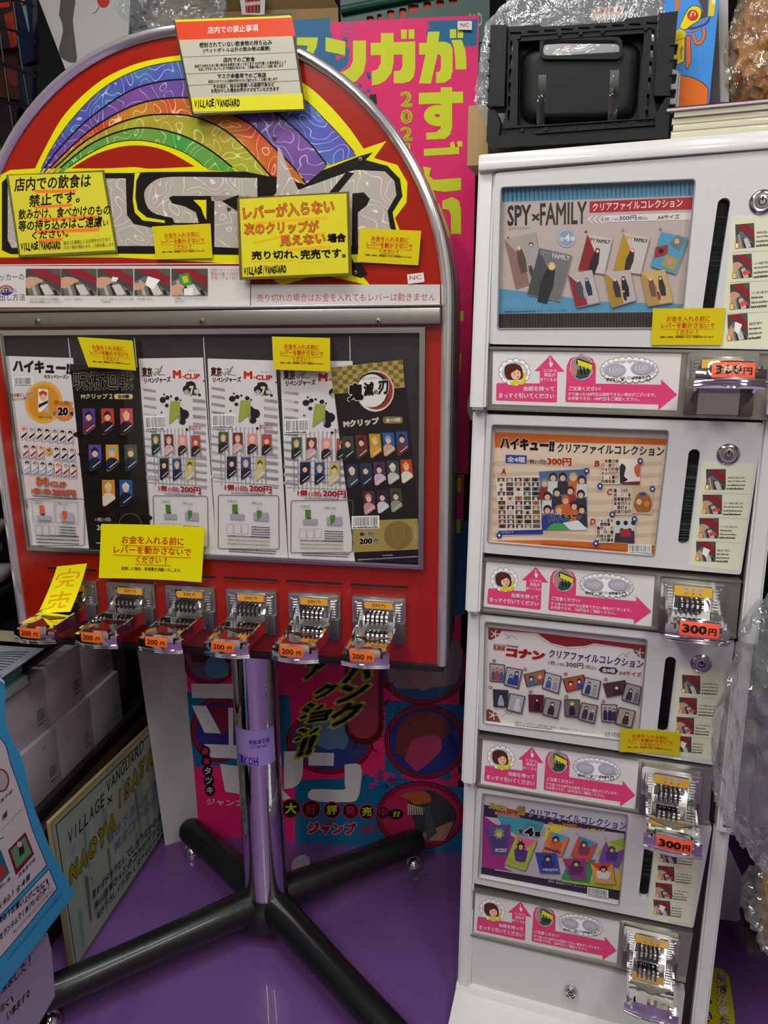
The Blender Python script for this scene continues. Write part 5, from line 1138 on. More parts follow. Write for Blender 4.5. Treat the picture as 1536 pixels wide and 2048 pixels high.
note(q, -.007, caution, 'yellow caution notice at the lower right of the third cabinet window', fr=FB, col='#c9b40c', curl=curlx(FB, q, -.007, .004))
# ------------------------------------------------------------------ pink and blue cardboard display behind the machine
PK, BL, LM, DKR = '#e0246c', '#17648f', '#c9d61c', '#5a0a20'
dsp = thing('cardboard_display', FC, 'large pink and blue cardboard display with lime lettering standing behind the red machine', 'display')
cb = mat('white_cardboard', '#b9b6b4', .6)
part('upper_panel', MB().box(-.722, 0, .001, .03, 1.034, 1.975), cb, dsp)
part('lower_panel', MB().box(-.722, -.010, .001, .03, 0, 1.03), cb, dsp)
fl = MB(); fl.add([(-.722, 0, 0), (-.80, -.05, 0), (-.845, -.05, 1.0), (-.722, 0, 1.0), (-.722, .006, 0), (-.80, -.044, 0), (-.845, -.044, 1.0), (-.722, .006, 1.0)], [(0, 1, 2, 3), (4, 7, 6, 5), (0, 4, 5, 1), (1, 5, 6, 2), (2, 6, 7, 3), (3, 7, 4, 0)])
part('side_flap', fl, cb, dsp)
S = Sheet(FC, 0); rn = random.Random(5)
P_ = lambda x, z: (x, 0, z)
S.loc = P_; S.rect(-.722, 1.036, 0, 1.975, PK); S.loc = None
S.poly([(268, 57), (660, 36), (660, 60), (672, 80), (700, 100), (695, 130), (670, 150), (700, 165), (720, 180), (752, 205), (700, 250), (560, 240), (560, 60)], BL)
S.poly([(855, 42), (956, 38), (953, 92), (870, 93), (850, 88), (858, 75), (850, 66), (858, 55)], BL)
S.hold = True; S.lv += 1
for i in range(12):
    for j in range(12): S.circ(664+i*4.4, 48+j*4.6, (2.1, 1.5)[j % 2]*(1-.04*i), None, BL if i > 4 else PK, 6)
for k in range(26): S.circ(690+rn.gauss(0, 12), 150+rn.gauss(0, 30), rn.uniform(1.5, 6), None, rn.choice((PK, BL)), 7)
for k in range(20): S.circ(735+rn.gauss(0, 8), 165+rn.gauss(0, 18), rn.uniform(1, 5), None, rn.choice((PK, BL)), 7)
S.hold = False; S.lv += 1
S.tr = ZS_ = Z(660, 0, 4.518)
for q in ([(-40, 336), (138, 375), (138, 500), (-40, 462)], [(208, 368), (325, 368), (325, 560), (300, 660), (240, 730), (180, 760), (50, 655), (120, 648), (180, 610), (208, 550)],
          [(368, 388), (770, 375), (770, 620), (758, 690), (720, 735), (660, 752), (576, 752), (576, 645), (635, 637), (655, 600), (655, 492), (368, 500)], [(460, 300), (575, 298), (575, 560), (555, 660), (500, 730), (440, 762), (378, 772), (378, 645), (430, 625), (460, 570)], [(642, 268), (695, 267), (695, 352), (642, 353)], [(710, 266), (762, 265), (762, 350), (710, 351)],
          [(805, 390), (1040, 376), (1090, 400), (1108, 450), (1108, 640), (1090, 710), (1040, 745), (958, 752), (958, 655), (990, 647), (1003, 620), (1003, 510), (985, 490), (805, 495)], [(885, 288), (990, 285), (980, 380), (970, 500), (912, 755), (805, 755), (862, 500), (872, 400)], [(1095, 362), (1190, 360), (1222, 450), (1232, 540), (1230, 628), (1135, 628), (1132, 520), (1120, 430)], [(1083, 265), (1140, 264), (1140, 344), (1083, 345)], [(1152, 262), (1203, 261), (1203, 343), (1152, 344)],
          [(803, 840), (1000, 834), (1000, 790), (1103, 788), (1103, 830), (1202, 828), (1202, 930), (1103, 933), (1103, 1150), (1085, 1215), (1040, 1255), (870, 1262), (870, 1200), (960, 1195), (1000, 1160), (1000, 938), (803, 942)]): S.poly(q, LM)
S.poly([(975+126*math.cos(R(t)), 1045+96*math.sin(R(t))) for t in range(0, 360, 15)], LM); S.circ(970, 1045, 24, 16, PK)
S.tr = None
S.poly([(594, 75), (636, 75), (633, 95), (620, 120), (606, 118), (616, 92), (594, 90)], LM)
S.T('ご', 850, 314, 927, 312, 30, LM, .07) if 0 else S.poly([(848, 298), (918, 294), (918, 308), (848, 312)], LM)
S.poly([(900, 285), (908, 283), (910, 295), (901, 296)], LM); S.poly([(914, 283), (924, 282), (925, 293), (916, 294)], LM)
S.poly([(846, 333), (862, 336), (858, 352), (868, 360), (922, 356), (922, 380), (890, 384), (862, 380), (852, 362)], LM); S.poly([(884, 402), (905, 394), (918, 402), (922, 420), (922, 468), (902, 468), (902, 430), (898, 420), (885, 418)], LM)
S.poly([(915, 622), (927, 622), (927, 642), (915, 642)], LM); S.poly([(913, 708), (923, 708), (921, 742), (913, 748)], LM)
S.T('2', 801, 214, 825, 214, 31, LM, .04); S.T('0', 801, 248, 825, 248, 29, LM, .04); S.T('2', 801, 282, 825, 282, 28, LM, .04); S.T('1', 808, 312, 820, 312, 26, LM, .04)
S.poly([(735, 200), (740, 190), (752, 188), (754, 207), (745, 216)], '#0d0c10')
# lower panel
S.loc = P_; S.lv += 1; S.rect(-.722, 0, -.010, 1.028, PK); S.loc = None
for q in ([(366, 1383), (400, 1382), (404, 1535), (390, 1533)], [(366, 1383), (580, 1390), (585, 1535), (392, 1530)], [(590, 1560), (760, 1552), (930, 1575), (925, 1705), (590, 1690)], [(770, 1400), (935, 1410), (935, 1500), (900, 1560), (770, 1545)], [(905, 1042), (935, 1042), (930, 1230), (900, 1230)], [(366, 1310), (575, 1310), (575, 1325), (366, 1322)]): S.poly(q, BL)
S.hold = True
for k in range(60): S.circ(790+rn.gauss(0, 45), 1560+rn.gauss(0, 10), rn.uniform(1, 7), None, rn.choice((PK, BL, BL)), 7)
for k in range(16): S.circ(915+rn.gauss(0, 10), 1545+rn.gauss(0, 16), rn.uniform(1, 6), None, PK, 7)
S.hold = False; S.lv += 1
S.tr = ZP = Z(330, 1260, 2.518)
def medal(cx, cy, rx, ry, bg, shapes):
    S.circ(cx, cy, rx, ry, DKR, 36); S.ring(cx, cy, rx-10, ry-10, 3.5, '#c8284c', 40); S.ring(cx, cy, rx-20, ry-20, 3.5, '#c8284c', 40); S.circ(cx, cy, rx-26, ry-26, bg, 36)
    for pts, c in shapes: S.poly(smooth([(cx+a*rx, cy+b*ry) for a, b in pts], 3), c)
medal(1300, 185, 225, 190, '#2c5c84', [([(-.75, -.7), (.75, -.7), (.8, .2), (.55, .5), (-.6, .55), (-.8, .1)], '#8c7c7c'), ([(-.35, -.3), (.4, -.4), (.42, .1), (.2, .5), (-.05, .62), (-.3, .3)], '#a8887c')])
medal(225, 110, 150, 170, '#6c5c6c', [([(-.7, -.6), (.7, -.6), (.75, .3), (-.6, .3)], '#5c1c24'), ([(-.2, .5), (0, .15), (.5, .2), (.62, .7), (0, .78)], '#5c8cac')])
medal(270, 500, 140, 165, '#30307c', [([(-.3, -.75), (.7, -.6), (.75, .0), (-.2, .1)], '#7c2434')])
medal(830, 560, 220, 165, '#3c4474', [([(-.45, -.75), (.35, -.7), (.4, .1), (.1, .3), (-.3, .1)], '#5c7ca0'), ([(-.5, .5), (.2, .2), (.55, .75), (-.3, .8)], '#2c3c8c')])
medal(1310, 560, 205, 190, '#28388c', [([(-.75, .3), (-.6, -.5), (0, -.8), (.55, -.55), (.5, -.1), (-.1, .05), (-.4, .5)], '#7c3c34'), ([(-.5, .5), (-.3, -.05), (.3, -.15), (.4, .2), (.1, .55), (-.2, .8)], '#c04468')])
medal(1285, 930, 222, 172, '#b82858', [([(-.3, -.5), (.2, -.75), (.8, -.2), (.75, .4), (.3, .8), (-.1, .4)], '#3c3c40'), ([(-.45, -.6), (.1, -.7), (.25, -.4), (-.1, -.3)], '#b85c2c'), ([(-.35, .75), (.5, .3), (.75, .2), (.55, .75)], '#a87c64')])
S.poly([(1300, 890), (1330, 880), (1370, 1020), (1320, 1060)], '#4c4c54'); S.hold = True
for k in range(9): S.poly([(1222+k*11, 872+k*3), (1230+k*11, 874+k*3), (1228+k*12, 930), (1222+k*12, 928)], '#c8bc94')
S.hold = False; S.lv += 1
# saw bar with rounded end, dark chain
S.poly(rr(905, -260, 1100, 575, 90, 6), '#5c1814'); S.poly(rr(922, -250, 1075, 545, 75, 6), '#a83c50'); S.hold = True
for k in range(9): S.line([(1080, 200+k*42), (1108, 196+k*42)], 4, '#24100c')
for a, b, c, d in ((1100, 270, 1165, 258), (1100, 360, 1135, 345), (960, 560, 950, 600), (1035, 575, 1075, 620)): S.poly([(a, b), (a+8, b+26), (c, d)], '#5c1814')
S.hold = False; S.lv += 1
for k in range(3): S.T(('ポケ', '一', 'ニ')[k], 0, 0, 1, 0, 1, PK) if 0 else None
for q in ([(132, 268), (420, 270), (420, 345), (138, 340)], [(136, 378), (208, 380), (284, 520), (200, 515)], [(198, 572), (420, 580), (420, 648), (232, 640)], [(320, 390), (345, 390), (345, 580), (322, 580)], [(278, 672), (420, 690), (420, 830), (304, 812)]): S.poly(q, '#d4d0d2')
S.poly(smooth([(600, 610), (690, 612), (696, 660), (690, 740), (660, 785), (600, 800)], 4), '#d4d0d2'); S.poly([(722, 615), (852, 617), (850, 682), (724, 680)], '#d4d0d2'); S.poly(smooth([(905, 675), (985, 678), (986, 780), (970, 845), (930, 864), (740, 856), (740, 800), (895, 802), (905, 770), (905, 675)], 3), '#d4d0d2')
S.poly([(590, 800), (640, 850), (620, 860), (590, 850)], '#d4d0d2')
for k, (ch, x, y, h) in enumerate([('ア', 690, 250, 90), ('ク', 740, 350, 70), ('シ', 672, 450, 80), ('ョ', 715, 470, 55), ('ン', 650, 560, 65)]): S.T(ch, x, y, x+110, y-20, h, '#1b0f2c', .05, '#b9bf20', .11, lean=.35)
for k, (ch, x, y, h) in enumerate([('パ', 890, 270, 110), ('ン', 860, 370, 90), ('ク', 820, 490, 110)]): S.T(ch, x, y, x+150, y-30, h, '#1b0f2c', .05, '#b9bf20', .11, lean=.3)
S.T('!!', 660, 640, 735, 620, 100, '#1b0f2c', .05, '#b9bf20', .1, lean=.35)
for k, ch in enumerate('藤本タツキ'): S.circ(204+k*6, 608+k*49, 26, 28, '#17101c'); S.T(ch, 187+k*6, 626+k*49, 221+k*6, 626+k*49, 36, '#e0305c' if k < 2 else '#d8d4d8', .03)
S.T('ジャンプコミックス', 212, 878, 640, 898, 34, '#dcd8dc', .02)
for k, (ch, c) in enumerate(zip('大好評発売中', (LM, '#c82c4c', LM, '#c82c4c', LM, '#c82c4c'))):
    x = (635, 738, 842, 935, 1018, 1098)[k]; r = (50, 48, 44, 42, 40, 36)[k]; y = 895+k*4
    S.circ(x, y, r, r, '#c8284c', 24); S.circ(x, y, r-5, r-5, '#1a0c14', 24); S.T(ch, x-r*.6, y+r*.55, x+r*.6, y+r*.55, r*1.15, c, .03)
S.circ(1163, 922, 38, 26, '#1a0c14', 20); S.T('!!', 1148, 936, 1180, 936, 28, LM, .04, lean=.2)
S.T('ジャンプ', 718, 1025, 965, 1032, 66, '#c82848', .08, '#e0dce0', .03); S.T('少年', 790, 975, 850, 978, 16, '#c82848', .05); S.T('大好評', 982, 992, 1070, 996, 18, '#c82848', .02); S.T('連載中', 982, 1014, 1070, 1018, 18, '#c82848', .02)
S.tr = None
for q in ([(915, 955), (923, 955), (922, 984), (914, 984)], [(912, 1038), (922, 1038), (920, 1066), (911, 1066)]): S.poly(q, LM)
part('printed_face', S, colmat('gloss_card_print', .38, coat=.4), dsp, fix=False, smooth=False)
N = Sheet(FC, -.006); N.back([(915, 42), (944, 42), (944, 60), (915, 59)], .0004, '#e0dcd8'); N.T('NC', 921, 54, 938, 54, 8, '#b8412c', .02)
part('price_tag', N, PRINT, dsp, fix=False, smooth=False)

# ------------------------------------------------------------------ storage rack behind, and what stands on it
WR = FK
rk = thing('storage_rack', FK, 'dark storage rack behind the display, mostly hidden', 'rack')
WOOD = mat('dark_wood', '#2c211b', .6, var=.3, vscale=20)
part('shelf_board', MB().box(-.95, 1.5, -.12, .45, 1.74, 1.77, bev=.002), WOOD, rk)
for x in (-.93, 1.48):
    part('upright', MB().box(x-.015, x+.015, .3, .43, 0, 1.74), WOOD, rk)
def solid_px(S_, fr, pts, d0, d1, col):
    o = [(fr.px(x, y, d0).x, fr.px(x, y, d0).z) for x, y in pts]
    return S_.plate(o, [], d0, d1, col)
def boxpx(fr, x0, x1, ytop, d, dep, z0, col, bev=.002):
    a = fr.px(x0, ytop, d); b = fr.px(x1, ytop, d)
    return MB().box(a.x, b.x, d, d+dep, z0, max(a.z, b.z), col, bev)
KRAFT = mat('kraft_cardboard', '#a88a5c', .75, var=.12, vscale=12, bump=.2, bscale=40)
cbx = thing('cardboard_box', FK, 'brown cardboard box standing behind the top of the machine arch', 'box')
zt = FK.px(500, 22, 0).z
part('box_body', MB().box(-.56, -.10, 0, .3, 1.77, zt), KRAFT, cbx)
tp = MB(); tp.add([(-.56, .0, zt+.001), (-.10, .0, zt+.001), (-.12, -.03, zt+.03), (-.54, -.035, zt+.018), (-.56, .002, zt-.001), (-.10, .002, zt-.001), (-.12, -.028, zt+.028), (-.54, -.033, zt+.016)], [(0, 1, 2, 3), (7, 6, 5, 4), (0, 4, 5, 1), (1, 5, 6, 2), (2, 6, 7, 3), (3, 7, 4, 0)])
part('box_flap', tp, KRAFT, cbx)
part('packing_tape', MB().box(-.29, -.20, -.0015, -.0005, 1.78, zt), clear('brown_tape', (.8, .7, .5), .03, .4, (.66, .56, .36)), cbx)
S = Sheet(FK, -.04); S.back([(477, -20), (531, -20), (529, 30), (484, 29)], .002, '#cfcbcb'); S.poly([(489, -20), (521, -20), (520, 26), (491, 26)], '#b02c28')
for x in (496, 503, 511, 517): S.poly([(x, -20), (x+4, -20), (x+3, 26), (x, 26)], '#2a2024')
S.poly([(489, 5), (521, 2), (521, 9), (490, 12)], '#d8a8a0')
solo('leaflet', S, PRINT, FK, 'white leaflet with red and black print above the rules sheet', 'leaflet', fix=False, smooth=False)
# green shopping baskets
GREEN = mat('green_plastic', '#1c5240', .4)
bk = thing('shopping_basket', FK, 'dark green plastic basket with oval slots behind the pink display', 'basket')
zs_ = Z(660, 0, 4.518)
def bp(pts, d=0): return [(FK.px(*zs_(x, y), d).x, FK.px(*zs_(x, y), d).z) for x, y in pts]
holes = []
for a, b, c, d in ((330, 145, 395, 190), (425, 125, 470, 180), (515, 90, 580, 165), (625, 72, 690, 165), (705, 40, 802, 110), (845, 15, 915, 78), (960, 0, 1030, 55), (1075, -25, 1150, 30)): holes.append(bp(rr(a, b, c, d, 18, 3)))
for k in range(9):
    x0 = 180+k*130
    for (y0, y1, w_) in ((380, 640, 40), (710, 880, 34)):
        if x0+12 < 1340: holes.append(bp(rr(x0, y0, x0+w_, y1, 12, 2)))
for x in (1345, 1392):
    holes.append(bp(rr(x, 380, x+28, 640, 10, 2))); holes.append(bp(rr(x-4, 710, x+22, 880, 10, 2)))
out_ = bp([(90, -100), (1445, -300), (1440, 340), (1420, 360), (1385, 1000), (120, 1000)])
part('basket_side', MB().plate(out_, holes, 0, .004), GREEN, bk)
a = FK.px(*zs_(90, 40)); b = FK.px(*zs_(1445, -50)); zb = FK.px(*zs_(600, 1000)).z
part('basket_rim', MB().tube([(FK.px(*zs_(x, y), -.008).x, -.008, FK.px(*zs_(x, y), -.008).z) for x, y in ((100, 95), (300, 55), (560, 5), (800, -40), (1445, -160))], .009, 10), GREEN, bk)
part('basket_body', MB().box(out_[5][0]+.005, out_[5][0]+.012, .004, .3, zb, zb+.24).box(out_[4][0]-.012, out_[4][0]-.005, .004, .3, zb, zb+.24).box(out_[5][0], out_[4][0], .004, .3, zb, zb+.006).box(out_[5][0], out_[4][0], .296, .3, zb, zb+.24), GREEN, bk)
S = Sheet(FK, -.0004, zs_)
S.T('A', 1245, 212, 1288, 212, 98, '#c8ccc4', .03); S.T('R', 1292, 225, 1330, 225, 96, '#c8ccc4', .03); S.T('D', 1334, 238, 1374, 236, 122, '#c8ccc4', .03)
part('basket_lettering', S, PRINT, bk, fix=False, smooth=False)
solo('red_packet', MB().box(out_[5][0]+.03, out_[4][0]-.04, .008, .12, zb+.01, zb+.232, bev=.01), mat('red_pack', '#c8301c', .4, var=.2), FK, 'red packets lying inside the dark green basket', 'packet')
bot = MB(); rn = random.Random(2)
for k in range(5):
    x = out_[4][0]-.05+k*.011
for k in range(5):
    p = FK.px(945+k*8, 130+(k % 3)*28, .06)
mb = MB()
for k in range(4):
    x = out_[4][0]-.075+k*.018; mb.lathe((x, .05, zb+.006), (0, 0, 1), [(.007, 0), (.008, .02), (.008, .12), (.004, .135), (.004, .15)], 12, ('#b8bcc8', '#2c3c8c', '#c8c8cc', '#30303c')[k])
solo('bottle_row', mb, colmat('shiny_bottles', .15), FK, 'small silver and blue bottles seen through the basket slots', 'bottle')

# wire grid with dark packets on the far left
gd = thing('wire_grid', FK, 'black wire grid panel in the upper left corner', 'grid')
WIRE = mat('black_wire', '#121314', .3, .4)
def gp(x, y, d=-.2): return FK.px(x, y, d)
vw = [[(26, 0), (42, 120), (57, 205)], [(-6, 20), (8, 130), (27, 262)], [(-40, 40), (-20, 160), (0, 290)], [(62, -20), (70, 60), (78, 170)]]
for k, l in enumerate(vw[:3]):
    p = [gp(*q) for q in l]; d_ = p[-1]-p[-2]; d_.normalize(); p.append(p[-1]+d_*.25); part('grid_wire', MB().tube(p, .003, 8), WIRE, gd)
for l in ([(-30, -12), (30, -2), (70, 14)], [(-30, 48), (30, 62), (70, 82)], [(-30, 112), (5, 127), (70, 152)], [(-30, 190), (25, 207), (60, 212)]):
    part('grid_wire', MB().tube([gp(x, y, -.206) for x, y in l], .0025, 8), WIRE, gd)
DP = [([(-30, -10), (28, -10), (36, 95), (-30, 100)], '#2c2022', -.15), ([(20, -10), (64, -10), (68, 120), (45, 130), (35, 60)], '#141c38', -.14), ([(-30, 100), (36, 100), (40, 200), (-30, 190)], '#38201c', -.13), ([(34, 130), (66, 135), (64, 225), (40, 215)], '#1c2430', -.14), ([(-30, 190), (40, 205), (20, 300), (-30, 300)], '#1a1414', -.12)]
for k, (q, c, d) in enumerate(DP):
    S = Sheet(FK, d); S.back(q, .02, c); cx0 = sum(p[0] for p in q)/4; cy0 = sum(p[1] for p in q)/4
    if k == 0: S.poly([(8, 30), (30, 20), (34, 90), (22, 96)], '#8c3020'); S.poly([(-4, 6), (20, 4), (18, 14), (-4, 16)], '#a8301c')
    if k == 1: S.poly([(34, -5), (52, -5), (44, 10)], '#b8a020'); S.poly([(44, 12), (52, 10), (60, 66), (56, 60)], '#6c7c6c')
    if k == 2: S.poly([(10, 135), (38, 145), (34, 175), (12, 165)], '#5c2420')
    solo('hanging_packet', S, colmat('packet_print', .25, coat=.5), FK, ('dark packet with red print, topmost behind the wire grid', 'navy packet with a yellow tip behind the wire grid', 'dark red brown packet below the topmost one on the grid', 'dark blue packet beside the white tote print', 'black packet lowest behind the wire grid')[k], 'packet', 'packets on the wire grid', fix=False, smooth=False)
# tote bag in clear sleeve
S = Sheet(FK, -.10)
S.back([(66, -30), (262, -30), (256, 90), (160, 215), (70, 225)], .006, '#b9bab8')
S.poly(smooth([(122, -10), (150, -6), (146, 40), (150, 80), (152, 125), (118, 110), (126, 60), (118, 30)], 3), '#55524e')
S.circ(207, -2, 13, 18, '#b83a30'); S.line([(198, 14), (192, 24), (184, 28)], 1.5, '#444')
solo('tote_bag', S, colmat('cloth_print', .7, bump=.3, bscale=20), FK, 'flat white tote bag with a grey print and red spot, upper left', 'bag', fix=False, smooth=False)
CLB = clear('crumpled_clear_film', (.93, .95, .96), .05, .16, (.75, .78, .8), bump=.9, bscale=16, rough=.05, bdist=.02)
def crumple(center, size, seed, amp=.25, sub=5, p=2.6, sharp=1.5):
    from mathutils import noise
    bm = bmesh.new(); bmesh.ops.create_icosphere(bm, subdivisions=sub, radius=1)
    for v in bm.verts:
        n = v.co.normalized(); k = (abs(n.x)**p+abs(n.y)**p+abs(n.z)**p)**(-1/p)
        q = n*1.7+Vector((seed*3.1, seed, 0)); r = noise.noise(q)*.6; s2 = abs(noise.noise(q*2.3))*sharp; s3 = abs(noise.noise(q*5.1))*.5*sharp
        k *= 1+amp*(r+.5-s2-s3*.6)
        v.co = Vector((center[0]+n.x*k*size[0], center[1]+n.y*k*size[1], center[2]+n.z*k*size[2]))
    return MB().bm(bm)
p = FK.px(330, 10, -.07)
solo('plastic_bag', crumple((p.x+.0, -.07, p.z+.02), (.13, .04, .08), 3), CLB, FK, 'crumpled clear bag above the left of the arch', 'bag')
solo('dark_pouch', MB().plate([(FK.px(*q, -.02).x, FK.px(*q, -.02).z) for q in ((284, 23), (300, 5), (324, 2), (316, 14))], [], -.035, -.02), BLACKP, FK, 'small black pouch inside the clear bag above the arch', 'pouch')
solo('wrapped_bundle', crumple((FK.px(400, -5, .0).x, -.02, FK.px(400, -5).z+.04), (.11, .04, .05), 5), mat('dark_wrapped', '#2c2a2c', .25, coat=.6), FK, 'dark bundle in glossy film behind the arch top', 'bundle')

# ------------------------------------------------------------------ on top of the white cabinet
TOPZ = 1.6185
BOX = FB
zq = Z(900, 0, 2.415)
cr_ = thing('folding_crate', FB, 'black plastic folding crate standing folded on top of the white cabinet', 'crate')
D0 = .02
def cp(pts, d=D0): return [(FB.px(*zq(x, y), d).x, max(FB.px(*zq(x, y), d).z, TOPZ+.0005)) for x, y in pts]
BK = mat('crate_plastic', '#0e0f10', .5, spec=.3, bump=.1, bscale=200, bdist=.0004)
outer = cp([(278, 130), (430, 118), (446, 130), (835, 103), (855, 88), (1005, 74), (985, 470), (1015, 650), (800, 672), (780, 690), (430, 705), (412, 692), (240, 660), (275, 520)])
inner = cp([(330, 200), (938, 160), (908, 592), (325, 606)])
hl = []
for k in range(9):
    u = k/8; x = 290+k*82; y = 160-k*6.0
    hl.append(cp(rr(x+(0 if k else 0), y-6, x+58, y+6, 5, 2)))
for k in range(6): hl.append(cp(rr(290-k*2.4, 196+k*67, 302-k*2.4, 248+k*67, 5, 2)))
for k in range(6): hl.append(cp(rr(974-k*6, 140+k*78, 988-k*6, 200+k*78, 5, 2)))
part('crate_frame', MB().plate(outer, [inner]+hl[:9]+hl[9:], D0, D0+.02), BK, cr_)
# inner skin, bulging, with the grip hole and two slots left open
def inh(x, y):
    if 445 < x < 818 and 187+(818-x)*.05 < y < 258+(818-x)*.05: return True
    if y > 366 and y < 602 and abs(x-(447-(y-366)*.035)) < 19: return True
    if y > 345 and y < 588 and abs(x-(797-(y-345)*.06)) < 20: return True
    return False
NX, NY = 110, 70; g = MB(); vs = []; fs = []
for j in range(NY+1):
    for i in range(NX+1):
        u, v = i/NX, j/NY; x = (328*(1-v)+322*v)*(1-u)+(940*(1-v)+910*v)*u; y = (198*(1-v)+608*v)*(1-u)+(158*(1-v)+594*v)*u
        e = min(1, max(0, (abs((u-.5)*2)**6+abs((v-.53)*2.1)**6)**(1/6))); b = .012*(1-min(1, max(0, (e-.72)/.24))**2)
        p = FB.px(*zq(x, y), D0+.012); vs.append((p.x, D0+.018-b, p.z))
for j in range(NY):
    for i in range(NX):
        u, v = (i+.5)/NX, (j+.5)/NY; x = (328*(1-v)+322*v)*(1-u)+(940*(1-v)+910*v)*u; y = (198*(1-v)+608*v)*(1-u)+(158*(1-v)+594*v)*u
        if not inh(x, y): a = j*(NX+1)+i; fs.append((a, a+1, a+NX+2, a+NX+1))
part('crate_side', g.add(vs, fs), mat('crate_skin', '#0f1011', .55, spec=.3, bump=.2, bscale=600, bdist=.0003), cr_, fix=False)
gr = cp(rr(432, 176, 832, 284, 30, 4)); gi = cp(rr(446, 192, 818, 266, 24, 4))
sh_ = lambda L, k: [(x, z+k*(x-gr[0][0])) for x, z in L]
part('grip', MB().plate(sh_(gr, .0), [sh_(gi, 0)], D0+.001, D0+.016), BK, cr_)
rb = MB()
for k in range(11):
    x = 262+k*68; q = cp([(x, 662-k*5.2), (x+3, 662-k*5.2), (x+5, 618-k*5), (x+2, 618-k*5)]); rb.plate([q[0], q[1], q[2], q[3]], [], D0-.002, D0+.002)
q = cp([(240, 655), (1000, 600), (1000, 606), (240, 661)]); rb.plate(q, [], D0-.003, D0+.003)
q = cp([(255, 618), (985, 570), (985, 576), (255, 624)]); rb.plate(q, [], D0-.003, D0+.003)
q = cp([(330, 170), (975, 130), (975, 136), (330, 176)]); rb.plate(q, [], D0-.002, D0+.003)
for x, y in ((350, 630), (465, 625), (605, 618), (742, 610), (865, 602), (530, 168), (632, 162), (737, 155), (945, 140), (333, 182)):
    p = cp([(x, y)])[0]; rb.cyl((p[0], D0-.003, p[1]), (p[0], D0+.002, p[1]), .0028, n=12)
part('crate_ribs', rb, BK, cr_)['kind'] = 'stuff'
for q in (cp([(200, 132), (278, 128), (265, 520), (186, 520)]), cp([(1008, 76), (1100, 64), (1062, 470), (985, 470)]), cp([(187, 536), (225, 540), (248, 600), (240, 662), (412, 655), (430, 668), (785, 655), (800, 640), (990, 625), (992, 560), (1040, 480), (1062, 476), (1052, 672), (200, 722), (180, 690)])):
    part('crate_corner', MB().plate(q, [], D0-.008, D0+.03), BK, cr_)
st_ = MB()
for k in range(5):
    for x0, x1 in ((190, 203), (1062, 1100)):
        q = cp([(x0-k*2, 225+k*72), (x1-k*3, 224+k*72), (x1-k*3, 230+k*72), (x0-k*2, 231+k*72)]); st_.plate(q, [], D0-.010, D0+.028)
part('side_notches', st_, BK, cr_)['kind'] = 'stuff'
# wrapped light box and clear bag behind the crate
p0 = FB.px(1000, 30, .1); p1 = FB.px(1330, 10, .1)
wb = thing('wrapped_box', FB, 'pale box in clear film right behind the black crate', 'box')
part('box_body', MB().box(p0.x, p1.x, .1, .24, TOPZ, 1.80, bev=.004), mat('pale_card', '#a89e92', .5, var=.1), wb)
part('box_body', MB().box(p0.x+.06, p0.x+.20, .085, .10, TOPZ, 1.80, bev=.002), mat('white_inner_box', '#b5b0aa', .4), wb)
S = Sheet(FB, .084); S.quad([(1182, 20), (1247, 10), (1246, 36), (1183, 42)], '#b8aa9c'); S.T('▬▪▬', 1192, 27, 1240, 22, 9, '#b05038'); part('box_label', S, PRINT, wb, fix=False, smooth=False)
solo('clear_bag', crumple(((p0.x+p1.x)/2+.01, .075, 1.75), (.155, .012, .122), 8, .12), CLB, FB, 'clear crumpled film bag rising behind the black crate', 'bag')
# small kraft box left of the crate
a = FB.px(957, 203, .06); b = FB.px(990, 203, .06)
solo('cardboard_box', MB().box(a.x-.02, b.x-.012, .075, .2, TOPZ, a.z, bev=.002), KRAFT, FB, 'small brown cardboard box peeping out left of the black crate', 'box')
# books
zb0 = TOPZ+.0005; hts = (.0105, .0095, .0085, .0075)
for k, hgt in enumerate(hts):
    a = FB.px(1341, 280, .012).x+.002*(k % 2); mb = MB()
    mb.box(a, a+.2, .012+.0015*(k % 3), .15, zb0+.0006, zb0+hgt-.0006, '#cfcab2', .0008).box(a-.0006, a+.2006, .0115+.0015*(k % 3), .15, zb0, zb0+.0006, '#b8b49c').box(a-.0006, a+.2006, .0115+.0015*(k % 3), .15, zb0+hgt-.0006, zb0+hgt, '#a29e88')
    solo('book', mb, colmat('page_edges', .35, coat=.4, bump=.2, bscale=60), FB, ('cream book at the bottom of the stack right of the crate', 'second cream book from the bottom right of the crate', 'third cream book from the bottom right of the crate', 'topmost thin cream book right of the crate')[k], 'book', 'wrapped books on the cabinet')
    zb0 += hgt
a = FB.px(1339, 225, .01).x
solo('booklet', MB().box(a-.004, a+.21, .008, .13, zb0+.0003, zb0+.0035, '#c8bcc0', .0008).box(a-.003, a+.21, .009, .128, zb0+.0035, zb0+.0055, '#4a2c30', .0005), PAINTED, FB, 'white and dark red booklet lying on the cream books', 'book', 'wrapped books on the cabinet')
zb0 += .006
zR = Z(1300, 0, 6.025)
S = Sheet(FB, .06); S.back([(1330, -20), (1440, -20), (1418, 207), (1325, 222)], .006, '#3f8edb', 1); S.tr = zR
S.poly(smooth([(350, 320), (430, 150), (500, 70), (600, 80), (625, 150), (590, 250), (500, 310), (430, 360), (380, 355)], 4), '#2a1c10'); S.poly(smooth([(358, 322), (436, 156), (504, 78), (594, 88), (617, 150), (584, 244), (496, 302), (430, 350), (385, 348)], 4), '#e8cf12')
S.circ(515, 185, 68, 68, '#c2361c'); S.line([(500, 150), (530, 140)], 14, '#e8e0dc'); S.line([(490, 200), (500, 160)], 14, '#e8e0dc'); S.line([(545, 150), (540, 190)], 12, '#e8e0dc')
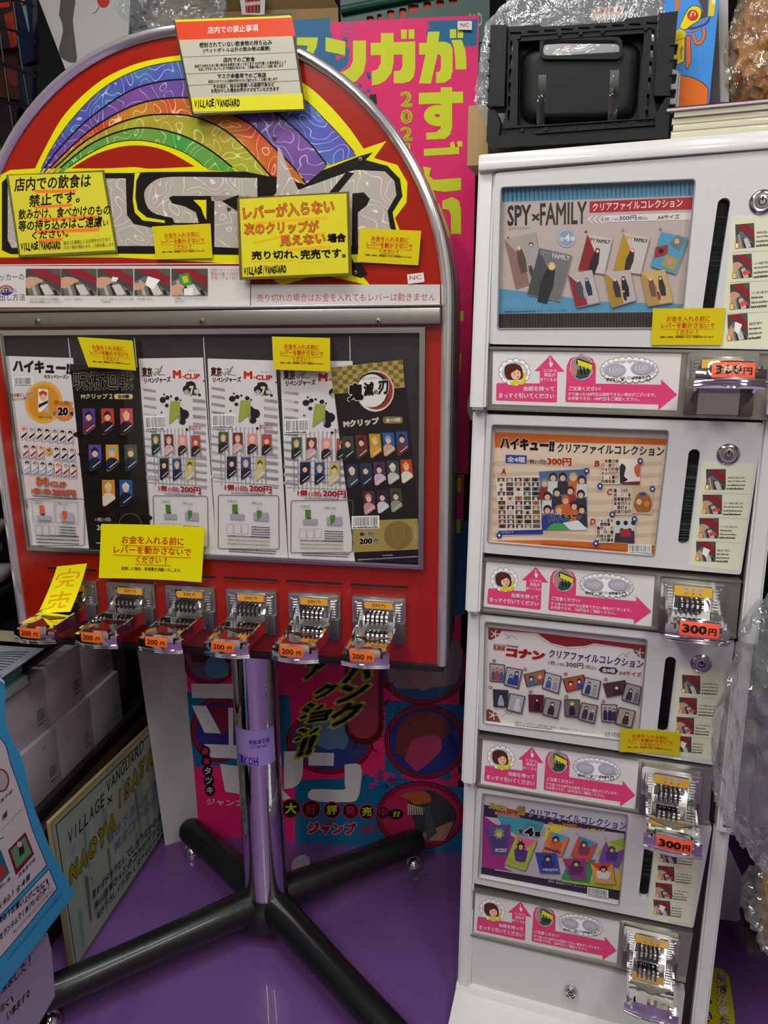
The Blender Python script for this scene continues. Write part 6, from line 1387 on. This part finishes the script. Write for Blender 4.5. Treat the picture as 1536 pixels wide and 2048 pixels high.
S.poly(smooth([(300, 380), (370, 350), (430, 400), (410, 460), (330, 500), (290, 480)], 3), '#e0c414'); S.poly([(290, 500), (420, 460), (410, 740), (340, 775), (275, 760)], '#e8cf12'); S.line([(290, 500), (420, 460), (410, 740), (340, 775), (275, 760)], 6, '#2a1c10'); S.poly([(365, 715), (365, 600), (352, 600), (385, 550), (405, 600), (388, 600), (383, 715)], '#8c8458')
S.line(smooth([(440, 380), (540, 370), (630, 300), (650, 230)]), 22, '#2a1c10'); S.line(smooth([(440, 380), (540, 370), (630, 300), (650, 230)]), 16, '#e06c5c'); S.line(smooth([(460, 340), (560, 330), (680, 280), (720, 200)]), 24, '#2c4484')
S.poly([(430, 440), (490, 420), (500, 740), (450, 845), (425, 800)], '#2a1c10'); S.poly([(436, 446), (484, 430), (494, 736), (450, 832), (432, 796)], '#e0702c')
S.line(smooth([(520, 420), (560, 520), (620, 500), (650, 420), (645, 340)]), 44, '#2a1c10'); S.line(smooth([(520, 420), (560, 520), (620, 500), (650, 420), (645, 340)]), 34, '#e0702c')
S.poly([(560, -50), (700, -50), (690, 200), (600, 230), (640, 120)], '#4c4448'); S.poly([(720, -50), (800, -50), (770, 190), (700, 200)], '#e0c414'); S.poly([(745, -50), (790, -50), (785, 45), (750, 50)], '#e0e0e0'); S.poly([(300, -50), (370, -50), (340, 160), (300, 170)], '#c87838')
S.poly(smooth([(345, 900), (500, 930), (640, 1000), (705, 1070)])+[(690, 1260), (340, 1310)], '#2a1c10'); S.poly(smooth([(352, 908), (500, 940), (636, 1008), (698, 1076)])+[(684, 1254), (345, 1304)], '#e5701c')
S.poly([(265, 835), (340, 855), (365, 890), (340, 1310), (235, 1340)], '#d4d4d8'); S.line([(330, 860), (350, 885), (315, 1300)], 6, '#2a2a38')
S.v = [(x, y, max(z, zb0+.0005)) for x, y, z in S.v]
solo('picture_panel', S, colmat('gloss_card_print'), FB, 'blue panel with yellow and orange drawing right of the black crate', 'panel', fix=False, smooth=False)
q = [(FB.px(x, y, .085).x, max(FB.px(x, y, .085).z, zb0+.0005)) for x, y in ((1434, -30), (1456, -30), (1458, 204), (1440, 204))]
solo('white_board', MB().plate(q, [], .085, .095), mat('white_card', '#a8a4a8', .5), FB, 'narrow white board between the blue panel and the orange bag', 'board')
q = [(FB.px(x, y, .08).x, max(FB.px(x, y, .08).z, zb0+.0005)) for x, y in ((1422, -30), (1436, -30), (1440, 205), (1416, 206))]
solo('dark_board', MB().plate(q, [], .08, .084), mat('dark_board', '#221f1e', .4), FB, 'dark board edge beside the blue panel', 'board')
p = FB.px(1510, 90, .07)
solo('orange_bundle', crumple((p.x+.04, .09, zb0+.084), (.062, .035, .082), 11, .3), mat('orange_cloth', '#a06c20', .45, var=.35, vscale=18, bump=.4, bscale=30, coat=.3), FB, 'yellow orange bundle at the upper right corner', 'bundle')
solo('plastic_bag', crumple((p.x+.045, .085, zb0+.088), (.078, .055, .088), 12, .2), clear('amber_film', (.9, .84, .72), .05, .12, (.7, .6, .45), bump=.9, bscale=18, rough=.05, bdist=.02), FB, 'clear crinkled bag around the orange bundle, upper right corner', 'bag')

# ------------------------------------------------------------------ left side: low shelf, boxes, rolls, sign, posters
LS_ = thing('low_shelf', FL, 'long black low shelf along the left side carrying white boxes', 'shelf')
DK = mat('black_shelf', '#23221f', .45, var=.2)
part('shelf_board', MB().box(-1.0, .62, .085, .42, .318, .345, bev=.002), DK, LS_)
part('front_rail', MB().box(-1.0, .62, .06, .085, .27, .316, bev=.002), mat('brown_rail', '#30221a', .55, var=.3, vscale=30), LS_)
part('lower_body', MB().box(-1.0, .62, .09, .42, .0, .316), mat('shelf_body', '#1c1815', .6, var=.3), LS_)
part('back_panel', MB().box(-1.0, .62, .42, .435, 0, 1.25), DK, LS_)
part('upper_board', MB().box(-1.0, .30, .24, .42, .765, .785, bev=.002), DK, LS_)
BXM = mat('white_box_card', '#b3adb1', .5, var=.03)
x0b, bw, bh = .04, .14, .1405
lab_ = {(0, 1): 'left', (0, 2): 'middle', (0, 3): 'right'}
pos = {(0, 0): 'white box at the left end of the lower row, half hidden by the blue poster', (0, 1): 'second white box from the left in the lower row on the black shelf', (0, 2): 'white box at the right end of the lower row on the black shelf', (1, 0): 'white box at the left end of the upper row, beside the mint pads', (1, 1): 'second white box from the left in the upper row', (1, 2): 'white box at the right end of the upper row, below the second coin lever'}
for r in range(2):
    for k in range(3):
        a = x0b+k*bw+.0006; z0 = .3455+r*(bh+.0005); y0 = .1+.012*r
        b = thing('white_box', FL, pos[(r, k)], 'box', 'white boxes stacked on the low shelf', at=(a+bw/2, y0, z0))
        part('box_body', MB().box(-bw/2, bw/2-.0012, 0, .14, 0, bh-.0002, bev=.0012), BXM, b)
        S = Sheet(WORLD, 0, loc=lambda x, z: (x, -.0006, z)); S.bars(.028, .050, .055, .030, col='#3a3638', seed=3+k+3*r, bg='#a8a3a8'); S.tiny(.03, .056, .052, .056, .004, '#3a3638'); S.tiny(.012, .116, .03, .12, .004, '#b08078'); S.v = [(x, -.0006-.00002*i/len(S.v), z) for i, (x, y, z) in enumerate(S.v)]
        part('barcode_label', S, PRINT, b, fix=False, smooth=False)
# mint pads, print card on top, dark packets
zz = .3455+2*(bh+.0005)
for k, (c, hgt) in enumerate((('#8fb4a8', .02), ('#4fa084', .014), ('#48987c', .014), ('#50a488', .013))):
    solo('memo_pad', MB().box(-.14+.004*k, .112-.006*k, .10+.01*(k % 2), .30, zz+.0004, zz+hgt, bev=.0015), mat('mint_pad' if k else 'pale_pad', '#4fa88c' if k else '#a8bcb4', .55), FL, ('pale pad at the bottom of the mint stack', 'lowest mint green pad of the stack', 'middle mint green pad of the stack', 'topmost mint green pad of the stack')[k], 'pad', 'pads on the white boxes')
    zz += hgt+.0004
for k in range(5):
    z0 = .3455+2*(bh+.0005)+k*.014
    solo('dark_packet', MB().box(.135+.02*k, .44-.012*k, .14+.006*k, .30, z0+.0005, z0+.0135, bev=.003), mat('purple_packet' if k % 2 else 'dark_packet', '#2a1c34' if k % 2 else '#17141a', .2, coat=.5), FL, ('lowest dark glossy packet on the white boxes', 'purple packet second from below on the white boxes', 'black packet in the middle of the stack on the white boxes', 'purple packet fourth in the stack on the white boxes', 'topmost black packet on the white boxes')[k], 'packet', 'dark packets on the white boxes')
mb = MB().box(-.12, .15, .08, .20, zz+.001, zz+.003, '#8e8c98'); zt_ = zz+.0032
for k in range(9): mb.tube([(.03+.012*k, .10, zt_), (.035+.011*k, .13, zt_+.0003), (.05+.008*k, .17, zt_)], .0012, 4, '#2c2c34')
solo('print_card', mb, PAINTED, FL, 'grey card with a dark line drawing on top of the mint pads', 'card')
solo('cream_card', MB().box(.16, .21, .10, .24, .3455+2*(bh+.0005)+5*.014+.001, .3455+2*(bh+.0005)+5*.014+.003, '#a89c84'), PAINTED, FL, 'small cream card beside the grey print card', 'card')
# rolls in clear wrap
rn = random.Random(4)
zr = .785
for k in range(6):
    r_ = .026; z = zr+r_*1.06+.054*k; y = .28 + (.01 if k % 2 else -.01)
    pts = [(x, y+.003*math.sin(x*40+k), z+.002*math.sin(x*31+k*2)) for x in [-.4+.04*i for i in range(19)]]; n_ = len(pts)
    rs = [r_*(1+.06*math.sin(i*1.7+k)) if 2 < i < n_-2 else r_*(.5 if i in (0, n_-1) else .9) for i in range(n_)]
    solo('wrapped_roll', MB().tube(pts, rs, 18), mat('white_wrapped_roll', '#b4ada8', .3, bump=.8, bscale=30, coat=.5, bdist=.006), FL, ('lowest white wrapped roll left of the machine', 'second wrapped roll from below left of the machine', 'third wrapped roll from below left of the machine', 'fourth wrapped roll from below left of the machine', 'fifth wrapped roll from below left of the machine', 'topmost white wrapped roll left of the machine')[k], 'roll', 'wrapped rolls on the upper board')
# hand drawn sign leaning against the shelf
sg = thing('shop_sign', FL, 'green board sign with yellow bubble lettering leaning on the low shelf', 'sign')
zn, zo = Z(0, 1250, 3.84), Z(0, 1600, 3.84)
Q_ = [(100, 1645), (336, 1418), (366, 1610), (146, 1945)]
bq = [(FL.px(x, y, .0).x, max(0, FL.px(x, y, .0).z)) for x, y in Q_]
part('board', MB().plate(rnd(bq, .004), [], .0, .009), mat('sign_wood_edge', '#9c8c64', .6, var=.1), sg)
S = Sheet(FL, -.0002)
def into(q, k):
    c = (sum(p[0] for p in q)/4, sum(p[1] for p in q)/4); return [(c[0]+(x-c[0])*k, c[1]+(y-c[1])*k) for x, y in q]
S.poly([(104, 1647), (336, 1424), (365, 1612), (150, 1940)], '#9fae9c')
rn = random.Random(3); S.hold = True; S.lv += 1
for k in range(46):
    x = rn.uniform(108, 330); y = 1645-(x-104)*.96+rn.uniform(0, 270); l = rn.uniform(30, 110)
    if y+l*.3 < 1640-(x-104)*.96+6 : continue
    xe, ye = x+l*.32, y+l*.1
    pts = [(x, y), (x+8, y-3), (x+l*.12+6, y+l), (x+l*.12, y+l)]
    if all(104+(b-1647)*.155+6 < a < 362 and 1650-(a-104)*.96 < b < 1932-(a-150)*1.53 for a, b in pts): S.poly(pts, rn.choice(['#8fa693', '#a9b3a4', '#7e9c84', '#99a8a8', '#a8b08c']))
S.hold = False; S.lv += 1
S.line([(112, 1650), (336, 1434)], 2, '#15140f'); S.line([(112, 1650), (153, 1932), (364, 1611)], 2, '#15140f')
S.line([(104, 1646), (336, 1422)], 3, '#b0a040')
S.tr = zn
def slant(t, x0, y0, x1, y1, h, col, b=.02, oc=None, ow=.04):
    n = len(t)
    for i, c in enumerate(t):
        if c == ' ': continue
        k_ = .42*min(1, glyphs(c)[2]/.5); a, e = (i+.5-k_)/n, (i+.5+k_)/n; S.T(c, x0+(x1-x0)*a, y0+(y1-y0)*a, x0+(x1-x0)*e, y0+(y1-y0)*e, h, col, b, oc, ow)
slant('VILLAGE', 520, 1700, 805, 1380, 105, '#15140f', 0.008); slant('VANGUARD', 815, 1305, 1105, 960, 95, '#15140f', 0.008); slant('×', 815, 1400, 870, 1345, 60, '#15140f', 0)
slant('NAOYA', 530, 2010, 890, 1560, 150, '#b3a70c', .05, '#1a170c', .045); slant('ISAYAMA', 890, 1440, 1290, 900, 140, '#b3a70c', .05, '#1a170c', .045)
slant('描き下ろしイラスト', 820, 1700, 1310, 1130, 80, '#7c82b4', .02); slant('限定コラボグッズ', 870, 1760, 1310, 1220, 80, '#6c88a8', .015)
S.tr = zo
slant('思わずドキッとしてしまうなかのネモ描く', 700, 770, 1330, 30, 62, '#15140f', .015); slant('諌山直筆さんとのコラボグッズ発売!', 715, 850, 1330, 92, 60, '#15140f', .015); slant('描き下ろしイラスト(ヌヴィレヴァニロコメ', 730, 925, 1340, 135, 55, '#15140f', .015)
part('printed_face', S, PRINT, sg, fix=False, smooth=False)
# stand and posters nearest the camera
stn = thing('poster_stand', FL, 'dark stand at the left edge behind the blue poster', 'stand')
part('stand_body', MB().box(-.75, -.30, -.05, .055, 0, .60, bev=.003), DK, stn)
pcurl = None
S = Sheet(FL, -.13, None, pcurl)
B_ = '#3f9fd0'
edge = smooth([(-70, 1290), (3, 1353), (10, 1420), (16, 1462), (45, 1520), (60, 1590), (82, 1650), (108, 1712), (150, 1788)], 5)
S.poly(edge+[(75, 1886), (0, 1985), (-90, 2100)], B_)
wh = smooth([(-70, 1440), (2, 1478), (22, 1530), (44, 1592), (66, 1662), (94, 1730)], 5)
S.poly(wh+[(47, 1780), (0, 1832), (-70, 1900)], '#cfc6cc'); S.line(wh+[(47, 1780), (0, 1832)], 1.6, '#18205a')
S.poly([(98, 1738), (114, 1777), (60, 1845), (0, 1916), (-60, 1980), (-60, 1900), (0, 1842)], '#cfc6cc'); S.line([(0, 1842), (98, 1738), (114, 1777), (60, 1845), (0, 1916)], 1.6, '#18205a')
S.tr = zo
S.poly([(60, 385), (195, 245), (262, 415), (122, 580)], '#7e1838'); S.poly([(82, 388), (190, 280), (240, 405), (128, 528)], '#5c9a68'); S.poly([(140, 350), (175, 330), (190, 400), (150, 440)], '#2c2430'); S.circ(150, 340, 20, 22, '#c8bcc0')
S.poly([(-40, 430), (5, 380), (72, 560), (0, 640), (-40, 640)], '#1f6c80'); S.poly([(-30, 560), (20, 480), (50, 560), (0, 620)], '#a83c34')
S.line([(0, 238), (165, 72)], 2, '#222'); S.line([(-10, 305), (28, 285)], 6, '#222'); S.circ(8, -150, 62, 90, '#8c2c34'); S.circ(6, -150, 52, 78, '#b8a8ac')
slantS = slant
def sl2(t, x0, y0, x1, y1, h, col, b=.015):
    n = len(t)
    for i, c in enumerate(t):
        k_ = .44*min(1, glyphs(c)[2]/.5); a, e = (i+.5-k_)/n, (i+.5+k_)/n; S.T(c, x0+(x1-x0)*a, y0+(y1-y0)*a, x0+(x1-x0)*e, y0+(y1-y0)*e, h, col, b)
sl2('種', 12, 170, 58, 120, 48, '#222'); sl2('鬼あやめ', -30, 60, 95, -60, 32, '#222'); sl2('百鬼あやめ', 140, 602, 270, 462, 32, '#222'); sl2('るしあ', -10, 690, 78, 612, 30, '#222')
sl2('(税込)', -10, 850, 108, 720, 50, '#222'); sl2('全4種', 118, 722, 228, 602, 50, '#222')
sl2('(税込)お買い上げごとに、', -50, 985, 372, 635, 52, '#15102c', .03); sl2('をランダムで1枚プレゼント!', -10, 1080, 380, 670, 50, '#15102c', .03); sl2('※なくなり次第、終了となります。', 92, 1032, 400, 692, 26, '#4c4858', 0)
S.tiny(50, 1225, 470, 715, 13, '#24587c')
S.tr = None
S.quad([(-60, 1310), (5, 1362), (6, 1368), (-60, 1318)], '#d8dce0')
solo('promo_poster', S, colmat('poster_paper', .4, bump=.2, bscale=10), FL, 'crumpled sky blue framed poster hanging at the left edge of the picture', 'poster', fix=False, smooth=False)
S = Sheet(FL, -.09)
S.poly([(40, 1850), (95, 1865), (103, 1900), (108, 1960), (110, 1992), (78, 2048), (40, 2110), (-80, 2110), (-80, 1950)], '#a79fb4'); S.tr = zo
sl2('来ました!', 10, 1500, 252, 1250, 80, '#17121c', .02); sl2('告く、', 0, 1640, 110, 1540, 60, '#17121c', .02); sl2('い事ます。', 50, 1700, 232, 1500, 62, '#17121c', .02)
solo('handwritten_poster', S, colmat('poster_paper'), FL, 'pale lilac handwritten sheet below the blue framed poster', 'poster', fix=False, smooth=False)

# ------------------------------------------------------------------ right side and floor bits
p = FB.px(1536, 1460, -.12)
hang = solo('plastic_bag', crumple((p.x+.035, -.12, p.z+.01), (.09, .085, .19), 21, .3, 6, sharp=.8), clear('big_clear_film', (.86, .87, .88), .07, .12, (.7, .72, .75), bump=1, bscale=7, rough=.04, bdist=.03), FB, 'big crumpled clear plastic bag at the right edge', 'bag')
sr = thing('side_rack', FB, 'dark rack along the right edge of the picture', 'rack')
part('rack_body', MB().box(.50, .9, .16, .7, 0, 1.5), mat('rack_dark', '#17130f', .7, var=.3), sr)
part('rack_board', MB().box(.345, .9, .05, .16, .235, .25, bev=.002), WOOD, sr)
part('rack_board', MB().box(.43, .9, .05, .16, .52, .53, bev=.002), WOOD, sr)
p = FB.px(1536, 1460, -.12)
part('hanging_hook', MB().tube([(.56, .2, p.z+.30), (.5, .0, p.z+.30), (p.x+.10, -.12, p.z+.29), (p.x+.085, -.12, p.z+.22), (p.x+.07, -.12, p.z+.14)], .004, 8), WIRE, sr)
p = FB.px(1536, 1830, .08)
solo('yellow_pack', MB().box(p.x-.012, p.x+.08, .07, .14, .2505, .36, '#b89a10', .004).box(p.x-.014, p.x+.08, .062, .07, .27, .345, '#8c6c0c', .003), PAINTED, FB, 'yellow packs on the dark rack at the right edge', 'packet')
solo('plastic_bag', crumple((p.x+.03, .09, .325), (.065, .075, .072), 31, .3), clear('big_clear_film'), FB, 'small crumpled clear bag around the yellow packs, right edge', 'bag')
q = [(FB.px(x, y, -.02).x, FB.px(x, y, -.02).z) for x, y in ((1524, 1952), (1560, 1925), (1560, 2010), (1530, 1985))]
# yellow sign lying on the purple floor
def onfloor(x, y, z=.004):
    r = FW + RR*((x-768)/FPX) + DR*((y-1024)/FPX); pt = EYEP+r*((z-EYE)/r.z); return pt
S = Sheet(WORLD, 0, loc=None)
class FloorSheet(Sheet):
    def P(s, x, y):
        if s.tr: x, y = s.tr(x, y)
        v = onfloor(x, y, s.d); v.z += s.lv*6e-5
        return v
S = FloorSheet(WORLD, .006); o_ = [(1390, 2110), (1392, 1945), (1400, 1930), (1445, 1938), (1458, 1952), (1468, 2020), (1475, 2110)]
S.poly(o_, '#a8a410'); base = [onfloor(x, y, .006) for x, y in o_]; low = [Vector((v.x, v.y, .0005)) for v in base]; n = len(o_)
S.add(base+low, [(i, (i+1) % n, n+(i+1) % n, n+i) for i in range(n)], '#6c6810')
for k, ch in enumerate('ザナキコ'): S.T(ch, 1398+k*1, 1990+k*27, 1424+k*1, 1993+k*27, 24, '#dcd8d0', .05, '#c87018', .05)
for k, ch in enumerate('福博が祝お'): S.T(ch, 1430+k*2, 1965+k*22, 1453+k*2, 1968+k*22, 19, '#dcd8d0', .04, '#c87018', .04)
solo('floor_sign', S, PRINT, WORLD, 'yellow rounded sign with white lettering lying on the floor right of the cabinet', 'sign', fix=False, smooth=False)
# scrap of clear film and dust on the floor
v = onfloor(602, 1735)
solo('film_scrap', crumple((v.x, v.y, .009), (.022, .03, .008), 41, .4, 4), clear('scrap_film', (.9, .85, .92), .08, .35, (.75, .68, .78), bump=.8, bscale=60), WORLD, 'small scrap of clear film on the floor right of the pole', 'scrap')
v = onfloor(828, 1752); rn = random.Random(9); mb = MB()
for k in range(70):
    a = rn.uniform(0, 6.28); r = abs(rn.gauss(0, .018)); x, y = v.x+r*math.cos(a), v.y+r*math.sin(a)*.8; b = rn.uniform(0, 6.28); l = rn.uniform(.006, .016)
    mb.tube([(x, y, .002), (x+l*.5*math.cos(b), y+l*.5*math.sin(b), rn.uniform(.003, .009)), (x+l*math.cos(b+.6), y+l*math.sin(b+.6), .002)], .0004, 3, '#5a525c')
mb.lathe((v.x+.004, v.y-.006, .001), (0, .3, 1), [(.008, 0), (.008, .0015)], 14, '#8c8480')
d_ = solo('dust_clump', mb, PAINTED, WORLD, 'grey clump of dust beside the rear right levelling foot', 'dust', kind='stuff')
